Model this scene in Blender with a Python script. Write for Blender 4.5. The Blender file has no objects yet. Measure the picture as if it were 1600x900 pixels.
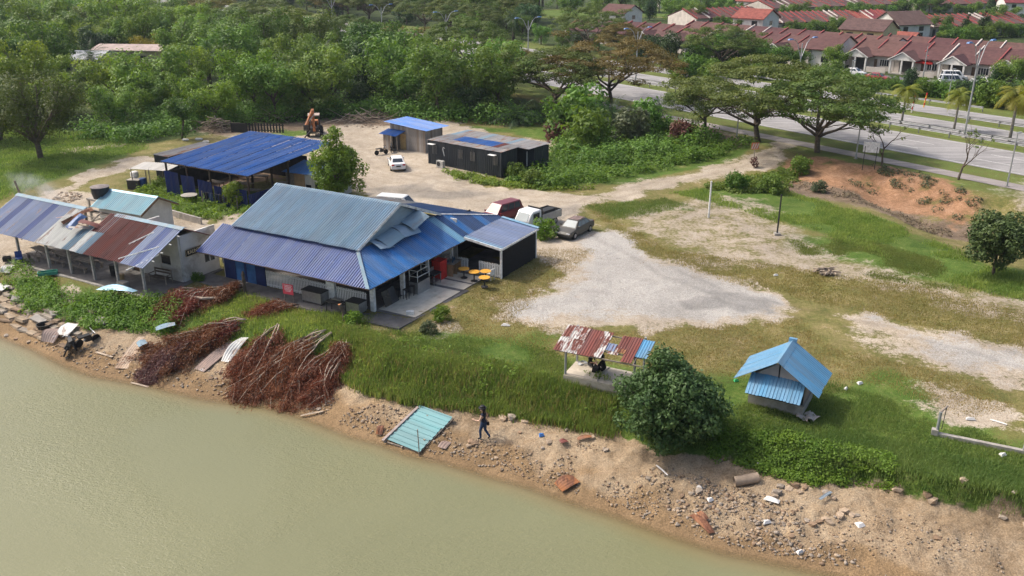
import bpy, bmesh, math, random
import numpy as np
from mathutils import Matrix, Vector, Euler
R_ = math.radians
sc = bpy.context.scene
COL = sc.collection
# ------------------------------------------------------------------ camera
CF, CP, CH = 1374.0, R_(21.2), 23.0            # focal length in photo pixels, pitch below horizon, height above the plateau
cam_d = bpy.data.cameras.new('camera'); cam = bpy.data.objects.new('camera', cam_d); COL.objects.link(cam)
cam.location = (0, 0, CH); cam.rotation_euler = (math.pi/2 - CP, 0, 0)
cam_d.sensor_width = 36; cam_d.lens = 36*CF/1600; cam_d.clip_start = .5; cam_d.clip_end = 9000
sc.camera = cam
# ------------------------------------------------------------------ world, sun, exposure
SUN_EL, SUN_AZ = R_(50), math.atan2(-.937, .35)   # sun stands to the left and a little beyond the buildings
w = bpy.data.worlds.new("World"); sc.world = w; w.use_nodes = True
nt = w.node_tree; nt.nodes.clear()
sky = nt.nodes.new('ShaderNodeTexSky'); sky.sky_type = 'NISHITA'; sky.sun_disc = False
sky.sun_elevation = SUN_EL; sky.sun_rotation = SUN_AZ; sky.dust_density = 6.0; sky.air_density = 1.0
bg = nt.nodes.new('ShaderNodeBackground'); bg.inputs[1].default_value = .15
wo = nt.nodes.new('ShaderNodeOutputWorld')
nt.links.new(sky.outputs[0], bg.inputs[0]); nt.links.new(bg.outputs[0], wo.inputs[0])
sd = bpy.data.lights.new('sun', 'SUN'); sd.energy = 2.1; sd.angle = R_(3.0); sd.color = (1, .95, .87)
sun = bpy.data.objects.new('sun', sd); COL.objects.link(sun)
dirs = Vector((math.sin(SUN_AZ)*math.cos(SUN_EL), math.cos(SUN_AZ)*math.cos(SUN_EL), math.sin(SUN_EL)))
sun.rotation_euler = dirs.to_track_quat('Z', 'Y').to_euler(); sun.location = (-40, 20, 80)
sc.view_settings.view_transform = 'Standard'; sc.view_settings.look = 'None'
sc.view_settings.exposure = 0.52; sc.view_settings.gamma = 1
sc.render.engine = 'CYCLES'
sc.cycles.max_bounces = 6; sc.cycles.diffuse_bounces = 2; sc.cycles.glossy_bounces = 2
sc.cycles.transmission_bounces = 3; sc.cycles.transparent_max_bounces = 8; sc.cycles.volume_bounces = 0
sc.cycles.use_denoising = True

rng = np.random.default_rng(7); random.seed(7)
# ------------------------------------------------------------------ from the photo's pixels to places on the ground
def P(u, v, z=0.0):
    a = (u-800)/CF; b = -(v-450)/CF
    d = Vector((a, math.cos(CP)+b*math.sin(CP), -math.sin(CP)+b*math.cos(CP)))
    t = (z-CH)/d.z
    return Vector((0, 0, CH)) + d*t
def PX(u, v, z=0.0): p = P(u, v, z); return (p.x, p.y)

# value noise in numpy
_lat = rng.random((256, 256))
def vnoise(x, y):
    x = np.asarray(x, float); y = np.asarray(y, float)
    xi = np.floor(x).astype(int); yi = np.floor(y).astype(int); fx = x-xi; fy = y-yi
    fx = fx*fx*(3-2*fx); fy = fy*fy*(3-2*fy)
    g = lambda i, j: _lat[(xi+i) & 255, (yi+j) & 255]
    return (g(0,0)*(1-fx)+g(1,0)*fx)*(1-fy)+(g(0,1)*(1-fx)+g(1,1)*fx)*fy
def fbm(x, y, o=4):
    s = 0; a = .5; t = 0
    for k in range(o): s = s+a*vnoise(x*2**k+17.3*k, y*2**k+9.1*k); t += a; a *= .5
    return s/t
def sstep(a, b, x): t = np.clip((x-a)/(b-a), 0, 1); return t*t*(3-2*t)
def seg_d(px, py, pts, closed):
    """distance to a polyline and, when closed, +inside / -outside"""
    pts = np.asarray(pts, float); q = np.roll(pts, -1, 0) if closed else pts[1:]; p = pts if closed else pts[:-1]
    best = np.full(np.shape(px), 1e9); ins = np.zeros(np.shape(px), bool); side = np.zeros(np.shape(px))
    for (ax, ay), (bx, by) in zip(p, q):
        dx, dy = bx-ax, by-ay
        t = np.clip(((px-ax)*dx+(py-ay)*dy)/(dx*dx+dy*dy+1e-12), 0, 1)
        d = np.hypot(px-ax-t*dx, py-ay-t*dy)
        cr = dx*(py-ay)-dy*(px-ax)
        side = np.where(d < best, np.sign(cr), side); best = np.minimum(best, d)
        if closed:
            c = ((ay > py) != (by > py)) & (px < (bx-ax)*(py-ay)/((by-ay) if by != ay else 1e-12)+ax)
            ins ^= c
    return np.where(ins, best, -best) if closed else best*side

# ------------------------------------------------------------------ mesh builder
class MB:
    def __init__(s): s.v = []; s.f = []; s.m = []; s.cm = 0
    def add(s, vs, fs):
        o = len(s.v); s.v += [tuple(p) for p in vs]; s.f += [tuple(i+o for i in f) for f in fs]; s.m += [s.cm]*len(fs); return s
    def box(s, c, d, rz=0, M=None, taper=1.0):
        x, y, z = d[0]/2, d[1]/2, d[2]/2; t = taper
        vs = [Vector(p) for p in ((-x,-y,-z),(x,-y,-z),(x,y,-z),(-x,y,-z),(-x*t,-y*t,z),(x*t,-y*t,z),(x*t,y*t,z),(-x*t,y*t,z))]
        m = Matrix.Translation(c) @ (M if M is not None else Matrix.Rotation(rz, 4, 'Z'))
        return s.add([m @ p for p in vs], [(3,2,1,0),(4,5,6,7),(0,1,5,4),(1,2,6,5),(2,3,7,6),(3,0,4,7)])
    def bar(s, a, b, wd, ht=None):
        a = Vector(a); b = Vector(b); d = b-a; L = d.length
        if L < 1e-6: return s
        M = d.to_track_quat('X', 'Z').to_matrix().to_4x4()
        return s.box((a+b)/2, (L, wd, ht or wd), M=M)
    def tube(s, pts, rad, n=6, cap=True):
        pts = [Vector(p) for p in pts]
        if not isinstance(rad, (list, tuple, np.ndarray)): rad = [rad]*len(pts)
        o = len(s.v); k = len(pts); up = Vector((0, 0, 1))
        for i, p in enumerate(pts):
            d = (pts[min(i+1, k-1)]-pts[max(i-1, 0)])
            d = d.normalized() if d.length > 1e-9 else up
            a = d.cross(Vector((1, 0, 0)) if abs(d.x) < .8 else Vector((0, 1, 0))).normalized(); b = d.cross(a)
            for j in range(n):
                t = 2*math.pi*j/n; s.v.append(tuple(p+(a*math.cos(t)+b*math.sin(t))*rad[i]))
        fs = [(o+i*n+j, o+i*n+(j+1) % n, o+(i+1)*n+(j+1) % n, o+(i+1)*n+j) for i in range(k-1) for j in range(n)]
        if cap: fs += [tuple(o+j for j in range(n))[::-1], tuple(o+(k-1)*n+j for j in range(n))]
        s.f += fs; s.m += [s.cm]*len(fs); return s
    def lathe(s, prof, c=(0,0,0), n=16, M=None):
        o = len(s.v); m = Matrix.Translation(c) @ (M or Matrix())
        for r, z in prof:
            for j in range(n):
                t = 2*math.pi*j/n; s.v.append(tuple(m @ Vector((r*math.cos(t), r*math.sin(t), z))))
        fs = [(o+i*n+j, o+i*n+(j+1) % n, o+(i+1)*n+(j+1) % n, o+(i+1)*n+j) for i in range(len(prof)-1) for j in range(n)]
        fs += [tuple(o+j for j in range(n))[::-1], tuple(o+(len(prof)-1)*n+j for j in range(n))]
        s.f += fs; s.m += [s.cm]*len(fs); return s
    def prism(s, poly, axis, a, b):
        """extrude a 2-D polygon along axis ('x': poly=(y,z), 'y': (x,z), 'z': (x,y))"""
        f = {'x': lambda p, t: (t, p[0], p[1]), 'y': lambda p, t: (p[0], t, p[1]), 'z': lambda p, t: (p[0], p[1], t)}[axis]
        n = len(poly); vs = [f(p, a) for p in poly]+[f(p, b) for p in poly]
        return s.add(vs, [tuple(range(n))[::-1], tuple(range(n, 2*n))]+[(i, (i+1) % n, n+(i+1) % n, n+i) for i in range(n)])
    def quad(s, *p): return s.add(p, [tuple(range(len(p)))])
    def mesh(s, name, mats, smooth=False, fix=True):
        me = bpy.data.meshes.new(name); me.from_pydata(s.v, [], s.f)
        for m in (mats if isinstance(mats, (list, tuple)) else [mats]): me.materials.append(m)
        if s.m and max(s.m): me.polygons.foreach_set('material_index', s.m)
        if fix:
            bm = bmesh.new(); bm.from_mesh(me); bmesh.ops.recalc_face_normals(bm, faces=bm.faces); bm.to_mesh(me); bm.free()
        if smooth: me.polygons.foreach_set('use_smooth', [True]*len(me.polygons))
        me.update(); return me
    def build(s, name, mats, parent=None, loc=None, rz=0, smooth=False, fix=True):
        return link(name, s.mesh(name, mats, smooth, fix), parent, loc, rz)
def link(name, me, parent=None, loc=None, rz=0):
    o = bpy.data.objects.new(name, me); COL.objects.link(o)
    if parent: o.parent = parent
    if loc is not None: o.location = loc
    if rz: o.rotation_euler = (0, 0, rz)
    return o
def tag(o, label=None, cat=None, group=None, kind=None):
    if label: o['label'] = label
    if cat: o['category'] = cat
    if group: o['group'] = group
    if kind: o['kind'] = kind
    return o
def thing(name, label, cat, loc=(0,0,0), rz=0, group=None):
    o = bpy.data.objects.new(name, None); COL.objects.link(o); o.empty_display_size = .2
    o.location = loc; o.rotation_euler = (0, 0, rz); return tag(o, label, cat, group)
ORD = ('first','second','third','fourth','fifth','sixth','seventh','eighth','ninth','tenth','eleventh','twelfth','thirteenth','fourteenth','fifteenth','sixteenth','seventeenth','eighteenth','nineteenth','twentieth')
def ordlabel(objs, key, pat):
    """give each thing of a row its own label: pat has {} for 'first', 'second' ..."""
    objs = sorted(objs, key=key)
    for i, o in enumerate(objs): o['label'] = pat.format(ORD[i] if i < 20 else '%dth' % (i+1))
def proj(p):
    c, s = math.cos(CP), math.sin(CP); d = p[1]*c+(CH-p[2])*s; yy = p[1]*s-(CH-p[2])*c
    return 800+CF*p[0]/d, 450-CF*yy/d
def copy_tree(o, loc=None, rz=None, label=None, group=None, scale=None, parent=None):
    c = o.copy(); COL.objects.link(c)
    if parent: c.parent = parent
    for ch in list(o.children): copy_tree(ch, parent=c)
    if loc is not None: c.location = loc
    if rz is not None: c.rotation_euler = (0, 0, rz)
    if scale is not None: c.scale = (scale,)*3 if not hasattr(scale, '__len__') else scale
    if label: c['label'] = label
    if group: c['group'] = group
    return c
def struct(name, me): o = link(name, me); o['kind'] = 'structure'; return o

# ------------------------------------------------------------------ materials
class NT:
    def __init__(s, name):
        s.m = bpy.data.materials.new(name); s.m.use_nodes = True; s.t = s.m.node_tree; s.b = s.t.nodes['Principled BSDF']; s.o = s.t.nodes['Material Output']
    def n(s, ty, **kw):
        nd = s.t.nodes.new(ty)
        for k, v in kw.items():
            if isinstance(v, bpy.types.NodeSocket): s.t.links.new(v, nd.inputs[k.replace('_', ' ')] if not k.startswith('i') or not k[1:].isdigit() else nd.inputs[int(k[1:])])
            elif k.startswith('i') and k[1:].isdigit(): nd.inputs[int(k[1:])].default_value = v
            elif hasattr(nd, k): setattr(nd, k, v)
            else: nd.inputs[k.replace('_', ' ')].default_value = v
        return nd
    def lk(s, a, b): s.t.links.new(a, b)
    def noise(s, scale, detail=4, rough=.55, vec=None, dist=0):
        nd = s.n('ShaderNodeTexNoise'); nd.inputs['Scale'].default_value = scale; nd.inputs['Detail'].default_value = detail
        nd.inputs['Roughness'].default_value = rough; nd.inputs['Distortion'].default_value = dist
        s.lk(vec if vec is not None else s.co(), nd.inputs['Vector']); return nd.outputs['Fac']
    def co(s, kind='Object'):
        if not hasattr(s, '_c'): s._c = s.n('ShaderNodeTexCoord')
        return s._c.outputs[kind]
    def pos(s):
        if not hasattr(s, '_g'): s._g = s.n('ShaderNodeNewGeometry')
        return s._g.outputs['Position']
    def rnd(s):
        if not hasattr(s, '_r'): s._r = s.n('ShaderNodeObjectInfo')
        return s._r.outputs['Random']
    def attr(s, name): return s.n('ShaderNodeAttribute', attribute_name=name).outputs['Fac']
    def ramp(s, fac, stops, interp='LINEAR'):
        nd = s.n('ShaderNodeValToRGB'); nd.color_ramp.interpolation = interp; e = nd.color_ramp.elements
        while len(e) < len(stops): e.new(.5)
        for el, (p, c) in zip(e, stops): el.position = p; el.color = (c if hasattr(c, '__len__') else (c, c, c))[:3]+(1,) if hasattr(c, '__len__') else (c, c, c, 1)
        s.lk(fac, nd.inputs[0]); return nd.outputs[0]
    def mix(s, fac, a, b, blend='MIX'):
        nd = s.n('ShaderNodeMix', data_type='RGBA', blend_type=blend)
        for k, x in ((0, fac), (6, a), (7, b)):
            if isinstance(x, bpy.types.NodeSocket): s.lk(x, nd.inputs[k])
            elif k == 0: nd.inputs[0].default_value = x
            else: nd.inputs[k].default_value = tuple(x)[:3]+(1,)
        return nd.outputs[2]
    def math(s, op, a, b=0.0, c=0.0):
        nd = s.n('ShaderNodeMath', operation=op)
        for k, x in enumerate((a, b, c)):
            if isinstance(x, bpy.types.NodeSocket): s.lk(x, nd.inputs[k])
            else: nd.inputs[k].default_value = x
        return nd.outputs[0]
    def mapr(s, x, a, b, c=0., d=1., smooth=True):
        nd = s.n('ShaderNodeMapRange', interpolation_type='SMOOTHSTEP' if smooth else 'LINEAR')
        s.lk(x, nd.inputs[0])
        for k, v in zip((1, 2, 3, 4), (a, b, c, d)): nd.inputs[k].default_value = v
        return nd.outputs[0]
    def hsv(s, col, h=.5, sa=1., v=1.):
        nd = s.n('ShaderNodeHueSaturation')
        for k, x in (('Hue', h), ('Saturation', sa), ('Value', v)):
            if isinstance(x, bpy.types.NodeSocket): s.lk(x, nd.inputs[k])
            else: nd.inputs[k].default_value = x
        if isinstance(col, bpy.types.NodeSocket): s.lk(col, nd.inputs['Color'])
        else: nd.inputs['Color'].default_value = tuple(col)[:3]+(1,)
        return nd.outputs[0]
    def bump(s, h, strength=.3, dist=.05):
        nd = s.n('ShaderNodeBump'); nd.inputs['Strength'].default_value = strength; nd.inputs['Distance'].default_value = dist
        s.lk(h, nd.inputs['Height']); s.lk(nd.outputs[0], s.b.inputs['Normal'])
    def col(s, c): 
        if isinstance(c, bpy.types.NodeSocket): s.lk(c, s.b.inputs['Base Color'])
        else: s.b.inputs['Base Color'].default_value = tuple(c)[:3]+(1,)
    def rough(s, r, metal=0., spec=.5):
        s.b.inputs['Roughness'].default_value = r; s.b.inputs['Metallic'].default_value = metal; s.b.inputs['Specular IOR Level'].default_value = spec
def simple(name, c, rough=.7, var=.18, scale=3., metal=0., jit=.0, dirt=None, bump=0., spec=.4):
    t = NT(name); t.rough(rough, metal, spec)
    nz = t.noise(scale, 5, .6)
    k = t.mapr(nz, .3, .72, 1-var, 1+var)
    if jit: k = t.math('MULTIPLY', k, t.mapr(t.rnd(), 0, 1, 1-jit, 1+jit, False))
    cc = t.hsv(c, v=k)
    if dirt:
        n2 = t.noise(scale*.45, 6, .7); cc = t.mix(t.mapr(n2, .52, .68, 0, dirt[3] if len(dirt) > 3 else .8), cc, dirt[:3])
    t.col(cc)
    if bump: t.bump(t.noise(scale*6, 3), bump, .03)
    return t.m
def tin(name, c, rust=.0, rustc=(.17, .06, .035), rough=.45, jit=.10, fade=.12, streak=1.0, thr=.5, metal=.15):
    """painted corrugated iron: fading, streaks down the slope, rust in patches"""
    t = NT(name); t.rough(rough, metal, .4)
    mp = t.n('ShaderNodeMapping'); t.lk(t.co(), mp.inputs[0]); mp.inputs['Scale'].default_value = (1, .22, 1)
    off = t.n('ShaderNodeCombineXYZ'); t.lk(t.math('MULTIPLY', t.rnd(), 40.), off.inputs[0]); t.lk(t.math('MULTIPLY', t.rnd(), 91.), off.inputs[1]); t.lk(off.outputs[0], mp.inputs['Location'])
    v = mp.outputs[0]
    k = t.mapr(t.noise(2.2, 5, .65, v), .3, .7, 1-fade, 1+fade)
    k = t.math('MULTIPLY', k, t.mapr(t.rnd(), 0, 1, 1-jit, 1+jit, False))
    cc = t.hsv(c, v=k, sa=t.mapr(t.noise(1.1, 3, .5, v), .3, .7, .85, 1.1))
    if rust:
        rc = t.hsv(rustc, v=t.mapr(t.noise(9, 4), .3, .7, .6, 1.35))
        cc = t.mix(t.mapr(t.noise(1.5, 7, .68, v), thr, thr+.06, 0, rust), cc, rc)
    t.col(cc); t.bump(t.noise(14, 3), .12, .02); return t.m
def leafmat(name, c, c2, trans=.35, jit=.16, sat=1.0, nsc=.35):
    """leaf: colour per leaf ('v'), per tree, and per bough (noise); a little light comes through"""
    t = NT(name); t.rough(.55, 0, .3)
    f = t.math('ADD', t.math('MULTIPLY', t.attr('v'), .6), t.math('MULTIPLY', t.mapr(t.noise(nsc, 2), .3, .7), .4))
    cc = t.mix(f, c, c2)
    cc = t.hsv(cc, h=t.mapr(t.rnd(), 0, 1, .5-.02, .5+.02, False), v=t.mapr(t.n('ShaderNodeMath', operation='FRACT', i0=t.math('MULTIPLY', t.rnd(), 7.3)).outputs[0], 0, 1, 1-jit, 1+jit, False), sa=sat)
    t.col(cc)
    tr = t.n('ShaderNodeBsdfTranslucent'); t.lk(t.hsv(cc, h=.485, sa=1.1, v=1.25), tr.inputs[0])
    mx = t.n('ShaderNodeMixShader'); mx.inputs[0].default_value = trans
    t.lk(t.b.outputs[0], mx.inputs[1]); t.lk(tr.outputs[0], mx.inputs[2]); t.lk(mx.outputs[0], t.o.inputs[0]); return t.m
# ================================================================== TERRAIN
HD = np.array([-.592, .806]); HN = np.array([.806, .592])      # along / across the highway
def HW(s, n, z=1.0): return Vector((HD[0]*s+HN[0]*n, HD[1]*s+HN[1]*n, z))
WATER_Z = -2.2
shore = [(-300,60*0+470),(-150,492),(0,522),(60,545),(110,570),(150,585),(250,603),(330,622),(420,632),(480,650),(560,680),(600,690),(640,706),(700,720),(760,738),(830,757),(900,782),(960,800),(1050,832),(1130,858),(1250,882),(1330,898),(1420,930),(1600,990),(1900,1100)]
SHORE = [PX(u, v, WATER_Z) for u, v in shore]
SHORE = [(-400, SHORE[0][1]+120)]+SHORE+[(80, -20)]
edge = [(-300,400),(-120,425),(0,455),(95,487),(150,508),(240,512),(300,530),(370,545),(450,560),(530,577),(560,600),(640,620),(760,635),(860,652),(955,672),(1040,705),(1130,712),(1210,737),(1270,754),(1340,748),(1380,757),(1450,780),(1550,800),(1620,815),(1900,900)]
EDGE = [PX(u, v, -.9) for u, v in edge]
EDGE = [(-400, EDGE[0][1]+125)]+EDGE+[(100, -10)]
def gz(x, y, rough=True):
    x = np.asarray(x, float); y = np.asarray(y, float)
    n = x*HN[0]+y*HN[1]
    z = 1.0*sstep(77, 86, n)-.4*sstep(66, 76, n)*(1-sstep(77, 81, n))*sstep(33, 40, x)
    s_ = x*HD[0]+y*HD[1]; sc1 = sstep(33, 38, x)*(1-sstep(52, 58, x))
    z = z-sc1*(1.3*sstep(85.5+.8*np.sin(s_*1.1), 82.2, n)*sstep(70, 78, n)) if False else z-sc1*1.15*(1-sstep(82.0, 85.6, n+3.0*(fbm(s_*.55, n*.12, 4)-.5)))*sstep(70, 79, n)
    d1 = seg_d(x, y, SHORE, False); d2 = seg_d(x, y, EDGE, False)
    near = d2 < 8
    t = np.clip(d1/np.maximum(d1-d2, .05), 0, 1)
    bank = np.where(d1 < 0, WATER_Z+np.maximum(d1*.22, -2.5), WATER_Z+1.15*t**.85)
    steep = 2.8-2.4*sstep(12, 18, x)
    up = WATER_Z+1.15+(2.2-1.15)*sstep(0, 1, np.clip(d2/steep, 0, 1))
    z = np.where(d2 > 0, z+(up*(1-0)), np.minimum(bank, WATER_Z+1.15))
    z = np.where((d2 > 0) & (d2 > steep), z-up+0*z, z) if False else z
    if rough:
        sandy = sstep(.1, .9, d1)*(1-sstep(.5, 1.5, d2)); fl = 1-sstep(84, 86.5, n)
        z = z+sandy*((fbm(x*1.7, y*1.7, 4)-.5)*.42)+fl*sstep(0, 2, d2)*((fbm(x*.25, y*.25, 3)-.5)*.3+(fbm(x*1.3+9, y*1.3, 3)-.5)*.12)
    return z
def g1(x, y): return float(gz(np.array([x]), np.array([y]))[0])
def G(u, v, dz=0.0):
    """point on the ground seen at pixel (u, v)"""
    z = 0.0
    for k in range(9):
        p = P(u, v, z); z = .5*z+.5*g1(p.x, p.y)
    p = P(u, v, z); return Vector((p.x, p.y, g1(p.x, p.y)+dz))
Z = {}
def zone(kind, px, soft=1.5, amp=1.0): Z.setdefault(kind, []).append(([PX(*q) for q in px], soft, amp))
zone('green', [(500,488),(600,522),(700,512),(800,520),(860,532),(880,560),(960,590),(1150,592),(1250,606),(1380,590),(1470,640),(1600,690),(1800,760),(1800,1000),(1000,980),(400,800),(-200,700),(-200,380),(60,430),(250,462),(480,488)], 2.0)
zone('green', [(780,283),(800,255),(860,232),(980,205),(1100,225),(1195,240),(1100,262),(1000,283),(930,292),(850,298)], 1.5)
zone('green', [(-90,180),(200,195),(235,225),(150,262),(60,290),(-90,330)], 2.5)
zone('green', [(1040,296),(1200,288),(1280,312),(1400,345),(1500,392),(1600,430),(1600,475),(1480,440),(1390,400),(1330,380),(1200,340)], 2.0)
zone('green', [(205,290),(270,275),(420,310),(400,335),(330,340),(240,322)], 1.5)
zone('green', [(395,188),(470,195),(500,210),(450,222),(380,215)], 1.5)
zone('green', [(1300,380),(1400,400),(1520,450),(1450,440),(1350,410)], 1.5)
zone('green', [(1240,368),(1340,374),(1490,418),(1520,455),(1380,432),(1265,402)], 2.0)
zone('green', [(915,322),(1040,312),(1060,325),(960,338)], 1.0)
zone('clear', [(790,19),(1075,20),(1080,32),(900,31),(790,33)], 3.0)
zone('clear', [(120,100),(270,96),(272,150),(150,170),(100,150)], 3.0)
zone('green', [(1540,410),(1640,420),(1640,470),(1500,440)], 1.5)
zone('green', [(700,200),(860,195),(980,210),(860,222)], 1.5)
zone('green', [(60,330),(120,322),(150,300),(60,305)], 1.2)
zone('sand', [(430,228),(520,190),(600,178),(680,185),(730,200),(870,222),(880,232),(850,242),(800,262),(770,290),(860,303),(935,300),(1000,287),(1090,268),(1180,246),(1222,232),(1250,240),(1190,262),(1100,283),(1000,302),(950,314),(915,324),(930,345),(985,392),(1080,428),(1250,465),(1262,488),(1130,512),(960,515),(860,508),(780,495),(800,470),(850,450),(880,425),(840,400),(740,345),(640,320),(560,300),(500,260)], 1.6)
zone('gravel', [(925,345),(990,397),(1075,437),(1170,452),(1228,472),(1225,486),(1150,496),(1050,501),(960,497),(870,494),(805,488),(810,474),(860,452),(910,424),(938,398),(930,370)], 2.0)
zone('sand', [(1280,492),(1350,480),(1450,505),(1600,540),(1680,560),(1680,625),(1560,600),(1490,580),(1420,556),(1370,530)], 2.0)
zone('gravel', [(1320,492),(1360,488),(1450,514),(1600,550),(1650,565),(1650,600),(1560,585),(1490,568),(1440,552),(1400,520)], 2.0)
zone('sand', [(1480,620),(1560,635),(1640,660),(1600,672),(1500,650)], 1.5)
zone('dirt', [(950,330),(1060,312),(1130,302),(1190,310),(1230,345),(1290,392),(1400,415),(1500,447),(1600,462),(1680,510),(1540,503),(1440,468),(1330,446),(1180,424),(1080,402),(1000,368)], 1.5)
zone('dirt', [(1090,205),(1170,222),(1180,238),(1120,235)], 1.5)
zone('red', [(1238,266),(1264,254),(1330,265),(1420,278),(1500,303),(1552,322),(1545,340),(1480,332),(1400,311),(1300,292),(1240,283)], 1.0)
zone('brown', [(1225,275),(1300,282),(1400,303),(1480,326),(1545,336),(1540,360),(1470,358),(1400,338),(1300,312),(1225,298)], 1.5)
zone('brown', [(1060,205),(1110,212),(1185,232),(1150,240),(1090,226)], 1.5)
zone('brown', [(280,200),(420,190),(640,176),(690,186),(600,196),(440,204),(330,214)], 1.2)
zone('sand', [(40,312),(110,282),(190,252),(240,238),(245,248),(180,270),(115,300),(60,325)], 1.0)
zone('sand', [(95,232),(200,222),(200,229),(100,240)], .8)
zone('sand', [(-60,352),(20,318),(110,300),(190,302),(230,325),(330,345),(360,335),(420,325),(390,360),(330,375),(150,360),(40,420),(-60,420)], 1.5)
zone('sand', [(0,392),(60,420),(130,450),(90,470),(0,440)], 1.0)
zone('dirt', [(640,505),(700,498),(745,510),(720,524),(665,522)], .7)
zone('dirt', [(1165,640),(1250,660),(1230,672),(1170,655)], .5)
zone('dirt', [(230,205),(330,190),(420,200),(430,230),(340,215)], 2)
zone('stain', [(1055,470),(1115,466),(1125,476),(1075,479)], .8)
zone('stain', [(1135,470),(1200,470),(1235,486),(1160,487)], 1.0)
zone('stain', [(835,330),(900,320),(930,335),(860,346)], 1.0)
zone('stain', [(560,298),(640,288),(770,302),(700,314)], 1.2)
zone('stain', [(640,215),(690,225),(720,250),(660,245)], 1.2)
RUTS = [[(1238,236),(1100,272),(980,300),(900,320),(800,318),(690,290),(600,262)],[(915,325),(950,370),(1040,425),(1150,470),(1300,500),(1450,525),(1650,575)],[(600,262),(560,230),(520,210)],[(640,300),(680,280),(760,285)]]
def tfield(x, y, kind):
    out = np.zeros(np.shape(x))
    for pts, soft, amp in Z[kind]:
        d = seg_d(x, y, pts, True)+((fbm(x*.45+3, y*.45, 4)-.5)*6+(fbm(x*.13+3, y*.13+5, 3)-.5)*7)*amp*.62
        out = np.maximum(out, sstep(-soft*1.3, soft*1.3, d))
    return out
FOREST = [(-75,98),(-57,104),(-47,108),(-35,120),(-18,128.5),(-4,127),(6,124),(12,119),(17,118)]
FOREST_P = FOREST+[tuple(HW(s, 84)[:2]) for s in (85, 140, 200, 330)]+[(-210,330),(-210,150),(-110,110)]
def masks(x, y):
    m = {k: tfield(x, y, k) for k in ('green','sand','gravel','dirt','red','brown')}
    m['stain'] = tfield(x, y, 'stain'); rt = np.zeros(np.shape(x))
    for r in RUTS:
        d = np.abs(seg_d(x, y, [PX(*q) for q in r], False)+(fbm(x*.3, y*.3, 2)-.5)*1.2); rt = np.maximum(rt, np.exp(-((d-.85)/.30)**2))
    m['rut'] = rt
    m['dirt'] = m['dirt']*.58; m['brown'] = m['brown']*.95
    n = x*HN[0]+y*HN[1]
    d1 = seg_d(x, y, SHORE, False); d2 = seg_d(x, y, EDGE, False)
    m['bank'] = 1-sstep(-.15, .5, d2+(fbm(x*.9, y*.9, 3)-.5)*1.0)
    m['wet'] = 1-sstep(.3, 2.6, d1+(fbm(x*.6, y*.6, 3)-.5)*2.4)
    verge = sstep(84, 86, n)*(1-sstep(138, 142, n))
    m['green'] = np.maximum(m['green']*(1-verge), .55*verge)
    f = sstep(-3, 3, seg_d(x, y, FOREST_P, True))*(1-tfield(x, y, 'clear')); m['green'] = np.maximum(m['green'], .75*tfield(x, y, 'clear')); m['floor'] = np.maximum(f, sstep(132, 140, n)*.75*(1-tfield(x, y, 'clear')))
    for k in ('gravel','dirt','red'): m[k] = m[k]*(1-sstep(87.5, 89, n))
    m['sand'] = m['sand']*(1-sstep(90, 91, n)); m['red'] = m['red']*.82
    m['dirt'] = np.maximum(m['dirt'], .8*np.exp(-((x*HD[0]+y*HD[1]-33)/6)**2)*sstep(83, 86, n)*(1-sstep(93, 95, n)))
    return m
# fan-shaped sheet, fine where the photograph looks, reaching the horizon on every side
ths = np.concatenate([np.linspace(-180, -42, 30)[:-1], np.linspace(-42, 42, 430), np.linspace(42, 180, 30)[1:]])
rs = [18.0]
while rs[-1] < 4500:
    r = rs[-1]; rs.append(r+(max(.24, .0052*(r-14)) if r < 420 else .12*r))
rs = np.array(rs)
TH, RR = np.meshgrid(np.radians(ths), rs)
GX = (np.sin(TH)*RR).ravel(); GY = (np.cos(TH)*RR-12).ravel()
GZ = gz(GX, GY)
nr, nc = len(rs), len(ths)
idx = np.arange(nr*nc).reshape(nr, nc)
quads = np.stack([idx[:-1,:-1], idx[:-1,1:], idx[1:,1:], idx[1:,:-1]], -1).reshape(-1, 4)
def np_mesh(name, v, f, k, mats, attrs=None, smooth=False):
    me = bpy.data.meshes.new(name); nf = len(f)
    me.vertices.add(len(v)); me.vertices.foreach_set('co', np.asarray(v, np.float32).ravel())
    me.loops.add(nf*k); me.loops.foreach_set('vertex_index', np.asarray(f, np.int32).ravel())
    me.polygons.add(nf); me.polygons.foreach_set('loop_start', np.arange(nf, dtype=np.int32)*k)
    try: me.polygons.foreach_set('loop_total', np.full(nf, k, np.int32))
    except Exception: pass
    for m in (mats if isinstance(mats, (list, tuple)) else [mats]): me.materials.append(m)
    for an, av in (attrs or {}).items():
        a = me.attributes.new(an, 'FLOAT', 'POINT'); a.data.foreach_set('value', np.asarray(av, np.float32))
    if smooth: me.polygons.foreach_set('use_smooth', np.ones(nf, bool))
    me.update(calc_edges=True); me.validate(); return me
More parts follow.
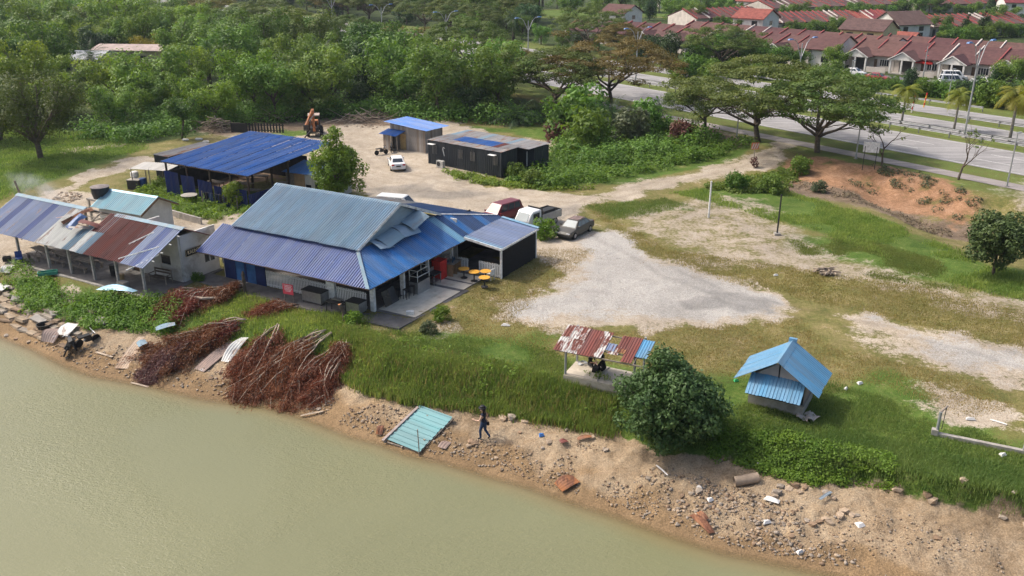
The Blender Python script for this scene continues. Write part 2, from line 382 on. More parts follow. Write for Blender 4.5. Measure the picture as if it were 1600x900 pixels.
def ground_mat():
    t = NT('ground_soil_and_grass'); p = t.pos(); t.rough(.95, 0, .15)
    n1 = t.noise(.55, 8, .62, p); n2 = t.noise(3.2, 7, .65, p); n3 = t.noise(14, 5, .65, p); n4 = t.noise(.12, 5, .6, p)
    nc = lambda q: t.mapr(q, .3, .7, 0, 1, False)
    n1c, n2c = nc(n1), nc(n2); n12 = t.math('ADD', t.math('ADD', t.math('MULTIPLY', n1c, .38), t.math('MULTIPLY', n2c, .36)), t.math('MULTIPLY', nc(n3), .26))
    def th(a, amp=.8, w=.12, nn=None):
        m = t.math('ADD', t.attr(a), t.math('MULTIPLY', t.math('SUBTRACT', nn or n2c, .5), amp))
        return t.mapr(m, .5-w, .5+w)
    fine = t.mapr(n3, .25, .75, .62, 1.34)
    nb = t.math('ADD', t.math('MULTIPLY', n1, .55), t.math('MULTIPLY', n2, .45))
    olive = t.ramp(nb, [(.30, (.082,.102,.028)), (.46, (.16,.15,.050)), (.58, (.235,.195,.085)), (.72, (.31,.255,.155))])
    green = t.ramp(nb, [(.30, (.038,.080,.014)), (.47, (.076,.130,.022)), (.60, (.122,.165,.036)), (.73, (.19,.185,.08))])
    sand = t.ramp(nb, [(.30, (.25,.20,.145)), (.44, (.37,.31,.235)), (.56, (.445,.38,.30)), (.70, (.50,.445,.37))])
    gravel = t.ramp(nb, [(.3, (.31,.29,.26)), (.5, (.395,.375,.345)), (.72, (.46,.43,.39))])
    gr3 = t.noise(38, 3, .7, p)
    gravel = t.hsv(gravel, v=t.mapr(gr3, .3, .7, .78, 1.2))
    dirt = t.ramp(nb, [(.28, (.24,.18,.125)), (.46, (.35,.285,.22)), (.62, (.40,.35,.285)), (.72, (.37,.23,.15))])
    brown = t.ramp(nb, [(.28, (.10,.07,.045)), (.5, (.19,.14,.10)), (.72, (.28,.215,.16))])
    red = t.ramp(nb, [(.28, (.14,.085,.05)), (.46, (.26,.145,.08)), (.58, (.36,.21,.125)), (.72, (.40,.27,.18))])
    bank = t.ramp(nb, [(.26, (.16,.11,.065)), (.43, (.295,.215,.135)), (.58, (.375,.29,.195)), (.74, (.45,.37,.27))])
    wet = t.ramp(nb, [(.3, (.19,.125,.065)), (.7, (.30,.205,.115))])
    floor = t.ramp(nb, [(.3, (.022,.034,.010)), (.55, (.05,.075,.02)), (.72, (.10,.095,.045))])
    cc = t.mix(th('green', 1.2, .26, n12), olive, green)
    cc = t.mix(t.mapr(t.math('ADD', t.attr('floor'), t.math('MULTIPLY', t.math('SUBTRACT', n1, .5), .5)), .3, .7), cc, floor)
    cc = t.mix(t.math('MULTIPLY', th('dirt', 1.15, .28, nc(nb)), .95), cc, dirt)
    cc = t.mix(th('sand', 1.0, .14, n12), cc, sand)
    cc = t.mix(th('gravel', .95, .2, n12), cc, gravel)
    cc = t.mix(th('brown', .9, .3), cc, brown)
    cc = t.mix(th('red', .8, .25, n1c), cc, red)
    cc = t.mix(th('bank', .35, .2), cc, bank)
    cc = t.mix(th('wet', .4, .3), cc, wet)
    cc = t.hsv(cc, v=t.math('MULTIPLY', fine, t.mapr(n4, .3, .7, .84, 1.12)))
    cc = t.hsv(cc, sa=t.mapr(t.attr('stain'), 0, 1, 1, .8), v=t.math('MULTIPLY', t.mapr(t.math('ADD', t.attr('stain'), t.math('MULTIPLY', t.math('SUBTRACT', n12, .5), .9)), .3, .8, 1, .70), t.mapr(t.math('MULTIPLY', t.attr('rut'), n12), 0, .7, 1, .80)))
    t.col(cc)
    h = t.math('ADD', t.math('MULTIPLY', n3, .5), n2); t.bump(h, .75, .14); return t.m
MK = masks(GX, GY)
ground = struct('ground', np_mesh('ground', np.stack([GX, GY, GZ], 1), quads, 4, ground_mat(), MK, True))
# ------------------------------------------------------------------ water
def water_mat():
    t = NT('murky_green_water'); p = t.pos()
    dp = t.attr('depth')
    deep = t.mix(t.mapr(t.noise(.035, 3, .5, p), .3, .7), (.166,.169,.090), (.194,.194,.104))
    t.col(t.mix(t.mapr(dp, 0, .42), (.20,.155,.075), deep)); t.rough(.28, 0, .5); t.b.inputs['IOR'].default_value = 1.33
    mp = t.n('ShaderNodeMapping'); t.lk(p, mp.inputs[0]); mp.inputs['Scale'].default_value = (1.0, 2.3, 1); mp.inputs['Rotation'].default_value = (0, 0, R_(35))
    a = t.noise(3.4, 3, .55, mp.outputs[0], .6); b = t.noise(9.0, 2, .5, mp.outputs[0], .3)
    t.bump(t.math('MULTIPLY', t.math('ADD', a, t.math('MULTIPLY', b, .5)), t.mapr(t.noise(.07, 3, .6, p, .6), .35, .65, .25, 1.25)), .32, .16)
    tr = t.n('ShaderNodeBsdfTransparent'); mx = t.n('ShaderNodeMixShader')
    t.lk(t.mapr(dp, -.02, .2, .12, 1), mx.inputs[0]); t.lk(tr.outputs[0], mx.inputs[1]); t.lk(t.b.outputs[0], mx.inputs[2]); t.lk(mx.outputs[0], t.o.inputs[0])
    return t.m
wx = np.concatenate([[-2500,-900,-400,-200,-110], np.arange(-70, 45, .45), [60,110,250,900,2500]])
wy = np.concatenate([[-3000,-1000,-300,-100,-30,0,12,20,26], np.arange(28, 78, .45), [90, 130, 190]])
WX, WY = np.meshgrid(wx, wy); wi = np.arange(WX.size).reshape(WX.shape)
wq = np.stack([wi[:-1,:-1], wi[:-1,1:], wi[1:,1:], wi[1:,:-1]], -1).reshape(-1, 4)
wd = WATER_Z-gz(WX.ravel(), WY.ravel()); keep = (wd.reshape(WX.shape) > -.45)
kq = keep.ravel()[wq].any(1)
struct('water', np_mesh('water', np.stack([WX.ravel(), WY.ravel(), np.full(WX.size, WATER_Z)], 1), wq[kq], 4, water_mat(), {'depth': wd}, True))
# ------------------------------------------------------------------ roads
def strip(n0, n1, s0, s1, z, step=8):
    k = max(1, int((s1-s0)/step)); mb = MB()
    for i in range(k+1):
        s = s0+(s1-s0)*i/k; mb.v += [tuple(HW(s, n0, z)), tuple(HW(s, n1, z))]
    mb.f = [(2*i, 2*i+1, 2*i+3, 2*i+2) for i in range(k)]; mb.m = [0]*k; return mb
def asphalt(name, c, c2):
    t = NT(name); p = t.pos(); t.rough(.85, 0, .3)
    mp = t.n('ShaderNodeMapping'); t.lk(p, mp.inputs[0]); mp.inputs['Rotation'].default_value = (0, 0, R_(-126.3)); mp.inputs['Scale'].default_value = (.12, 1.6, 1)
    nz = t.noise(.9, 6, .6, mp.outputs[0]); n2 = t.noise(.25, 6, .65, p); n3 = t.noise(9, 3, .6, p)
    k = t.math('ADD', t.math('MULTIPLY', nz, .55), t.math('MULTIPLY', n2, .45))
    cc = t.hsv(t.mix(t.mapr(k, .36, .62), c, c2), v=t.mapr(n3, .3, .7, .9, 1.1)); t.col(cc); return t.m
M_ASPH = asphalt('worn_grey_asphalt', (.20,.192,.188), (.315,.302,.295)); M_PAVE = asphalt('grey_path_concrete', (.22,.195,.185), (.32,.285,.265))
M_DARKASPH = asphalt('dark_estate_asphalt', (.10,.10,.105), (.17,.165,.165))
M_LINE = simple('road_line_white', (.52,.51,.49), .7, .3, 4)
struct('highway_near_carriageway', strip(95, 106, -80, 420, 1.03).mesh('highway_near_carriageway', M_ASPH))
struct('highway_far_carriageway', strip(110, 118, -80, 420, 1.03).mesh('highway_far_carriageway', M_ASPH))
struct('service_road', strip(121.8, 127.5, -80, 420, 1.03).mesh('service_road', M_ASPH))
struct('footpath', strip(88.6, 90.9, -80, 110, 1.035).mesh('footpath', M_PAVE))
lm = MB()
for n0 in (95.5, 105.5, 110.4, 117.6, 127.0):
    s = strip(n0-.08, n0+.08, -80, 420, 1.037); lm.add(s.v, s.f)
for n0 in (98.6, 102.1, 113.2, 115.6):
    for s0 in np.arange(-78, 400, 11.0):
        s = strip(n0-.08, n0+.08, s0, s0+4.2, 1.037, 9); lm.add(s.v, s.f)
struct('road_markings', lm.mesh('road_markings', M_LINE))
# track joining the yard to the highway crosses the verge
jm = MB(); a, b = G(1236, 236), G(1216, 228)
tr = [G(1206,242), G(1250,242)]
jm = MB()
ja = [HW(31.5, 88.4), HW(26.0, 88.4)]; jb = [HW(36.0, 96.2), HW(21.5, 96.2)]
for i in range(9):
    for q in (0, 1): p = ja[q].lerp(jb[q], (i/8)**1.0); jm.v.append((p.x, p.y, 1.045))
jm.f = [(2*i, 2*i+1, 2*i+3, 2*i+2) for i in range(8)]; jm.m = [0]*8
struct('track_apron', jm.mesh('track_apron', M_PAVE))
# estate street in front of the terrace houses
# ================================================================== BUILDINGS
RA = R_(-29.2); RC = P(577, 453, 2.6)
def RT(x, y, z=0.0): return Vector((RC.x+math.cos(RA)*x-math.sin(RA)*y, RC.y+math.sin(RA)*x+math.cos(RA)*y, z))
def Rthing(name, label, cat, x=0, y=0, rz=0, group=None, z=None):
    p = RT(x, y); return thing(name, label, cat, (p.x, p.y, g1(p.x, p.y) if z is None else z), RA+R_(rz), group)
T_LIGHT = tin('pale_blue_grey_sheet', (.225,.315,.40), .35, (.30,.30,.29), thr=.60, fade=.14, jit=.06); T_CAP = tin('pale_ridge_sheet', (.20,.29,.35), .4, (.28,.25,.23), thr=.54, rough=.7, metal=0)
T_PURP = tin('violet_blue_sheet', (.068,.100,.245), .85, (.25,.16,.13), thr=.71, jit=.06); T_BLUE = tin('blue_sheet', (.075,.20,.43), .45, (.20,.28,.38), thr=.60, jit=.08, fade=.15)
T_BLUEL = tin('faded_light_blue_sheet', (.24,.42,.55), 0); T_ROYAL = tin('royal_blue_sheet', (.042,.132,.37), .4, (.16,.22,.36), thr=.60, jit=.09, fade=.18)
T_NAVY = tin('dark_navy_sheet', (.012,.026,.115), 0, jit=.2); T_GREYB = tin('grey_blue_sheet', (.20,.245,.36), .7, (.33,.25,.22), thr=.60)
T_MAROON = tin('maroon_rust_sheet', (.165,.055,.045), .8, (.11,.035,.03), thr=.55, rough=.75, metal=0); T_WHITE = tin('pale_rust_streaked_sheet', (.55,.55,.52), .8, (.30,.21,.16), thr=.565, rough=.6)
T_PATCH = tin('half_rusted_sheet', (.50,.48,.45), 1, (.16,.05,.035), thr=.462, rough=.7, metal=0); T_AQUA = tin('light_aqua_sheet', (.175,.33,.39), 0, jit=.04)
T_TURQ = tin('turquoise_sheet', (.135,.295,.31), .5, (.32,.40,.39), thr=.60, rough=.65, metal=0); T_DARKBLUE = tin('dark_blue_sheet', (.05,.10,.22), 0, jit=.1)
T_GREY = tin('grey_rusty_sheet', (.33,.31,.29), .9, (.30,.15,.08), thr=.55); T_RUSTO = tin('orange_rust_sheet', (.26,.115,.055), .9, (.14,.06,.035), thr=.48, rough=.85, metal=0)
T_PATCHG = tin('grey_orange_rust_sheet', (.36,.33,.30), .9, (.34,.17,.09), thr=.50, rough=.7); T_CONT = tin('charcoal_container_steel', (.040,.047,.055), .4, (.07,.06,.055), thr=.58, jit=.1); T_HUTB = tin('sky_blue_sheet', (.125,.285,.44), .4, (.24,.30,.34), thr=.61, jit=.07, fade=.15)
T_WBAR = tin('white_wall_sheet', (.55,.55,.52), .5, (.30,.25,.20), thr=.6)
M_WHITEW = simple('white_painted_wood', (.70,.70,.68), .7, .2, 4, dirt=(.32,.30,.27,.7)); M_CONC = simple('stained_concrete', (.34,.315,.28), .9, .2, 1.6, dirt=(.19,.175,.15,.7), bump=.2)
M_PLASTER = simple('weathered_white_plaster', (.60,.585,.55), .9, .12, 1.2, dirt=(.33,.29,.24,.75), bump=.1); M_DARKCONC = simple('dark_concrete', (.155,.145,.135), .85, .3, .9, dirt=(.22,.20,.185,.8), bump=.2)
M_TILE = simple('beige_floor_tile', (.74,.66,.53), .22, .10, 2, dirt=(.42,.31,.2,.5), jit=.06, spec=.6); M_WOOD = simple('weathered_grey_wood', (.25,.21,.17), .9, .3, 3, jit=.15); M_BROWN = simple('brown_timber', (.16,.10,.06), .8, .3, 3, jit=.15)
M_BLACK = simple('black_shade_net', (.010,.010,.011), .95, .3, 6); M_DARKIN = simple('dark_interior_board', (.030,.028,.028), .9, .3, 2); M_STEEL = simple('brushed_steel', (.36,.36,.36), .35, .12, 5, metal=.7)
M_DKSTEEL = simple('dark_steel', (.045,.045,.048), .5, .2, 5, metal=.4); M_GLASS = simple('dark_window_glass', (.02,.025,.03), .12, .1, 2, spec=.6); M_NAVYW = simple('navy_wall_paint', (.014,.03,.12), .7, .25, 1.5)
M_RED = simple('red_paint', (.52,.03,.025), .5, .15, 4); M_YTOP = simple('orange_table_laminate', (.72,.36,.05), .4, .1, 6); M_CHIP = simple('brown_chipboard', (.32,.20,.11), .7, .15, 5)
M_DOORB = simple('blue_door_paint', (.035,.13,.32), .6, .25, 2); M_POSTG = simple('pale_grey_post', (.36,.345,.32), .85, .25, 4, dirt=(.2,.17,.14,.6))
def sheets(par, O, U, W, V, L, mats, sw=.84, rib=.21, rh=.06, lo=None, hi=None, name='roof_sheet', gap=.004, skip=None, lift=.006):
    """rows of corrugated sheets: U along the eave, V (any length) up the slope; each sheet is one part"""
    O, U, V = Vector(O), Vector(U).normalized(), Vector(V); N = U.cross(V).normalized(); 
    n = max(1, round(W/sw)); sw = W/n; cache = {}; k = max(1, round(sw/rib)); rp = sw/k; made = []
    mw = Matrix((U.to_4d(), V.to_4d(), N.to_4d(), (0,0,0,1))).transposed(); mw[3][0:3] = (0,0,0)
    mw = Matrix(((U.x,V.x,N.x,0),(U.y,V.y,N.y,0),(U.z,V.z,N.z,0),(0,0,0,1)))
    for i in range(n):
        if skip and skip(i, n): continue
        x0 = i*sw; xs = []; hs = []
        for j in range(k):
            for a, h in ((0,0),(.58,0),(.68,1),(.90,1)): xs.append(j*rp+a*rp); hs.append(h*rh)
        xs.append(sw-gap); hs.append(0)
        if lo is None and hi is None and 0 in cache: me = cache[0]
        else:
            mb = MB()
            for x, h in zip(xs, hs):
                a = lo(x0+x) if lo else 0; b = hi(x0+x) if hi else L
                b = max(b, a+.002); mb.v += [(x, a, h), (x, b, h)]
            m = len(xs); mb.f = [(2*q, 2*q+2, 2*q+3, 2*q+1) for q in range(m-1)]; mb.m = [0]*(m-1)
            me = mb.mesh(name, None, fix=False) if False else None
            me = bpy.data.meshes.new(name); me.from_pydata(mb.v, [], mb.f); me.materials.append(None); me.update()
            if lo is None and hi is None: cache[0] = me
        o = link(name, me, par); o.matrix_local = Matrix.Translation(O+U*x0+N*(lift if i % 2 else 0)+V.normalized()*(random.uniform(-.03,.03) if abs(V.normalized().z) < .8 else random.uniform(-.02,0))+N*random.uniform(0,.006)) @ mw
        mt = mats(i, n) if callable(mats) else mats
        o.material_slots[0].link = 'OBJECT'; o.material_slots[0].material = mt; made.append(o)
    return made
def wall(mb, a, b, z0, z1, th=.12, ops=()):
    """wall from a to b (xy) with openings (s0, s1, zb, zt)"""
    a = Vector((*a, 0)); b = Vector((*b, 0)); d = (b-a); L = d.length; d.normalize(); ang = math.atan2(d.y, d.x)
    def pc(s0, s1, q0, q1):
        if s1-s0 > .01 and q1-q0 > .01: c = a+d*(s0+s1)/2; mb.box((c.x, c.y, (q0+q1)/2), (s1-s0, th, q1-q0), ang)
    s = 0
    for s0, s1, zb, zt in sorted(ops): pc(s, s0, z0, z1); pc(s0, s1, z0, zb); pc(s0, s1, zt, z1); s = s1
    pc(s, L, z0, z1); return mb
def pickets(par, a, b, z0, z1, pitch=.14, wd=.085):
    a = Vector((*a, 0)); b = Vector((*b, 0)); d = b-a; n = max(2, int(d.length/pitch)); ang = math.atan2(d.y, d.x); me = None
    for i in range(n):
        c = a+d*(i+.5)/n
        if me is None: me = MB().box((0,0,0), (wd, .02, 1)).mesh('picket', M_WHITEW)
        o = link('picket', me, par, (c.x, c.y, (z0+z1)/2), ang); o.scale = (1, 1, (z1-z0)*random.uniform(.97, 1.03)); o.rotation_euler.y = random.uniform(-.02, .02)
    mb = MB()
    for zz in (z0+.15, z1-.15): mb.bar((a.x+d.normalized().y*.025, a.y-d.normalized().x*-.025, zz), (b.x, b.y+.025, zz), .03, .06)
    mb.build('rail', M_WHITEW, par)
# ---------------------------------------------------------------- restaurant
rest = thing('restaurant', 'large open sided restaurant under blue and pale grey corrugated roofs', 'restaurant', (RC.x, RC.y, 0), RA)
S1 = .48
sheets(rest, (-15.6, 0, 2.6), (1,0,0), 15.6, (0,1,.5), 2.7, T_PURP, hi=lambda x: min(2.75, max(.02, 15.6-x)))
sheets(rest, (0, 0, 2.6), (0,1,0), 17.5, (-1,0,S1), 2.9, lambda i, n: T_BLUE if i < 13 else (T_BLUEL if i == 13 else (T_DARKBLUE if i % 3 else T_BLUE)), hi=lambda y: (y+.02 if y < 2.9 else (2.9 if y < 12.4 else 2.9-(y-12.4)*2.2/5.1)))
sheets(rest, (-14.4, 2.42, 4.08), (1,0,0), 11.65, (0,1,.405), 5.0, T_LIGHT, rib=.235, rh=.085)
sheets(rest, (-2.75, 12.5, 4.02), (-1,0,0), 11.65, (0,-1,.405), 5.06, T_DARKBLUE, rib=.235, rh=.085)
sheets(rest, (-.7, 17.5, 2.9), (-1,0,0), 11.5, (0,-1,.21), 5.1, lambda i, n: T_DARKBLUE if i < 9 else T_GREY, lo=lambda x: 0, hi=lambda x: min(5.05, 5.1*max(.01, x)/2.15))
sheets(rest, (3.06, 11.6, 2.42), (0,1,0), 5.75, (-1,0,.125), 3.25, T_GREYB, rib=.28)
sheets(rest, (3.06, 11.6, 2.435), (0,1,0), .3, (-1,0,.125), 3.25, T_BLUEL, sw=.3, rib=.3, lift=0.02)
cap = MB()
cap.prism([(7.12,6.02),(7.42,6.16),(7.72,6.02),(7.42,6.10)], 'x', -14.42, -2.72); cap.build('ridge_cap', T_CAP, rest)
hp = MB(); hp.add([(-.26,-.05,2.66),(.06,-.05,2.66),(-2.75,2.62,4.06),(-3.1,2.62,4.08),(-.1,.1,2.76),(-2.95,2.75,4.16)], [(0,4,5,3),(4,1,2,5),(0,1,4),(3,5,2)]); hp.build('hip_cap', tin('hip_flashing', (.14,.22,.28), .6, (.24,.25,.25), thr=.55, rough=.75, metal=0), rest)
rp = MB(); rp.bar((-2.85,12.4,4.03), (-.7,17.5,2.98), .14, .05); rp.build('gutter', M_WHITEW, rest)
fl = MB(); fl.bar((-14.4,17.3,2.95), (3.1,17.42,2.5), .35, .05); MB().bar((-.2,17.36,2.92), (3.1,17.36,2.5), .34, .04).build('edge_flashing', T_BLUEL, rest)
# gable end and torn cladding
gw = MB(); gw.prism([(2.9,3.9),(11.9,3.9),(7.42,5.98)], 'x', -3.12, -3.02); gw.build('gable_wall', T_LIGHT, rest)
bb = MB(); bb.bar((-2.73,2.42,4.02), (-2.73,7.42,6.04), .05, .18); bb.bar((-2.73,12.45,4.0), (-2.73,7.42,6.04), .05, .18); bb.build('barge_board', M_WHITEW, rest)
for (y, z, ln, rot, bend, mt) in ((4.6,4.02,1.7,-12,.5,T_LIGHT),(5.6,4.25,1.9,8,.7,T_CAP),(7.6,4.35,2.1,-6,.8,T_LIGHT),(8.6,4.75,2.0,14,.6,T_CAP)):
    mb = MB(); n = 6
    for j in range(n+1):
        t = j/n; mb.v += [(0, -ln/2, 0), (0, 0, 0)] if False else [(t*1.15, -ln/2, .12-bend*t*t*.75), (t*1.15, ln/2, .12-bend*t*t*.7)]
    mb.f = [(2*j, 2*j+1, 2*j+3, 2*j+2) for j in range(n)]; mb.m = [0]*n
    o = mb.build('loose_cladding', mt, rest, (-3.0, y, z), 0, True, fix=False); o.rotation_euler = (R_(rot), 0, 0)
# walls
wm = MB(); wall(wm, (-15.2,2.1), (-15.2,13), 0, 3.4); wall(wm, (-15.1,12.9), (-1.6,12.9), 0, 3.7); wm.build('rear_wall', M_PLASTER, rest)
wm = MB(); wall(wm, (-14.9,5.2), (-3.6,5.2), 0, 3.6); wall(wm, (-3.6,5.2), (-3.6,12.7), 0, 3.6); wm.build('inner_wall', M_DARKIN, rest)  # walls added near-black: interior shade put into their colour
wm = MB(); wall(wm, (-15.1,2.05), (-11.1,2.05), 0, 2.9, .1, [(1.1,2.0,0,2.0),(2.2,3.1,0,2.0)]); wm.build('front_wall', M_NAVYW, rest)
for s in (1.55, 2.65): MB().box((0,0,0), (.86,.06,1.95)).build('door', M_DOORB, rest, (-15.1+s, 2.05, 1.0))
pickets(rest, (-11.0,2.0), (-5.4,2.0), .15, 1.35); pickets(rest, (-4.5,2.0), (-1.9,2.0), .15, 1.35)
for x, y, w_ in ((-4.95,2.0,.72),(-1.45,2.1,.34),(-1.45,5.5,.32),(-1.45,8.6,.2),(-1.45,11.3,.9)): MB().box((0,0,1.55), (w_,.2,3.1)).build('pillar', M_WHITEW, rest, (x, y, 0))
pickets(rest, (-.9,11.75), (.1,11.75), .1, 1.15); pickets(rest, (1.0,11.75), (2.85,11.75), .1, 1.15)
for x, y in ((2.95,11.75),(2.95,17.2),(-.1,17.2)): MB().box((0,0,1.2), (.13,.13,2.45)).build('post', M_WHITEW, rest, (x, y, 0))
wm = MB(); wall(wm, (2.98,11.9), (2.98,17.1), .02, 2.15, .03); wall(wm, (2.9,17.15), (-3,17.15), .02, 2.3, .03); wall(wm, (-3.0,13.0), (-3.0,17.1), .0, 3.2, .05); wm.build('shade_net', M_BLACK, rest)
fm = MB(); fm.bar((-.15,11.58,2.78), (3.08,11.58,2.36), .05, .18); fm.bar((3.1,11.6,2.36), (3.1,17.4,2.36), .05, .14); fm.build('fascia', M_WHITEW, rest)
fm = MB(); fm.box((-8.3,7.5,.03), (13.4,10.6,.1)); fm.box((.7,14.5,.03), (4.4,5.4,.1)); fm.build('inner_floor', M_DARKCONC, rest)  # inner floor coloured dark to carry the shade of the interior
fm = MB(); fm.bar((-15.6,.06,2.56), (-.1,.06,2.56), .05, .08); fm.bar((-.06,.1,2.56), (-.06,11.5,2.56), .05, .08); fm.build('eave_beam', M_BROWN, rest)
# paving round it: setting
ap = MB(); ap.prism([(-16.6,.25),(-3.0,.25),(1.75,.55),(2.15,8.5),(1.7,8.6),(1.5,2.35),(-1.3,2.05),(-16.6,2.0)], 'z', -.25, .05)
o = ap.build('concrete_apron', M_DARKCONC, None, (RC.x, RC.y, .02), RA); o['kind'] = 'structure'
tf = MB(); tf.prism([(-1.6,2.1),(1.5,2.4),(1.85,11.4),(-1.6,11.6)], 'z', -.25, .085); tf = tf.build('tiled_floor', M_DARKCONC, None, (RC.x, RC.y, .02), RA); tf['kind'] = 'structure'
rows = [(2.5,3.9),(3.9,5.3),(5.3,6.7),(6.7,7.95),(8.35,9.5),(9.75,11.2)]
for y0, y1 in rows:
    for k in range(3):
        x0 = -1.35+k*1.0; x1 = x0+1.0+(.015*(y0+y1)/2 if k == 2 else 0)
        MB().prism([(x0+.008,y0+.008),(x1-.008,y0+.008),(x1-.008,y1-.008),(x0+.008,y1-.008)], 'z', .08, .10).build('floor_tile', M_TILE, tf)
# ---------------------------------------------------------------- things on the restaurant's terrace
def round_table(x, y, lab):
    t = Rthing('cafe_table', lab, 'table', x, y, group='orange round tables on the terrace', z=.12)
    MB().lathe([(.02,.70),(.40,.70),(.42,.72),(.42,.735),(.40,.745),(.02,.745)], n=24).build('tabletop', M_YTOP, t)
    MB().lathe([(.27,0),(.27,.03),(.08,.06),(.05,.10),(.05,.68),(.2,.70)], n=12).build('pedestal', M_DKSTEEL, t)
pp = [(738,424+14),(757,432+17),(723,418+15),(758,421+15)]
for (x, y), l in zip(((.30,11.15),(1.35,10.95),(-.05,11.72-.2),(1.05,11.45)), ('orange round cafe table second from the left at front of the terrace','orange round cafe table nearest the grass edge','orange round cafe table nearest the white picket panel on the left','orange round cafe table at the back beside the white chair')): pass
for (u, v), l in zip(((721+12,413+21),(741,419+20),(757,425+23),(759,417+21)), ('orange round cafe table hindmost on the left, by the chipboard counter','orange round cafe table in front on the left of the four','orange round cafe table foremost of the four, by the grass edge','orange round cafe table at the back right, before the pickets')):
    p = P(u-8 if u < 735 else u, v, .12); q = Matrix.Rotation(-RA, 3, 'Z') @ (p-RC); round_table(q.x, q.y, l)
t = Rthing('wall_cabinet', 'bright red metal cabinet with an open shelf, against the terrace wall', 'cabinet', -1.05, 9.55, z=.1)
MB().box((0,0,.7), (.75,.85,1.4)).build('body', M_RED, t); MB().box((.39,.05,.75), (.03,.6,1.1)).build('door', M_RED, t); MB().box((0,0,1.43), (.8,.9,.05)).build('top', M_RED, t)
t = Rthing('service_counter', 'brown chipboard counter with bottles and trays on top', 'counter', -.75, 10.75, 4, z=.1)
MB().box((0,0,.98), (1.0,1.3,.05)).build('worktop', M_WOOD, t)
for yy in (-.6, 0, .6): MB().box((.05,yy,.48), (.8,.05,.95)).build('side_panel', M_CHIP, t)
MB().box((-.35,0,.48), (.04,1.15,.93)).build('back_panel', M_CHIP, t)
MB().box((.1,.3,.45), (.7,.5,.03)).build('shelf', M_CHIP, t)
MB().box((-.42,0,1.2), (.06,1.3,.4)).build('splash_panel', M_WOOD, t)
for k in range(7):
    mb = MB().lathe([(.05,0),(.05,.16),(.02,.2),(.02,.25)], n=8)
    p = RT(-.75+random.uniform(-.25,.35), 10.75+random.uniform(-.5,.5)); o = mb.build('bottle', simple('bottle_blue_%d' % k if False else 'dark_blue_bottle', (.03,.08,.13), .3) if k == 0 else bpy.data.materials['dark_blue_bottle'], None, (p.x, p.y, 1.105))
    tag(o, 'dark bottle standing on the chipboard counter', 'bottle', 'bottles on the chipboard counter')
t = Rthing('display_cabinet', 'steel hawker display cabinet with glass shelves on a grey base', 'cabinet', -.85, 6.7, z=.1)
MB().box((0,0,.45), (.75,1.5,.9)).build('base', M_STEEL, t); MB().box((0,0,.915), (.8,1.55,.03)).build('worktop', M_DKSTEEL, t)
fr = MB()
for x in (-.35,.35):
    for y in (-.72,.72): fr.bar((x,y,.93),(x,y,1.75),.04)
for z in (1.3,1.75):
    for x in (-.35,.35): fr.bar((x,-.74,z),(x,.74,z),.04)
    for y in (-.72,.72): fr.bar((-.33,y,z),(.33,y,z),.04)
fr.build('frame', M_WHITEW, t); MB().box((0,0,1.32), (.62,1.38,.015)).build('glass_shelf', M_GLASS, t)
t = Rthing('steel_sink', 'steel sink table on thin legs beside the red cabinet', 'sink', -.75, 8.35, z=.1)
MB().box((0,0,.82), (.7,.95,.12)).build('basin', M_DKSTEEL, t); MB().box((-.33,0,1.0), (.03,.95,.3)).build('splash_back', M_STEEL, t)
for x in (-.3,.3):
    for y in (-.43,.43): MB().box((0,0,.38), (.05,.05,.76)).build('leg', M_STEEL, t, (x, y, 0))
MB().box((0,0,.25), (.6,.86,.03)).build('shelf', M_STEEL, t)
def counter(name, lab, x, y, w_, d, h, rz=0):
    t = Rthing(name, lab, 'counter', x, y, rz, z=.07)
    MB().box((0,0,.1+(h-.15)/2), (w_,d,h-.2)).build('body', M_STEEL, t); MB().box((0,0,h-.03), (w_+.06,d+.06,.05)).build('worktop', M_DKSTEEL, t)
    for sx in (-1,1):
        for sy in (-1,1): MB().box((0,0,.06), (.05,.05,.12)).build('foot', M_DKSTEEL, t, (sx*(w_/2-.06), sy*(d/2-.06), 0))
    return t
counter('steel_counter', 'grey steel serving counter in front of the white pickets', -5.95, 1.45, 1.7, .8, .95)
counter('steel_counter', 'grey steel food stall counter at the corner of the restaurant', -2.3, 1.35, 1.1, .8, .9)
t = Rthing('barbecue_stand', 'black barbecue table on thin legs beside the corner counter', 'barbecue', -3.55, .75, z=.05)
MB().box((0,0,.78), (1.3,.6,.08)).build('tray', M_DKSTEEL, t)
for x in (-.6,.6):
    for y in (-.26,.26): MB().box((0,0,.38), (.05,.05,.76)).build('leg', M_DKSTEEL, t, (x, y, 0))
MB().box((.1,.1,.95), (.8,.4,.03)).build('hood_plate', M_STEEL, t)
for k, (x, y) in enumerate(((.15,4.9),(-.35,4.6),(.1,5.7))): 
    t = Rthing('bar_stool', ('black bar stool nearest the lake in front of the white pillar','black bar stool by the white pillar, closest to the doorway','black bar stool beside the steel display cabinet')[k], 'stool', x-.9, y, 10*k, z=.1)
    MB().box((0,0,.72), (.34,.34,.05)).build('seat', M_DKSTEEL, t)
    for sx in (-.14,.14):
        for sy in (-.14,.14): MB().box((0,0,.35), (.035,.035,.7)).build('leg', M_DKSTEEL, t, (sx, sy, 0))
for k, (y, tilt) in enumerate(((3.3,18),(4.05,24))):
    o = MB().box((0,0,.55), (.05,.75,1.1)).build('leaning_panel', M_DKSTEEL if k else M_GLASS, None, RT(-1.05, y, .1)); o.rotation_euler = (0, R_(-tilt), RA); tag(o, ('dark glass panel leaning in the doorway by the corner pillar','black folding panel leaning beside the dark glass panel')[k], 'panel')
t = Rthing('white_chair', 'white plastic chair beside the orange tables and pickets', 'chair', 2.35, 11.2, -100, z=.05)
MB().box((0,0,.43), (.45,.45,.05)).build('seat', M_WHITEW, t); MB().box((0,.21,.66), (.43,.05,.42)).build('backrest', M_WHITEW, t)
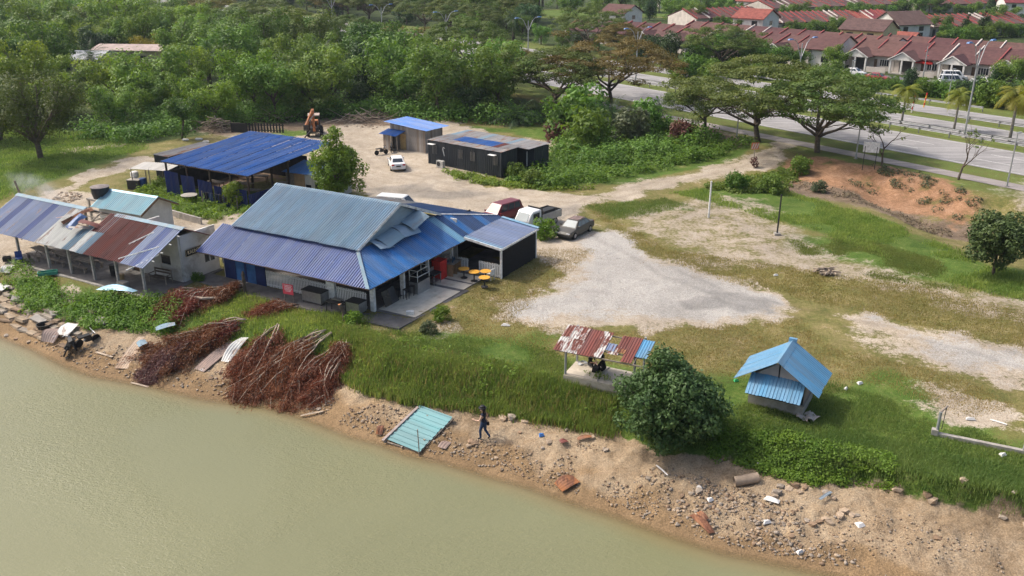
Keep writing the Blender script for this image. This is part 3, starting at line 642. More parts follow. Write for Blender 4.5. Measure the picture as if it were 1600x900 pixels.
for sx in (-.19,.19):
    for sy in (-.19,.19): MB().box((0,0,.21), (.045,.045,.42)).build('leg', M_WHITEW, t, (sx, sy, 0))
o = MB().box((0,0,.14), (.5,.28,.25)).build('white_crate', M_WHITEW, None, RT(1.1, 2.75, .1), RA+.5); tag(o, 'small white box left on the corner of the tiled floor', 'box')
# red notice board
t = Rthing('red_sign', 'red notice board on two stakes in front of the white pickets', 'sign', -7.6, .6, 6, z=0)
MB().box((0,0,1.0), (.86,.04,.75)).build('board', simple('red_notice_board', (.62,.07,.10), .6, .1, 3), t)
for x in (-.35,.35): MB().box((x,.04,.5), (.05,.05,1.1)).build('stake', M_WOOD, t)
ln = MB()
for z, w_ in ((1.28,.66),(1.17,.5),(1.06,.6),(.96,.54),(.86,.4)):
    x = -w_/2
    while x < w_/2: k = random.uniform(.05,.11); ln.box((x+k/2,-.024,z), (k*.8,.008,.05)); x += k+.02
ln.build('lettering', simple('sign_white_lettering', (.75,.72,.72), .6), t)
# ---------------------------------------------------------------- dining shed with the patched roof
din = thing('dining_shed', 'long open dining shed with patched rusty roof and a hole near the ridge', 'shed', (RC.x, RC.y, 0), RA)
PL = -35.6
def pmat(i, n):
    x = PL+(i+.5)*19.2/n
    if x < -28.4: return T_GREYB if i % 4 != 2 else T_PURP
    if x < -24.9: return T_WHITE
    if x < -22.9: return T_CAP if i % 2 else T_WHITE
    if x < -18.6: return T_MAROON
    return T_GREYB if i % 2 else T_PURP
hole = lambda x: -26.9 < PL+x < -23.6
sheets(din, (PL,-3.95,2.38), (1,0,0), 19.2, (0,1,.485), 3.85, pmat, hi=lambda x: (2.0 if -26.9 < PL+x < -25 else 2.5) if hole(x) else 3.85, sw=.8)
sheets(din, (PL+19.2,3.5,2.42), (-1,0,0), 19.2, (0,-1,.485), 3.72, lambda i, n: T_GREY if i % 3 else T_MAROON, skip=lambda i, n: hole(19.2-(i+.5)*19.2/n), sw=.8)
sheets(din, (-24.2,-2.0,3.36), (1,0,0), 2.6, (0,1,.485), 1.85, T_MAROON, sw=.86, lift=.02)
cp = MB(); cp.prism([(-.42,4.20),(-.1,4.34),(.22,4.20),(-.1,4.29)], 'x', PL, -27.0); cp.prism([(-.42,4.20),(-.1,4.34),(.22,4.20),(-.1,4.29)], 'x', -23.5, PL+19.3); cp.build('ridge_cap', T_CAP, din)
rf = MB()
for x in (-33.4,-30,-27,-25.3,-23.6,-20.2,-17.6): rf.bar((x,-3.9,2.33), (x,-.1,4.17), .07, .1); rf.bar((x,3.4,2.4), (x,-.1,4.17), .07, .1)
rf.build('rafter', M_WOOD, din)
pu = MB()
for y in (-3.6,-2.6,-1.6,-.7): pu.bar((PL+.1,y,2.33+.485*(y+3.95)+.0), (-16.7,y,2.33+.485*(y+3.95)), .05, .05)
pu.bar((-26.8,-.1,4.0), (-23.6,-.1,4.0), .06); pu.bar((-26,-1.4,3.5), (-24.2,.4,4.0), .06); pu.bar((-25.6,1.8,3.2),(-24.9,-1.6,3.5),.05); pu.build('purlin', M_WOOD, din)
for (x, y, z, rz, rx, ry, ln, wd, mt) in ((-27.3,-1.3,3.75,62,-8,14,2.2,.6,T_GREY),(-27.0,-1.0,3.85,70,16,-12,2.4,.5,T_RUSTO),(-24.4,-1.75,3.75,20,10,22,1.9,.6,T_MAROON),(-25.0,-2.1,3.42,48,4,20,1.9,.55,T_GREY),(-26.4,-1.6,3.62,95,25,-18,1.6,.6,T_DARKBLUE)):
    mb = MB(); n = 6
    for j in range(n+1):
        t = j/n-.5; mb.v += [(t*ln, -wd/2, .18*math.sin(t*3+1)), (t*ln, 0, .06+.22*math.sin(t*3.4+1)), (t*ln, wd/2, .15*math.sin(t*2.6+.5))]
    mb.f = [f for j in range(n) for f in ((3*j,3*j+1,3*j+4,3*j+3),(3*j+1,3*j+2,3*j+5,3*j+4))]; mb.m = [0]*len(mb.f)
    o = mb.build('loose_sheet', mt, din, (x, y, z), fix=False); o.rotation_euler = (R_(rx), R_(ry), R_(rz))
bt = MB(); bt.bar((-19.2,-3.7,2.56), (-16.8,-2.1,3.36), .07); bt.bar((-18.5,-1.0,3.88),(-19.6,-2.4,3.2),.07); bt.bar((-17.6,-4.4,2.2),(-16.3,-2.6,3.0),.06)
for k in range(4): bt.bar((-16.9,-3.2+k*.8,2.72+k*.38), (-16.1,-3.2+k*.8,2.72+k*.38), .05)
bt.build('loose_batten', M_WHITEW, din)
for x in (-35.0,-31.9,-28.3,-25.7,-23.05,-20.4,-17.6):
    for y in ((-3.15,) if x > -23.2 else (-3.15, 3.0)): MB().box((0,0,(2.68)/2), (.16,.16,2.7)).build('post', M_POSTG, din, (x, y, 0))
fl = MB(); fl.prism([(-33.2,-3.6),(-16.3,-3.55),(-16.3,-.5),(-16.6,3.2),(-33.2,3.2)], 'z', -.3, .1); fl.build('floor_slab', M_DARKCONC, din)
MB().box((-25,-3.75,.02), (16,.25,.22)).build('step_kerb', M_CONC, din)
rm = MB(); wall(rm, (-22.9,-.3), (-16.95,-.3), .08, 3.85, .14, [(3.9,4.9,1.25,1.95),(.5,1.3,.1,2.0)]); wall(rm, (-16.95,-.23), (-16.95,3.1), .08, 3.6, .14, [(2.05,3.0,.95,1.95)]); wall(rm, (-22.9,-.2), (-22.9,3.1), .08, 3.4, .14); wall(rm, (-22.9,3.1), (-16.9,3.1), .08, 2.5, .14)
rm.prism([(-3.4,2.55),(-.3,2.55),(-.3,3.9)], 'x', -16.99, -16.93) if False else None
rm.build('room_wall', M_PLASTER, din)
MB().box((-18.5,-.3,1.6), (.98,.06,.68)).build('window', M_GLASS, din)
wf = MB(); wf.box((-16.95,2.3,1.45), (.05,.93,.98)); wf.build('window', M_GLASS, din)
wf = MB(); wf.box((-16.9,2.3,1.45), (.06,.05,1.0)); wf.build('window_bar', M_WHITEW, din)
MB().box((-22.0,-.28,1.05), (.78,.05,1.85)).build('door', M_BROWN, din)
# counter sign on the room's end wall
sg = Rthing('kaunter_sign', 'black sign with cream letters KAUNTER on the white end wall', 'sign', -16.80, .95, 90, z=2.2)
MB().box((0,0,0), (1.75,.05,.52)).build('board', simple('black_sign_board', (.015,.013,.012), .6), sg)
sb = MB(); sb.bar((-.875,-.03,.25),(.875,-.03,.25),.02); sb.bar((-.875,-.03,-.25),(.875,-.03,-.25),.02); sb.bar((-.865,-.03,-.24),(-.865,-.03,.24),.02); sb.bar((.865,-.03,-.24),(.865,-.03,.24),.02); sb.build('border', simple('cream_sign_paint', (.72,.58,.36), .6), sg)
cv = bpy.data.curves.new('lettering', 'FONT'); cv.body = 'KAUNTER'; cv.size = .40; cv.extrude = .012; cv.offset = .006; cv.align_x = 'CENTER'; cv.align_y = 'CENTER'
cv.materials.append(bpy.data.materials['cream_sign_paint']); o = link('lettering', cv, sg, (0, -.03, 0)); o.rotation_euler = (math.pi/2, 0, 0); o.scale = (.80, 1, 1)
# ---------------------------------------------------------------- small white house with pale blue roof
hs = Rthing('white_house', 'small white house with pale aqua gable roof behind the dining shed', 'house', -30.6, 6.9, 3, z=0)
wm = MB(); wall(wm, (-2.5,-1.65), (2.35,-1.65), 0, 2.35); wall(wm, (2.35,-1.7), (2.35,1.7), 0, 2.35); wall(wm, (-2.5,1.65), (2.3,1.65), 0, 2.35); wall(wm, (-2.5,-1.6), (-2.5,1.6), 0, 2.35)
wm.prism([(-1.7,2.35),(1.7,2.35),(0,3.2)], 'x', 2.29, 2.41); wm.build('wall', M_PLASTER, hs)
sheets(hs, (-3.1,-2.05,2.25), (1,0,0), 6.0, (0,1,.52), 2.07, T_AQUA, rib=.22); sheets(hs, (2.9,2.05,2.25), (-1,0,0), 6.0, (0,-1,.52), 2.07, T_AQUA, rib=.22)
MB().prism([(-.2,3.28),(0,3.40),(.2,3.28),(0,3.35)], 'x', -3.1, 2.9).build('ridge_cap', T_BLUEL, hs)
b2 = MB(); b2.bar((2.92,-2.05,2.18),(2.92,0,3.25),.05,.16); b2.bar((2.92,2.05,2.18),(2.92,0,3.25),.05,.16); b2.build('barge_board', M_BROWN, hs)
MB().box((-.6,-1.72,1.3), (.8,.04,.7)).build('window', M_GLASS, hs)
# water tank on its stand
ts = Rthing('tank_stand', 'grey concrete water tank stand behind the patched roof', 'stand', -34.0, 6.2, 0, z=0)
MB().box((0,0,2.55), (2.1,1.5,.16)).build('platform', M_CONC, ts)
for x in (-.92,.92):
    for y in (-.62,.62): MB().box((0,0,1.24), (.16,.16,2.5)).build('leg', M_CONC, ts, (x, y, 0))
wt = Rthing('water_tank', 'round black plastic water tank on the concrete stand', 'water tank', -34.0, 6.2, 0, z=2.63)
MB().lathe([(.62,0),(.74,.5),(.74,.9),(.70,.98)], n=24).build('tank_body', simple('black_tank_plastic', (.018,.022,.026), .45, .2, 3), wt)
MB().lathe([(.80,.97),(.80,1.02),(.35,1.12),(.2,1.16),(.02,1.17)], n=24).build('lid', simple('dusty_tank_lid', (.20,.17,.16), .8, .25, 3), wt)
# ---------------------------------------------------------------- big blue roofed open shed
bA = P(250,252,3.3); bS = thing('blue_shed', 'wide open shed with a royal blue sloping roof and navy panels below', 'shed', (bA.x, bA.y, 0), R_(-30.8))
BW, BD = 12.1, 11.9; M_DKWOOD = simple('dark_timber', (.05,.035,.025), .85, .3, 3)
sheets(bS, (0,0,3.3), (1,0,0), BW, (0,1,.083), BD, T_ROYAL, rib=.28, rh=.06, lift=.02)
pm = M_WOOD
for x in (.4,3.4,6.6,9.4,BW-.4):
    for y in (.3,5.5,BD-.4): MB().box((0,0,(3.25+.083*y)/2), (.15,.15,3.25+.083*y)).build('post', M_DKWOOD, bS, (x, y, 0))
bm_ = MB(); 
for y in (.3,5.5,BD-.4): bm_.bar((.1,y,3.2+.083*y-.04),(BW-.1,y,3.2+.083*y-.04),.1,.14)
bm_.build('beam', M_BROWN, bS)
for x0, w_, z0, z1, tl in ((.6,2.0,.1,2.5,0),(3.0,1.9,.05,2.35,.03),(5.3,1.9,-.05,2.2,-.02),(7.5,1.0,.2,1.9,0),(8.6,3.3,-.1,2.0,.0)):
    sheets(bS, (x0,-.15,z0), (1,0,tl), w_, (0,0,1), z1-z0, T_NAVY, name='wall_panel', sw=w_/max(1, round(w_/.8)))
sheets(bS, (BW-.1,-.1,-.1), (0,1,0), 4.5, (0,0,1), 1.7, T_NAVY, name='wall_panel')
wb = MB(); wall(wb, (.6,BD-.5), (BW-3.5,BD-.5), 0, 2.6, .06); wall(wb, (.3,1.2), (.3,BD-.6), 0, 2.2, .06); wb.build('added_dark_boarding', M_DARKIN, bS)  # boarding added to keep sun out and darken the open shed
fm = MB(); fm.box((BW/2,BD/2,-.02), (BW-.6,BD-.6,.1)); fm.build('floor_slab', simple('brown_earth_floor', (.20,.14,.095), .95, .3, 1), bS)
TT = ('front left','front middle','front right','back middle','back right','back left')
for k, (x, y) in enumerate(((3,4),(6,5),(8.5,3.5),(5,8),(9.5,7.5),(2.3,8.5))):
    p = bS.matrix_basis @ Vector((x, y, 0)); t = thing('timber_table', 'timber trestle table at the %s under the big blue roof' % TT[k], 'table', (p.x, p.y, .04), R_(-30.8+10*k), 'trestle tables under the blue roof')
    MB().box((0,0,.74), (1.8,.75,.06)).build('tabletop', M_WOOD, t)
    for sx in (-.75,.75):
        for sy in (-.28,.28): MB().box((0,0,.36), (.07,.07,.72)).build('leg', M_BROWN, t, (sx, sy, 0))
# grey container and canopy on the left of it
gF, gB = P(240,241,2.75), P(314,224,2.75); gth_ = math.atan2(gB.y-gF.y, gB.x-gF.x); gs = thing('grey_lean_to', 'grey steel lean-to with rusty flat roof behind the blue shed', 'shed', (gF.x, gF.y, 0), gth_-math.pi/2)
sheets(gs, (0,0,0), (0,1,0), (gB-gF).length, (0,0,1), 2.7, T_CONT, name='wall_panel'); sheets(gs, (0,0,0), (1,0,0), 2.3, (0,0,1), 2.7, T_CONT, name='wall_panel')
sheets(gs, (-.1,-.1,2.72), (1,0,0), 2.5, (0,1,.02), (gB-gF).length+.2, lambda i, n: T_GREY if i != 2 else T_PATCHG)
cn = thing('canopy', 'low flat cream canopy on thin poles left of the blue shed', 'canopy', bS.matrix_basis @ Vector((-4.2,-.6,0)), R_(-30.8+18))
sheets(cn, (0,0,2.15), (1,0,0), 4.3, (0,1,.05), 2.6, tin('cream_sheet', (.52,.49,.43), .4, (.36,.31,.26), thr=.6), rh=.02)
for x in (.1,2.1,4.2):
    for y in (.15,2.4): MB().box((0,0,1.1), (.07,.07,2.2)).build('pole', M_WOOD, cn, (x, y, 0))
# small shack on the right of the blue shed
sh = thing('wooden_shack', 'low shack of white boards and plywood with blue roof between shed and tree', 'shack', P(470,306,0)*1.0, RA+R_(4)); sh.location.z = 0
sh.location = P(462,304,0); sh.location.z = 0
sheets(sh, (-1.3,-.3,2.25), (1,0,0), 6.3, (0,1,.12), 3.6, lambda i, n: T_BLUE if i < 4 else T_CAP)
wm = MB(); wall(wm, (0,0), (1.3,0), 0, 2.2, .06); wm.build('plywood_wall', simple('yellowed_plywood', (.36,.24,.13), .85, .2, 2), sh)
wm = MB(); wall(wm, (-1.0,0), (-.02,0), 0, 2.2, .06); wm.build('board_wall', M_WOOD, sh)
sheets(sh, (1.32,-.02,0), (1,0,0), 3.3, (0,0,1), 2.22, T_WBAR, name='wall_panel', rib=.18); sheets(sh, (4.6,0,0), (0,1,0), 3.0, (0,0,1), 2.3, T_WBAR, name='wall_panel', rib=.18)
MB().box((2.95,-.07,1.2), (.75,.06,.6)).build('window', M_GLASS, sh); MB().box((1.75,-.07,.95), (.6,.06,.5)).build('window', M_GLASS, sh)
wm = MB(); wall(wm, (-1.0,3), (4.5,3), 0, 2.3, .06); wm.build('rear_wall', M_WOOD, sh)
# small red-brown shed between restaurant and white house
sm = Rthing('brown_lean_to', 'small lean-to with rust brown roof at the left end of the restaurant', 'shed', -16.8, 5.3, 0, z=0)
sheets(sm, (-1.2,-1.4,2.2), (1,0,0), 3.0, (0,1,.2), 3.0, T_MAROON); wm = MB(); wall(wm, (-1,-1), (1.6,-1), 0, 2.2, .06); wall(wm, (-1,-1), (-1,1.4), 0, 2.3, .06); wm.build('wall', M_NAVYW, sm); MB().bar((-1.3,-1.42,2.22),(1.8,-1.42,2.22),.25,.06).build('gutter', T_AQUA, sm)
# ---------------------------------------------------------------- container cabins
cA = RT(-22.9, 40.0)
def container(label, x, y, L, D, H, gx):
    t = Rthing('container_cabin', label, 'cabin', x, y, -9.5, 'charcoal container cabins', z=0)
    sheets(t, (0,0,.05), (1,0,0), L, (0,0,1), H, T_CONT, name='wall_panel', sw=1.1, rib=.28, rh=.05)
    sheets(t, (L,0,.05), (0,1,0), D, (0,0,1), H, T_CONT, name='wall_panel', sw=1.0, rib=.28, rh=.05)
    sheets(t, (L,D,.05), (-1,0,0), L, (0,0,1), H, T_CONT, name='wall_panel', sw=1.1, rib=.28, rh=.05); sheets(t, (0,D,.05), (0,-1,0), D, (0,0,1), H, T_CONT, name='wall_panel', sw=1.0, rib=.28, rh=.05)
    fr = MB()
    for xx in (0,L):
        for yy in (0,D): fr.box((xx,yy,H/2+.03), (.14,.14,H+.06))
    fr.build('corner_post', T_CONT, t); return t
ct = container('long charcoal container cabin with windows and rusty patched roof', -22.9, 40.3, 10.6, 2.6, 2.6, 0)
for x in (1.0,4.9,6.7,9.9):
    wn = MB().box((0,-.07,1.75), (.55,.06,.95)).build('window', M_GLASS, ct, (x, 0, 0)); wf = MB()
    for dx in (-.28,-.1,.1,.28): wf.box((dx,-.11,1.75), (.03,.03,.98))
    wf.build('window_grille', M_STEEL, wn)
for x in (.7,9.6): MB().box((x,-.3,2.35), (.9,.5,.05)).build('awning', M_WHITEW, ct)
pipe = MB(); pipe.tube([(2.6,-.15,2.1),(2.45,-.25,2.2),(2.4,-.25,2.0),(2.5,-.12,1.2)], .05, 6); pipe.build('pipe', M_WHITEW, ct)
def crm(i, n): return (T_ROYAL if 3 < i < 12 else T_GREY)
sheets(ct, (-.1,-.1,2.72), (1,0,0), 10.8, (0,1,.03), 1.5, lambda i, n: T_GREY if i % 4 else T_PATCHG, rh=.025)
sheets(ct, (-.1,1.4,2.78), (1,0,0), 10.8, (0,1,.02), 2.1, lambda i, n: T_ROYAL if 2 < i < 10 else (T_MAROON if i == 10 else T_GREY), rh=.03)
c2 = container('charcoal container cabin behind with open bay and grey roof', -22.2, 44.3, 11.9, 2.5, 2.6, 0)
sheets(c2, (-.1,-1.2,2.76), (1,0,0), 12.2, (0,1,0.012), 3.9, lambda i, n: T_GREY if i % 5 else T_CAP, rh=.02)
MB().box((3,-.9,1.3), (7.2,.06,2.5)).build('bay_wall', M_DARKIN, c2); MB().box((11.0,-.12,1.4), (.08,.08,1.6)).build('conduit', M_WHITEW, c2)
ac = P(684,262,0); t = thing('air_conditioner', 'grey air conditioner box on the ground at the container wall', 'air conditioner', (ac.x+.35, ac.y-.2, g1(ac.x, ac.y)), RA-.15)
MB().box((0,0,.42), (.95,.4,.75)).build('casing', simple('grey_ac_casing', (.42,.41,.38), .6), t); MB().lathe([(.26,0),(.26,.02),(.05,.03)], (-.15,-.2,.45), 16, Matrix.Rotation(math.pi/2, 4, 'X')).build('fan_grille', M_DKSTEEL, t)
# ---------------------------------------------------------------- wooden hut with blue roof
wA = P(610,233,0); wh = thing('wooden_hut', 'grey plank hut with blue mono-pitch roof beyond the white sedan', 'hut', (wA.x, wA.y+.8, 0), R_(-36))
M_PLANK = [simple('grey_plank_%s' % n, c, .9, .25, 2) for n, c in (('pale', (.36,.33,.295)), ('mid', (.30,.27,.24)), ('brown', (.25,.20,.16)))]
def planks(par, a, b, z0, z1, pw=.32):
    a = Vector((*a, 0)); b = Vector((*b, 0)); d = b-a; n = max(1, int(d.length/pw)); ang = math.atan2(d.y, d.x); me = MB().box((0,0,.5), (d.length/n-.012,.03,1)).mesh('plank', None) if False else None
    for i in range(n):
        c = a+d*(i+.5)/n; o = MB().box((0,0,.5), (d.length/n-.012,.03,1)).build('plank', random.choice(M_PLANK), par, (c.x, c.y, z0+random.uniform(-.04,.0)), ang) if i < 1 else None
        if o is None:
            o = link('plank', planks.me, par, (c.x, c.y, z0+random.uniform(-.04,0)), ang); o.material_slots[0].link = 'OBJECT'; o.material_slots[0].material = random.choice(M_PLANK)
        else: planks.me = o.data
        zz = z1(i/n) if callable(z1) else z1
        o.scale.z = zz-z0; o.location.x += random.uniform(-.004,.004)
planks(wh, (0,0), (5.6,0), 0, lambda t: 3.15-.35*t); planks(wh, (5.6,0), (5.6,3.2), 0, 2.75); planks(wh, (0,3.2), (5.6,3.2), 0, 2.8, .6); planks(wh, (0,0), (0,3.2), 0, 3.1, .5)
sheets(wh, (6.3,-.5,2.82), (0,1,0), 4.2, (-1,0,.06), 6.9, T_ROYAL, rh=.025)
sheets(wh, (-.4,-1.7,1.95), (1,0,0), 2.9, (0,1,.22), 1.7, T_ROYAL)
planks(wh, (.0,-1.3), (1.2,-1.3), 0, 1.95); MB().box((2.1,-.06,1.0), (.9,.05,1.9)).build('door', simple('yellow_plywood_door', (.42,.29,.13), .8, .2, 2), wh)
planks(wh, (0,-1.3), (0,-.05), 0, 2.0)
for x in (1.6,2.4): MB().box((x,-1.45,.95), (.08,.08,1.9)).build('porch_post', M_WOOD, wh)
# ================================================================== VEGETATION
M_BARK = simple('grey_brown_bark', (.11,.085,.065), .95, .3, 3, jit=.2); M_BARKP = simple('pale_palm_bark', (.24,.22,.19), .95, .25, 4); M_DRYB = simple('bare_pale_branch', (.36,.29,.22), .9, .25, 4, jit=.2)
L_FOR = leafmat('woodland_leaf', (.040,.104,.015), (.19,.30,.048), .32, .30); L_BRI = leafmat('bright_leaf', (.07,.16,.016), (.235,.33,.045), .36, .2)
L_DARK = leafmat('dark_leaf', (.020,.055,.015), (.06,.115,.03), .2, .2); L_MANGO = leafmat('glossy_dark_leaf', (.022,.062,.015), (.125,.19,.06), .26, .08, nsc=.8)
L_RAIN = leafmat('rain_tree_leaf', (.06,.11,.018), (.15,.185,.04), .34, .14); L_RUST = leafmat('olive_brown_leaf', (.105,.105,.022), (.19,.15,.035), .34, .1)
L_FEATH = leafmat('feathery_leaf', (.035,.075,.012), (.095,.13,.022), .3, .12); L_PALM = leafmat('palm_leaflet', (.025,.06,.022), (.06,.105,.04), .25, .2)
L_FOX = leafmat('yellow_green_palm_leaflet', (.13,.17,.018), (.26,.23,.03), .35, .1); L_YEL = leafmat('yellow_leaf', (.24,.24,.03), (.36,.27,.03), .4, .1)
L_GREYG = leafmat('grey_green_leaf', (.055,.08,.035), (.105,.125,.06), .25, .16); L_BAN = leafmat('banana_leaf', (.06,.14,.025), (.14,.22,.05), .4, .15)
L_MAR = leafmat('dry_reddish_leaf', (.11,.045,.035), (.17,.085,.05), .2, .2)
L_UND = leafmat('undergrowth_leaf', (.055,.125,.015), (.165,.255,.04), .4, .15, nsc=.3); L_WEED = leafmat('weed_leaf', (.075,.165,.020), (.21,.32,.04), .42, .1, nsc=.5)
L_GRT = leafmat('tall_grass_blade', (.105,.20,.022), (.29,.35,.065), .5, .1, sat=.9, nsc=.4); L_GRS = leafmat('short_grass_blade', (.090,.165,.024), (.23,.28,.06), .45, .1, sat=.9, nsc=.3)
L_DRYG = leafmat('dry_grass_blade', (.20,.18,.05), (.36,.29,.12), .4, .1, nsc=.3)
def leaves(C, Nrm, size, rg, aspect=.55, fold=.25):
    """diamond leaves (two triangles, folded) at points C facing Nrm"""
    n = len(C); size = np.broadcast_to(size, (n,))[:, None]
    Nrm = Nrm/np.maximum(np.linalg.norm(Nrm, axis=1, keepdims=True), 1e-6)
    r = rg.normal(size=(n, 3)); u = np.cross(Nrm, r); u /= np.maximum(np.linalg.norm(u, axis=1, keepdims=True), 1e-6); v = np.cross(Nrm, u)
    a = C-u*size*.5; b = C+v*size*aspect*.5-Nrm*size*fold*.3; c = C+u*size*.5; d = C-v*size*aspect*.5-Nrm*size*fold*.3
    V = np.stack([a, b, c, d], 1).reshape(-1, 3); i = np.arange(n)*4
    F = np.concatenate([np.stack([i, i+1, i+2], 1), np.stack([i, i+2, i+3], 1)])
    val = np.repeat(np.clip(rg.normal(.5, .26, n), 0, 1), 4); return V, F, val
def cloud(clumps, n, size, rg, shell=.55, up=.55, outw=1.25, jitter=.5):
    """leaves over clumps (x, y, z, rx, ry, rz)"""
    cl = np.asarray(clumps, float); wts = (cl[:,3]*cl[:,4]+cl[:,3]*cl[:,5])+.01; k = rg.choice(len(cl), n, p=wts/wts.sum())
    d = rg.normal(size=(n, 3)); d /= np.linalg.norm(d, axis=1, keepdims=True)
    r = (shell+(1-shell)*rg.random(n))[:, None]*(1+.12*rg.normal(size=(n,1)))
    C = cl[k, :3]+d*r*cl[k, 3:6]; N = d*outw+np.array([0, 0, up])+rg.normal(size=(n, 3))*jitter
    V, F, val = leaves(C, N, size*(.7+.6*rg.random(n)), rg)
    cv = rg.random(len(cl)); val = np.clip(val*.65+np.repeat(cv[k], 4)*.35, 0, 1); return V, F, val
def leafmesh(name, parts, mat):
    o = 0; Vs, Fs, vs = [], [], []
    for V, F, v in parts: Vs.append(V); Fs.append(F+o); vs.append(v); o += len(V)
    return np_mesh(name, np.concatenate(Vs), np.concatenate(Fs), 3, mat, {'v': np.concatenate(vs)})
def limb(mb, p, d, L, r0, r1, rg, bend=.25, up=.1, k=4, n=6):
    pts = [Vector(p)]; d = Vector(d).normalized()
    for i in range(k):
        d = (d+Vector(rg.normal(size=3)*bend*.5)+Vector((0, 0, up))).normalized(); pts.append(pts[-1]+d*L/k)
    mb.tube(pts, list(np.linspace(r0, r1, k+1)), n); return pts, d
def tree_broad(seed, H=9, R=3.2, trunk_h=.35, nlimb=5, nleaf=4200, lsize=.42, flat=.8, lean=0, clr=1.1, leafm=None, low=0, sub=4, r0=.2, droop=0, shell=.5, cup=.5, umb=0., extra=0):
    rg = np.random.default_rng(seed); mb = MB(); clumps = []
    th = H*trunk_h; p = Vector((0, 0, -.3)); d = Vector((lean*rg.normal(), lean*rg.normal(), 1))
    pts, d = limb(mb, p, d, th+.3, r0, r0*.75, rg, .12, .1, 4, 8); top = pts[-1]
    for i in range(nlimb):
        az = 2*math.pi*(i+rg.random()*.6)/nlimb; tilt = (.55+.35*rg.random())*(1.25 if umb else 1)
        dd = Vector((math.cos(az)*tilt, math.sin(az)*tilt, .9 if not umb else .62)); L = (H-th)*(.55+.3*rg.random())
        if umb: L = R*(.62+.3*rg.random())
        ps, de = limb(mb, pts[-1-(i % 2)], dd, L, r0*.6, r0*.22, rg, .3, .12-.1*(umb > 0), 5, 6)
        for j in range(sub):
            q = ps[2+j % 3]; az2 = az+rg.normal()*.9; el = .2+.5*rg.random()
            d2 = Vector((math.cos(az2), math.sin(az2), el if not umb else .28+.2*rg.random())); L2 = R*(.35+.35*rg.random())
            p2, _ = limb(mb, q, d2, L2, r0*.2, r0*.06, rg, .35, .05, 3, 5)
            e = p2[-1]; c = clr*(.75+.6*rg.random()); clumps.append((e.x, e.y, e.z, c, c, c*flat))
            m = p2[1]; c = clr*(.6+.4*rg.random())
            if umb and m.z < H*.52: continue
            clumps.append((m.x, m.y, m.z+.1, c, c, c*flat))
        e = ps[-1]; clumps.append((e.x, e.y, e.z, clr, clr, clr*flat))
    for i in range(extra):   # an umbrella's upper tiers
        a = rg.random()*6.283; rr = R*math.sqrt(rg.random()); z = H*(1-.42*(rr/R)**2)-.4*rg.random()
        c = clr*(.7+.5*rg.random()); clumps.append((rr*math.cos(a), rr*math.sin(a), z, c, c, c*flat))
    for i in range(low):
        a = rg.random()*6.283; rr = R*(.3+.5*rg.random()); clumps.append((rr*math.cos(a), rr*math.sin(a), H*(.12+.3*rg.random()), clr, clr, clr*.9))
    tm = mb.mesh('trunk', M_BARK, True); cm = leafmesh('crown', [cloud(clumps, nleaf, lsize, rg, shell, cup)], leafm); return tm, cm
def tree_round(seed, R=3, H=6, base=.5, nleaf=9000, lsize=.26, leafm=None, nl=46, lump=.85, r0=.16, topk=0, flat=1.0):
    """dense rounded crown made of many leafy lumps on a real trunk and limbs"""
    rg = np.random.default_rng(seed); mb = MB(); clumps = []; zc = base+(H-base)/2; rz = (H-base)/2
    pts, d = limb(mb, (0,0,-.3), (0,0,1), base+.9, r0, r0*.8, rg, .1, .1, 3, 8)
    for i in range(nl):
        z = 1-2*(i+.5)/nl; a = i*2.39996+rg.normal()*.25; q = math.sqrt(max(0, 1-z*z)); s = .68+.17*rg.normal(); s = min(max(s, .35), .98)
        e = Vector((q*math.cos(a)*R*s, q*math.sin(a)*R*s, zc+z*rz*s)); c = lump*(.65+.7*rg.random())
        clumps.append((e.x, e.y, e.z, c, c, c*.85*flat))
        if i % 3 == 0: mb.tube([pts[-1], pts[-1].lerp(e, .5)+Vector((0,0,.2)), e], [r0*.5, r0*.3, r0*.08], 5)
    for k in range(topk): clumps.append((rg.normal()*R*.1, rg.normal()*R*.1, H-.1+rg.random()*.35, .5, .5, .6))
    tm = mb.mesh('trunk', M_BARK, True); return tm, leafmesh('crown', [cloud(clumps, nleaf, lsize, rg, .62, .35, 1.0, .6)], leafm)
def frond(rg, base, az, L, el, droop, nl, ll, width=.5):
    """one arching palm frond: leaflets both sides"""
    V, F, val = [], [], []; d = np.array([math.cos(az)*math.cos(el), math.sin(az)*math.cos(el), math.sin(el)]); p = np.array(base, float); side = np.array([-math.sin(az), math.cos(az), 0.])
    vv = rg.random()
    for i in range(nl):
        t = i/(nl-1); d = d+np.array([0, 0, -droop/nl]); d /= np.linalg.norm(d); q = p+d*L/nl; up = np.cross(side, d)
        l = ll*math.sin(math.pi*min(1, .12+t*.95))**.6
        for s in (-1, 1):
            tip = p+side*s*l*.85+d*l*.5-np.array([0, 0, 1])*l*(.25+.2*rg.random()); o = len(V); V += [p-d*width*.12, p+d*width*.12, tip]; F.append((o, o+1, o+2)); val += [vv*.6+.4*rg.random()]*3
        o = len(V); V += [p-side*.03, p+side*.03, q]; F.append((o, o+1, o+2)); val += [.9]*3; p = q
    return np.array(V), np.array(F), np.array(val)
def palm(seed, H, nf, L, ll, leafm, r=.2, bark=None, droop=1.5, el0=1.2, el1=-.3, nl=15, bulge=0):
    rg = np.random.default_rng(seed); mb = MB(); x = rg.normal()*.1*H*.2; y = rg.normal()*.1*H*.2
    mb.tube([(0,0,-.3),(x*.3,y*.3,H*.4),(x,y,H)], [r*(1.25+bulge), r, r*.85], 8)
    parts = [frond(rg, (x, y, H), i*2.4+rg.normal()*.15, L*(.85+.25*rg.random()), el0+(el1-el0)*i/nf, droop*(.8+.4*rg.random()), nl, ll) for i in range(nf)]
    return mb.mesh('trunk', bark or M_BARKP, True), leafmesh('crown', parts, leafm)
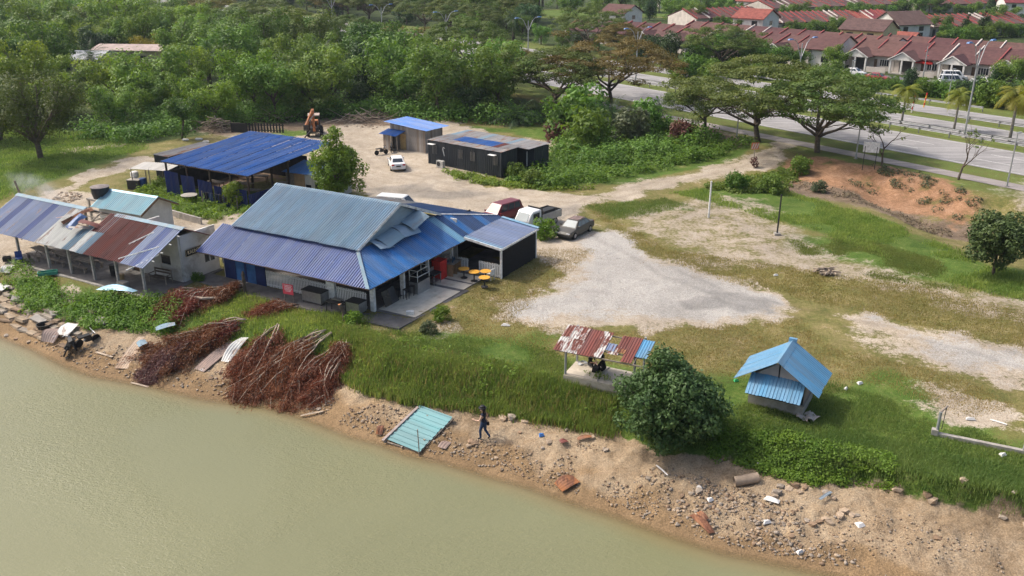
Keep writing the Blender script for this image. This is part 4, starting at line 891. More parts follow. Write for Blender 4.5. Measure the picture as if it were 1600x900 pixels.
def bare_tree(seed, H, leafm=None, nleaf=90, spread=.6):
    rg = np.random.default_rng(seed); mb = MB(); tips = []
    def rec(p, d, L, r, lv):
        ps, de = limb(mb, p, d, L, r, r*.55, rg, .3, .05, 3, 5)
        if lv == 0: tips.append(ps[-1]); return
        for k in range(3 if lv > 1 else 2):
            a = rg.random()*6.283; nd = de+Vector((math.cos(a), math.sin(a), .15))*spread*(.8+.5*rg.random()); rec(ps[-1-(k % 2)], nd, L*(.62+.2*rg.random()), r*.5, lv-1)
    rec(Vector((0,0,-.3)), Vector((.05,0,1)), H*.42, .13, 3)
    cl = [(t.x, t.y, t.z, .3, .3, .2) for t in tips[::3]]
    return mb.mesh('trunk', M_BARK, True), leafmesh('crown', [cloud(cl, nleaf, .22, rg)], leafm or L_RAIN)
def plant(name, meshes, label, cat, pos, rz=None, scale=1.0, group=None, leafm=None):
    t = thing(name, label, cat, pos, random.uniform(0, 6.28) if rz is None else rz, group); t.scale = (scale,)*3 if not hasattr(scale, '__len__') else scale
    for nm, me in zip(('trunk', 'crown'), meshes):
        o = link(nm, me, t)
        if leafm and nm == 'crown': o.material_slots[0].link = 'OBJECT'; o.material_slots[0].material = leafm
    return t
# kinds
K_FOR = [tree_broad(100+i, H, R, .30, 6, 5200, .42, .8, .15, clr, L_FOR, 7) for i, (H, R, clr) in enumerate(((10.5,3.8,1.35),(12,4.0,1.4),(9.5,4.2,1.4),(11.5,3.4,1.3),(13,3.7,1.35)))]
K_SLIM = [tree_broad(120+i, H, 2.2, .40, 5, 3000, .36, .85, .25, 1.0, L_FOR, 4) for i, H in enumerate((9, 11, 8))]
K_RAIN = [tree_broad(140+i, H, R, .28, 7, 20000, .32, .34, .06, 1.45, L_RAIN, 0, 5, .36, umb=1, extra=72, cup=.9) for i, (H, R) in enumerate(((12.5,10.0),(11.0,8.2),(12.0,11.0)))]
K_DARK = [tree_round(160+i, R, H, .8, 4200, .40, L_DARK, 34, 1.1, .22) for i, (R, H) in enumerate(((3.2,7.0),(2.6,8.5),(4.0,8.0)))]
K_MANGO = tree_round(170, 3.0, 4.55, -.35, 26000, .225, L_MANGO, 95, .74, .2, topk=2)
K_MANGO2 = tree_round(171, 2.1, 4.6, .85, 8500, .25, L_MANGO, 42, .62, .12)
K_YARD = tree_round(172, 2.35, 6.6, .55, 11000, .25, L_BRI, 60, .66, .17, topk=3)
K_FEATH = [tree_broad(180+i, H, R, .2, 8, 17000, .27, .95, .2, 1.75, L_FEATH, 8, 5, .36, shell=.25, cup=.6) for i, (H, R) in enumerate(((12.5,5.0),(10.5,4.4)))]
K_OIL = [palm(190+i, H, 30, 4.2, .75, L_PALM, .34, M_BARK, 1.7, 1.35, -.5, 16) for i, H in enumerate((3.2, 5.0, .7))]
K_FOX = [palm(200+i, 3.6, 16, 2.4, .75, L_FOX, .11, M_BARKP, 2.8, 1.25, .1, 20) for i in range(2)]
K_COCO = palm(205, 5.5, 20, 2.9, .55, L_PALM, .15, M_BARKP, 2.0, 1.2, -.2, 14)
K_BARE = [bare_tree(210+i, 5.2) for i in range(2)]
K_BUSH = [tree_round(220+i, 1.5, 2.3, -.2, 1500, .30, L_UND, 18, .65, .05) for i in range(3)]
K_BAN = palm(230, 1.6, 9, 2.0, .55, L_BAN, .12, M_BARKP, 1.6, 1.25, .3, 8)
K_CONI = tree_round(235, 1.3, 6.0, .1, 2600, .30, L_DARK, 26, .55, .12)
# ---------------- single trees that stand out
plant('mango_tree', K_MANGO, 'dense rounded dark green tree on the bank right of the rusty gazebo', 'tree', P(1048,692,-.35)+Vector((0,1.1,0)), 1.2, .93)
plant('mango_tree', K_MANGO2, 'round dark green tree with short trunk at the right, beyond the field', 'tree', G(1551,430), .4, 1.08)
plant('yard_tree', K_YARD, 'bright green tree between the blue shed and the pale restaurant roof', 'tree', P(531,318,0), .2, 1.02)
plant('feathery_tree', K_FEATH[0], 'large feathery dark tree with thick trunk on the left meadow', 'tree', P(64,248,0), 0, 1.0)
plant('feathery_tree', K_FEATH[1], 'feathery tree at the left edge beyond the meadow', 'tree', P(8,235,0)+Vector((-4,6,0)), 2, .9)
for (u, v, k, s, lab, lm_) in ((1186,222,0,(1.0,1.0,.82),'tall umbrella shaped rain tree left of the track junction',None),(1277,238,1,(.98,.98,.86),'spreading rain tree right of the track junction, beside the road',None),(1102,206,1,.62,'small rain tree with thin trunk before the highway',None),(865,168,1,(1.0,1.0,.82),'umbrella rain tree at the left beside the highway, dark forked trunk',None),(955,162,2,(1.0,1.0,.80),'wide rain tree with rusty olive crown beside the highway',L_RUST)):
    p = P(u, v, 1.0); p.z = g1(p.x, p.y)-.1; plant('rain_tree', K_RAIN[k], lab, 'tree', p, 1.0+u*.01, s, 'rain trees along the highway', lm_)
for (u, v, k, s, lab) in ((1378,260,0,.8,'bare twiggy young tree behind the footpath, beside the small board'),(1497,281,1,.86,'bare forked young tree on the verge near the right lamp post')):
    p = P(u, v, 1.0); plant('bare_tree', K_BARE[k], lab, 'tree', p, 2.0+u, s*1.3)
for i, (u, v, lab) in enumerate(((1408,195,'foxtail palm on the median, leftmost of the three on the right'),(1490,205,'foxtail palm on the median in the middle of the three'),(1577,221,'foxtail palm on the median at the right edge'),(1055,152,'small yellow green palm on the median beyond the slim rain tree'))):
    p = P(u, v, 1.0); s = .95 if i < 3 else .6; plant('foxtail_palm', K_FOX[i % 2], lab, 'palm tree', p, i*1.3, s*1.3 if i != 2 else 1.5)
for (u, v, k, s, lab) in ((808,195,2,1.15,'low bushy oil palm at the edge of the woodland'),(840,188,2,1.0,'oil palm with drooping fronds right of the low bushy palm'),(955,215,0,.9,'oil palm among shrubs below the rusty olive rain tree'),(1030,195,0,.62,'small oil palm beside the footpath'),(150,140,1,1.1,'tall oil palm behind the feathery tree on the left')):
    p = G(u, v); plant('oil_palm', K_OIL[k], lab, 'palm tree', p, u, s)
for (u, v, s, m, lab) in ((885,215,2.3,None,'tall leafy shrub at the end of the light path'),(920,235,2.1,None,'bushy shrub in the thicket below the oil palm'),(985,225,1.9,L_GREYG,'grey green shrub in the thicket by the footpath'),(870,222,1.1,L_MAR,'dry reddish shrub at the left edge of the thicket'),(1065,222,1.1,L_MAR,'dry brown shrub on the slope below the footpath'),(1010,205,1.7,L_FOR,'dark shrub behind the thicket, left of the small oil palm'),(905,205,2.6,L_FOR,'climber covered shrub standing up from the thicket'),(1250,272,.8,None,'low leafy shrub at the top of the red slope'),(1205,300,.8,L_FOR,'dark shrub at the left foot of the red slope'),(1280,300,.5,L_GREYG,'small scrubby shrub on the red slope'),(1150,298,.8,None,'green shrub below the track')):
    plant('shrub', random.choice(K_BUSH), lab, 'shrub', G(u, v), None, s, 'shrubs', m)
plant('small_tree', tree_round(240, 1.0, 2.6, .3, 2200, .2, L_WEED, 20, .42, .05), 'small pale green tree in the garden before the blue shed', 'tree', P(368,326,0), 0, 1.05)
plant('shrub', K_BUSH[0], 'leafy shrub at the back corner of the black netting, by the grey car', 'shrub', P(850,372,0), 0, .72, None, L_WEED)
plant('shrub', K_BUSH[1], 'small shrub at the corner of the concrete apron', 'shrub', P(690,500,0), 0, .42, None, L_WEED)
plant('shrub', K_BUSH[2], 'small grey green shrub beside the sandy patch', 'shrub', P(668,520,0), 0, .36, None, L_GREYG)
plant('shrub', K_BUSH[1], 'small flowering shrub beside the tree stump', 'shrub', P(553,508,0), 0, .4, None, L_WEED)
plant('shrub', K_BUSH[0], 'round shrub at the corner of the white room', 'shrub', P(309,440,0), 0, .3, None, L_WEED)
plant('red_leaf_plant', tree_round(244, .5, 1.3, 0, 260, .2, L_MAR, 9, .25, .03), 'dark red leaved plant beside the track', 'plant', G(1178,262), 0, 1.0)
plant('shrub', K_BUSH[0], 'leafy shrub at the foot of the container cabin near the open bay', 'shrub', P(805,278,0), 0, .7, None, L_UND); plant('shrub', K_BUSH[2], 'low green shrub before the container cabin corner', 'shrub', P(830,290,0), 1, .75, None, L_UND)
# ---------------- woodland behind the yard: every tree its own
def inside(pt, poly): return float(seg_d(np.array([pt[0]]), np.array([pt[1]]), poly, True)[0]) > 0
def scatter(poly, dmin, nmax, rg, ok=None):
    poly = np.array(poly); lo, hi = poly.min(0), poly.max(0); out = []
    for _ in range(nmax*40):
        p = lo+(hi-lo)*rg.random(2)
        if not inside(p, poly) or (ok and not ok(p)): continue
        if out and min((p[0]-q[0])**2+(p[1]-q[1])**2 for q in out) < dmin*dmin: continue
        out.append(p)
        if len(out) >= nmax: break
    return out
rg4 = np.random.default_rng(44)
def vis(p, marg=120):
    c = math.cos(CP); s = math.sin(CP); d = p[1]*c+(CH-2)*s
    u = 800+CF*p[0]/d; return -marg < u < 1600+marg
front = [(u, v) for u, v in ((250,182),(300,190),(345,196),(395,182),(430,186),(462,178),(520,176),(560,172),(600,170),(640,176),(680,180),(715,178),(745,186),(775,184),(232,190),(205,196),(180,205))]
fn = 0; WOOD = []; FARR = []; BEYT = []; BELT = {'d': [], 'f': [], 'u': [], 'n': [], 'c': []}; LEFT = []; OILP = []
LW = ['tall leafy tree in the green woodland behind the yard', 'slender tree in the green woodland behind the yard', 'dark dense tree in the woodland behind the yard', 'bright green tree in the woodland behind the yard']
def wood(p, kind=None, s=None, g='woodland trees behind the yard'):
    r = rg4.random(); z = g1(p[0], p[1])-.1; s = s or .8+.4*rg4.random(); s = s*(.82+.36*rg4.random())
    if kind is None: kind = 'f' if r < .58 else ('b' if r < .74 else ('s' if r < .86 else 'd'))
    o = None
    if kind == 'f': o = plant('broadleaf_tree', K_FOR[rg4.integers(5)], LW[0], 'tree', (p[0], p[1], z), None, s, g)
    elif kind == 'b': o = plant('broadleaf_tree', K_FOR[rg4.integers(5)], LW[3], 'tree', (p[0], p[1], z), None, s, g, L_BRI)
    elif kind == 's': o = plant('slender_tree', K_SLIM[rg4.integers(3)], LW[1], 'tree', (p[0], p[1], z), None, s, g)
    else: o = plant('dense_tree', K_DARK[rg4.integers(3)], LW[2], 'tree', (p[0], p[1], z), None, s*.85, g)
    (WOOD if g[0] == 'w' else LEFT).append((o, kind))
for u, v in front:
    p = P(u, v, 0); wood((p.x, p.y), 'b' if u in (250,300,395,205) else ('s' if u in (640,680,715) else None), .7+.25*rg4.random() if u > 240 else .6)
def okw(p):
    q = proj((p[0], p[1], 0))
    if 110 < q[0] < 275 and 96 < q[1] < 165: return False
    n = p[0]*HN[0]+p[1]*HN[1]; s = p[0]*HD[0]+p[1]*HD[1]
    return vis(p) and n < 82 and not (p[0] < -44 and p[1] < 128) and not (p[0] > -2 and p[1] < 131)
pts = scatter(FOREST_P, 5.0, 165, rg4, okw)
for p in pts: wood(p, None, (.85+.35*rg4.random()) if p[1] > 135 else .8+.25*rg4.random())
for u, v, k, s_ in ((330,150,1,1.2),(505,140,1,1.15),(590,150,0,1.3),(690,140,1,1.1),(400,120,1,1.2),(770,160,2,1.3),(745,150,0,1.2)):
    p = P(u, v, 0); OILP.append(plant('oil_palm', K_OIL[k], 'x', 'palm tree', (p.x, p.y, 0), u, s_, 'palms among the woodland'))
ordlabel(OILP, lambda o: proj(o.location)[0], '{} oil palm from the left among the woodland trees'); OILP = []
# verge trees along the highway, left half of the photograph
for s0 in np.arange(116, 300, 13.0):
    for n0, pr in ((86.5, .9), (133, .55)):
        if rg4.random() > pr: continue
        p = HW(s0+rg4.normal()*2, n0+rg4.normal()*1.2, 1)
        if vis(p): FARR.append(plant('rain_tree', K_RAIN[rg4.integers(3)], 'rain tree in the hazy roadside line beyond the woodland', 'tree', p, None, .6+.3*rg4.random(), 'distant rain trees along the highway', L_RUST if rg4.random() < .2 else None))
# trees beyond the highway, left and centre
BEY = [tuple(HW(100, 134)[:2]), tuple(HW(150, 134)[:2]), tuple(HW(420, 134)[:2]), (-260,520), (60,520), (60,330), (20,262), (2,236)]
for p in scatter(BEY, 9.0, 110, rg4, lambda p: vis(p, 30) and p[1] < 470 and not (proj((p[0], p[1], 1))[0] > 550 and p[1] > 300) and not (proj((p[0], p[1], 1))[0] > 835)):
    k = rg4.random()
    if k < .45: BEYT.append(plant('broadleaf_tree', K_FOR[rg4.integers(5)], 'hazy broadleaf tree far beyond the highway', 'tree', (p[0], p[1], 1), None, 1+.5*rg4.random(), 'trees beyond the highway'))
    elif k < .65: BEYT.append(plant('rain_tree', K_RAIN[rg4.integers(3)], 'hazy rain tree far beyond the highway', 'tree', (p[0], p[1], 1), None, .65+.3*rg4.random(), 'trees beyond the highway'))
    elif k < .9: BEYT.append(plant('dense_tree', K_DARK[rg4.integers(3)], 'hazy dark tree far beyond the highway', 'tree', (p[0], p[1], 1), None, .9+.4*rg4.random(), 'trees beyond the highway'))
    else: BEYT.append(plant('oil_palm', K_OIL[rg4.integers(2)], 'hazy palm among the trees far beyond the highway', 'palm tree', (p[0], p[1], 1), None, 1+.3*rg4.random(), 'trees beyond the highway'))
LEFTW = [(-75,118),(-62,116),(-56,128),(-60,150),(-95,225),(-190,225),(-130,120)]
for p in scatter(LEFTW, 7.5, 26, rg4, lambda p: vis(p, 60) and not (100 < proj((p[0], p[1], 0))[0] < 275 and 96 < proj((p[0], p[1], 0))[1] < 165) and not (-72 < p[0] < -46 and 130 < p[1] < 165)): wood(p, rg4.choice(['f','d','b']), .75+.3*rg4.random(), 'trees beyond the left meadow')
plant('broadleaf_tree', K_FOR[2], 'tree with yellow leaves behind the long grey roof', 'tree', P(232,100,0), 0, .75, None, L_YEL)
# oil palm plantation at the horizon
for i in range(46):
    u = 555+rg4.random()*330; y = 338+rg4.random()*75; x = (u-800)/CF*(y*math.cos(CP)+CH*math.sin(CP))
    OILP.append(plant('oil_palm', K_OIL[1], 'oil palm of the dark plantation at the far edge', 'palm tree', (x, y, 1), None, 1.15+.3*rg4.random(), 'oil palm plantation'))
# hedge trees between highway and estate
ESTT = ['dark tree in the belt between the service road and the houses', 'bushy tree in the belt between the service road and the houses', 'banana plant in the belt before the houses', 'coconut palm before the houses']
def belt(u, v, kind, s):
    p = P(u, v, 1.0)
    if 1035 < u < 1260 and 90 < v < 120: s *= 1.08
    if kind == 'd': BELT['d'].append(plant('dense_tree', K_DARK[int(u) % 3], ESTT[0], 'tree', p, u, s, 'trees before the terrace houses'))
    elif kind == 'f': BELT['f'].append(plant('bushy_tree', K_FOR[int(u) % 5], ESTT[1], 'tree', p, u, s, 'trees before the terrace houses'))
    elif kind == 'u': BELT['u'].append(plant('shrub', K_BUSH[int(u) % 3], 'low green shrub before the houses', 'shrub', p, u, s, 'shrubs before the terrace houses'))
    elif kind == 'n': BELT['n'].append(plant('banana_plant', K_BAN, ESTT[2], 'plant', p, u, s, 'banana plants before the houses'))
    elif kind == 'c': BELT['c'].append(plant('coconut_palm', K_COCO, ESTT[3], 'palm tree', p, u, s, 'coconut palms before the houses'))
for a in ((815,62,'f',.7),(845,70,'f',.55),(880,78,'f',.5),(905,76,'d',.5),(935,80,'f',.5),(970,88,'f',.55),(995,96,'d',.6),(1020,98,'d',.8),(1045,104,'d',.75),(1080,106,'d',.7),(1105,108,'f',.7),(1125,104,'d',.85),(1150,108,'d',.8),(1170,110,'f',.7),(1195,112,'f',.6),(1215,112,'d',.6),(1240,116,'f',.55),
  (1085,118,'u',1.6),(1060,120,'u',1.3),(1110,122,'u',1.4),(1150,122,'u',1.4),(1190,124,'u',1.3),(1235,128,'u',1.2),(1265,132,'u',1.2),(1072,112,'n',1.2),
  (1420,146,'d',.48),(1395,140,'u',.9),(1375,138,'u',.6),(1440,150,'u',1.2),(1465,152,'u',1.1),(1490,156,'u',1.3),(1505,158,'d',.45),(1525,162,'d',.5),(1545,166,'u',1.6),(1560,168,'u',1.5),(1580,168,'d',.5),(1600,170,'u',1.6),(1620,172,'d',.5),(1545,152,'n',1.2),(1558,158,'n',1.4),(1590,160,'n',1.5),(1480,146,'n',1.0),(1450,146,'n',.9),(1575,140,'f',.62),(1600,142,'f',.6),(1555,140,'d',.45),(1300,122,'u',1.3),(1320,126,'u',.9),
  (760,50,'f',.9),(790,55,'f',.8),(735,60,'f',.8)): belt(*a)
plant('bright_tree', K_FOR[2], 'bright yellow green tree in front of the white gable end', 'tree', P(1302,108,1), 0, .55, None, L_BRI)

for a in ((1108,26,'f',.8),(1128,34,'f',.85),(1150,30,'u',2),(1246,42,'f',.75),(1262,44,'f',.7),(1228,40,'f',.7),(1338,44,'f',.7),(1352,40,'f',.8),(1376,56,'d',.6),(1388,66,'u',1.6),(1440,54,'f',.65),(1462,58,'f',.7),(1425,60,'u',1.6),(1545,50,'f',.8),(1568,48,'f',.8),(1590,50,'d',.7),(1302,14,'f',.9),(1322,16,'d',.8),(1345,12,'f',.9),(1372,16,'f',.9),(1392,14,'d',.8),(1412,20,'f',.8),(1435,22,'f',.8),(1458,20,'f',.8),(1535,16,'d',1),(1552,20,'d',1),(1565,14,'f',1),(1275,12,'f',.8),(890,28,'f',.9),(930,30,'f',.7),(1015,32,'d',.8),(1050,34,'f',.9),(1070,36,'f',.9),(1085,42,'f',.8),(1062,26,'f',1.0),(940,22,'f',1),(970,20,'f',1.1),(1000,18,'f',1.1),(1030,20,'f',1.1),(1065,16,'d',1.0),(1095,12,'f',1.1),(1125,12,'f',1.1),(1150,10,'d',1),(900,16,'f',1.1),(870,14,'f',1.1),(1210,24,'u',2),(1335,60,'u',1.8),(1515,66,'u',1.5),(1490,64,'u',1.4)): belt(*a)
for u, v, s, lab in ((1507,58,1.0,'left of the two dark conifers before the far right row'),(1534,58,1.15,'right of the two dark conifers before the far right row')): plant('conifer', K_CONI, lab, 'tree', P(u, v, 1), u, s, 'dark conifers')
kw = {'f': 'leafy', 'b': 'bright green', 's': 'slender', 'd': 'dark dense'}
LM = ((130,'behind the feathery tree'),(250,'above the cream canopy'),(380,'behind the blue shed'),(470,'behind the slatted fence'),(530,'behind the backhoe'),(600,'behind the fallen branches'),(720,'behind the wooden hut'),(870,'behind the container cabins'),(9999,'behind the thicket'))
RW = ((128,'front row'),(142,'second row'),(162,'third row'),(190,'fourth row'),(999,'back row'))
cells = {}
for o, k in WOOD:
    u = proj(o.location)[0]; lm_ = next(n for q, n in LM if u < q); r = next(n for q, n in RW if o.location.y < q); cells.setdefault((k, lm_, r), []).append(o)
for (k, lm_, r), os_ in cells.items(): ordlabel(os_, lambda o: proj(o.location)[0], '{} %s tree from the left %s, %s of the woodland' % (kw[k], lm_, r) if len(os_) > 1 else '%s tree %s, %s of the woodland' % (kw[k], lm_, r))
cells = {}
for o, k in LEFT: cells.setdefault(k, []).append(o)
for k, os_ in cells.items(): ordlabel(os_, lambda o: proj(o.location)[0], '{} %s tree from the left in the trees beyond the left meadow' % kw[k])
def far(o): y = o.location.y; return 'nearest' if y < 290 else ('nearer' if y < 340 else ('farther' if y < 390 else 'farthest'))
cells = {}
for o in BEYT: cells.setdefault((o['label'].split(' far ')[0], far(o)), []).append(o)
for (k, f), os_ in cells.items(): ordlabel(os_, lambda o: proj(o.location)[0], '{} %s from the left in the %s belt beyond the highway' % (k, f))
ordlabel(FARR, lambda o: proj(o.location)[0], '{} rain tree from the left in the hazy roadside line behind the woodland'); ordlabel(OILP, lambda o: proj(o.location)[0], '{} oil palm from the left in the dark plantation at the far edge')
for k, nm in (('d','dark tree'),('f','bushy tree'),('u','low shrub'),('n','banana plant'),('c','coconut palm')):
    cells = {}
    for o in BELT[k]: cells.setdefault('before the nearest terrace houses' if o.location.y < 205 else ('between the terrace rows' if o.location.y < 262 else 'beyond the far terrace rows'), []).append(o)
    for w_, os_ in cells.items(): ordlabel(os_, lambda o: proj(o.location)[0], '{} %s from the left of those %s' % (nm, w_))
# ---------------- undergrowth, weeds, grass: nobody could count these
def gpts(poly, n, rg, key=None, thr=0):
    poly = np.array([PX(*q) for q in poly]); lo, hi = poly.min(0), poly.max(0); acc = []
    tot = 0
    for _ in range(40):
        p = lo+(hi-lo)*rg.random((n*2, 2)); p = p[seg_d(p[:,0], p[:,1], poly, True) > 0]
        if key: p = p[key(p) > thr+.0*rg.random(len(p))]
        acc.append(p); tot += len(p)
        if tot >= n: break
    p = np.concatenate(acc)[:n]; return np.column_stack([p, gz(p[:,0], p[:,1])])
rg5 = np.random.default_rng(55)
ed = lambda p: seg_d(p[:,0], p[:,1], EDGE, False)
edn = lambda lo, hi: (lambda p: np.where((ed(p) > lo) & (ed(p) < hi), 1., -1.))
def mass(name, label, cat, poly, ncl, r, h, nleaf, lsize, mat, key=None):
    b = gpts(poly, ncl, rg5, key); rr = r*(.5+rg5.random(ncl if len(b) >= ncl else len(b))); hh = h*(.3+1.1*fbm(b[:,0]*.35, b[:,1]*.35, 3))
    cl = np.column_stack([b[:,0], b[:,1], b[:,2]+hh*.35, rr, rr, hh*.75]); me = leafmesh(name, [cloud(cl, nleaf, lsize, rg5, .6, .9, .7, .6)], mat)
    return tag(link(name, me), label, cat, kind='stuff')
mass('undergrowth', 'leafy green creeper over the mounds beside the track', 'undergrowth', [(785,285),(800,262),(850,245),(905,228),(980,212),(1100,228),(1185,236),(1100,252),(1000,272),(930,290),(850,297)], 520, .8, 1.3, 26000, .32, L_UND)
mass('undergrowth', 'dark thicket of shrubs under the roadside trees', 'undergrowth', [(860,232),(885,205),(960,205),(1060,212),(1130,232),(1000,250),(920,262)], 330, .9, 1.9, 20000, .34, L_FOR)
mass('weeds', 'leafy weeds in the garden around the low wall', 'weeds', [(205,292),(262,280),(330,300),(410,318),(400,338),(340,345),(262,338),(230,318)], 230, .5, .8, 12000, .22, L_WEED)
mass('weeds', 'creeping leafy bank in front of the dining shed', 'weeds', [(20,430),(60,428),(110,455),(250,470),(300,470),(260,500),(235,512),(150,505),(100,482),(40,470)], 420, .45, .75, 26000, .17, L_WEED, lambda p: edn(-.25, 30)(p))
mass('undergrowth', 'leafy creeper hanging over the bank right of the round tree', 'undergrowth', [(1110,660),(1200,676),(1290,690),(1395,712),(1420,790),(1270,800),(1205,780),(1110,740)], 330, .32, .36, 20000, .13, L_WEED, lambda p: edn(-.1, 2.3)(p))
mass('undergrowth', 'low thicket at the foot of the woodland', 'undergrowth', [(120,215),(240,190),(420,175),(600,165),(760,178),(860,195),(760,196),(600,183),(480,188),(330,200),(200,225)], 560, 1.3, 2.6, 34000, .38, L_FOR)
mass('undergrowth', 'green bank of weeds right of the grey car at the track', 'undergrowth', [(1080,296),(1160,280),(1218,270),(1245,278),(1218,306),(1120,300)], 130, .55, .55, 7000, .3, L_UND)
mass('weeds', 'weedy strip in front of the container cabins', 'weeds', [(690,268),(740,272),(785,285),(845,295),(930,296),(900,300),(790,294),(720,282)], 160, .45, .5, 5500, .22, L_WEED)
mass('undergrowth', 'leafy bank at the left end above the terraces', 'undergrowth', [(0,420),(40,412),(80,440),(70,470),(30,460)], 60, .5, .6, 4500, .17, L_WEED)
mass('weeds', 'dry grey scrub at the foot of the red slope', 'weeds', [(1235,284),(1300,292),(1400,314),(1480,336),(1530,345),(1470,354),(1400,334),(1300,308),(1235,296)], 90, .5, .4, 2400, .2, leafmat('dry_grey_scrub', (.15,.13,.075), (.26,.22,.13), .2, .1))
mass('weeds', 'hedge of low weeds between service road and estate', 'weeds', [(1040,112),(1120,112),(1240,126),(1300,128),(1380,140),(1460,152),(1600,168),(1600,176),(1460,160),(1380,148),(1290,138),(1180,130),(1060,122)], 330, 1.2, 1.6, 12000, .42, L_UND)
def blades(P0, h, wd, rg, lean=.35):
    n = len(P0); az = rg.random(n)*6.283; d = np.stack([np.cos(az), np.sin(az), np.zeros(n)], 1); s = np.stack([-np.sin(az), np.cos(az), np.zeros(n)], 1)
    h = h[:, None]; w = wd*(.7+.6*rg.random((n,1))); le = lean*(.3+rg.random((n,1)))
    a = P0-s*w*.5-np.array([0,0,.03]); b = P0+s*w*.5-np.array([0,0,.03]); m = P0+d*h*le*.35+np.array([0,0,1])*h*.62; t = P0+d*h*le*1.1+np.array([0,0,1])*h
    V = np.stack([a, b, m+s*w*.35, m-s*w*.35, t], 1).reshape(-1, 3); i = np.arange(n)*5
    F = np.concatenate([np.stack([i,i+1,i+2],1), np.stack([i,i+2,i+3],1), np.stack([i+3,i+2,i+4],1)]); return V, F, np.repeat(np.clip(rg.normal(.5,.27,n),0,1), 5)
def grass(name, label, poly, n, h, wd, mat, key=None, per=5, spread=.13, lean=.35):
    b = gpts(poly, n, rg5, key); b = np.repeat(b, per, 0)+np.column_stack([rg5.normal(size=(len(b)*per, 2))*spread, np.zeros(len(b)*per)])
    hh = h*(.45+.55*rg5.random(len(b)))*(.55+.9*fbm(b[:,0]*.5, b[:,1]*.5, 3))
    return tag(link(name, leafmesh(name, [blades(b, hh, wd, rg5, lean)], mat)), label, 'grass', kind='stuff')
BANKP = [(520,560),(540,500),(640,525),(760,560),(880,600),(960,620),(960,690),(860,665),(760,645),(640,630)]
grass('tall_grass', 'tall bright grass along the top of the bank left of the round tree', BANKP, 11000, .50, .045, L_GRT, edn(-.35, 3.4), 6, .16)
grass('tall_grass', 'tall grass hanging over the eroded bank at the right', [(1120,690),(1330,640),(1700,760),(1900,950),(1600,850),(1400,770),(1270,760)], 6500, .24, .035, L_GRS, edn(.12, 2.8), 6, .16)
grass('dry_grass', 'dry straw coloured stalks among the bank grass', BANKP, 1700, .48, .035, L_DRYG, edn(-.3, 3.6), 5, .3, .5)
mass('weeds', 'broad leaved weeds scattered in the bank grass', 'weeds', BANKP, 90, .32, .5, 3600, .14, L_WEED, edn(.2, 5))
mass('weeds', 'low scrub on the red slope', 'weeds', [(1300,268),(1380,275),(1480,302),(1540,322),(1530,338),(1440,312),(1340,290)], 40, .55, .5, 2600, .2, L_GREYG)
grass('grass', 'short green grass on the lake side of the plateau', [(490,490),(640,515),(860,545),(960,605),(1150,600),(1300,600),(1480,650),(1700,760),(1800,960),(1500,800),(1100,715),(950,665),(700,635),(540,580)], 15000, .17, .035, L_GRS, lambda p: np.where(edn(.3, 40)(p) > 0, fbm(p[:,0]*.35, p[:,1]*.35+7, 3)-.36, -1.), 5, .2)
grass('grass', 'short green grass among the dead branches', [(370,455),(480,485),(580,495),(560,560),(470,540),(380,520),(300,500),(300,470)], 2600, .30, .035, L_GRT, edn(-.5, 40), 6, .2)
grass('dry_grass', 'dry olive grass around the gravel lot', [(560,490),(690,500),(760,430),(830,390),(930,390),(860,450),(800,500),(960,520),(1250,500),(1290,540),(1500,590),(1600,640),(1500,650),(1380,600),(1150,590),(900,560)], 12000, .10, .03, L_DRYG, None, 4, .22)
grass('dry_grass', 'thin dry grass on the field right of the gravel lot', [(920,325),(1010,395),(1100,428),(1250,465),(1400,500),(1650,555),(1650,500),(1450,450),(1250,420),(1050,390),(970,350)], 9000, .12, .035, L_DRYG, None, 4, .25)
grass('grass', 'bright rank grass at the foot of the red slope', [(1050,300),(1200,290),(1290,318),(1400,350),(1500,395),(1600,432),(1620,478),(1480,440),(1340,385),(1210,345)], 5200, .26, .05, L_GRT, lambda p: fbm(p[:,0]*.22+4, p[:,1]*.22, 3)-.47, 5, .25)
grass('grass', 'patches of green grass on the field beside the branch pile', [(1230,366),(1340,372),(1500,418),(1530,458),(1380,436),(1260,405)], 3800, .13, .04, L_GRS, lambda p: fbm(p[:,0]*.25+9, p[:,1]*.25, 3)-.48, 5, .3)
grass('grass', 'grass fringe between track and field', [(912,322),(1040,310),(1075,322),(960,342)], 1800, .16, .04, L_GRS, None, 5, .3)
grass('grass', 'bright meadow grass left of the track', [(-60,200),(120,205),(220,215),(230,232),(120,262),(40,300),(-60,330)], 8000, .25, .06, L_GRT, None, 5, .3)
# ================================================================== HOUSING ESTATE
def tilemat(name, c):
    t = NT(name); t.rough(.85, 0, .3); n = t.noise(1.1, 6, .65); n2 = t.noise(9, 3)
    k = t.math('MULTIPLY', t.mapr(n, .3, .7, .75, 1.25), t.mapr(n2, .3, .7, .85, 1.15)); k = t.math('MULTIPLY', k, t.mapr(t.rnd(), 0, 1, .8, 1.2, False))
    t.col(t.hsv(c, v=k, h=t.mapr(t.rnd(), 0, 1, .485, .515, False)))
    wv = t.n('ShaderNodeTexWave'); wv.inputs['Scale'].default_value = 1.6; t.lk(t.co(), wv.inputs['Vector']); t.bump(wv.outputs['Fac'], .4, .04); return t.m
M_ROOF = tilemat('maroon_roof_tile', (.098,.046,.043)); M_ROOF2 = tilemat('brown_roof_tile', (.105,.062,.056)); M_ROOFR = tilemat('red_roof_tile', (.22,.06,.05))
M_PARR = simple('red_parapet_paint', (.25,.055,.05), .7, .2, 2, jit=.2); M_PARW = simple('pale_parapet_paint', (.55,.50,.46), .8, .2, 2)
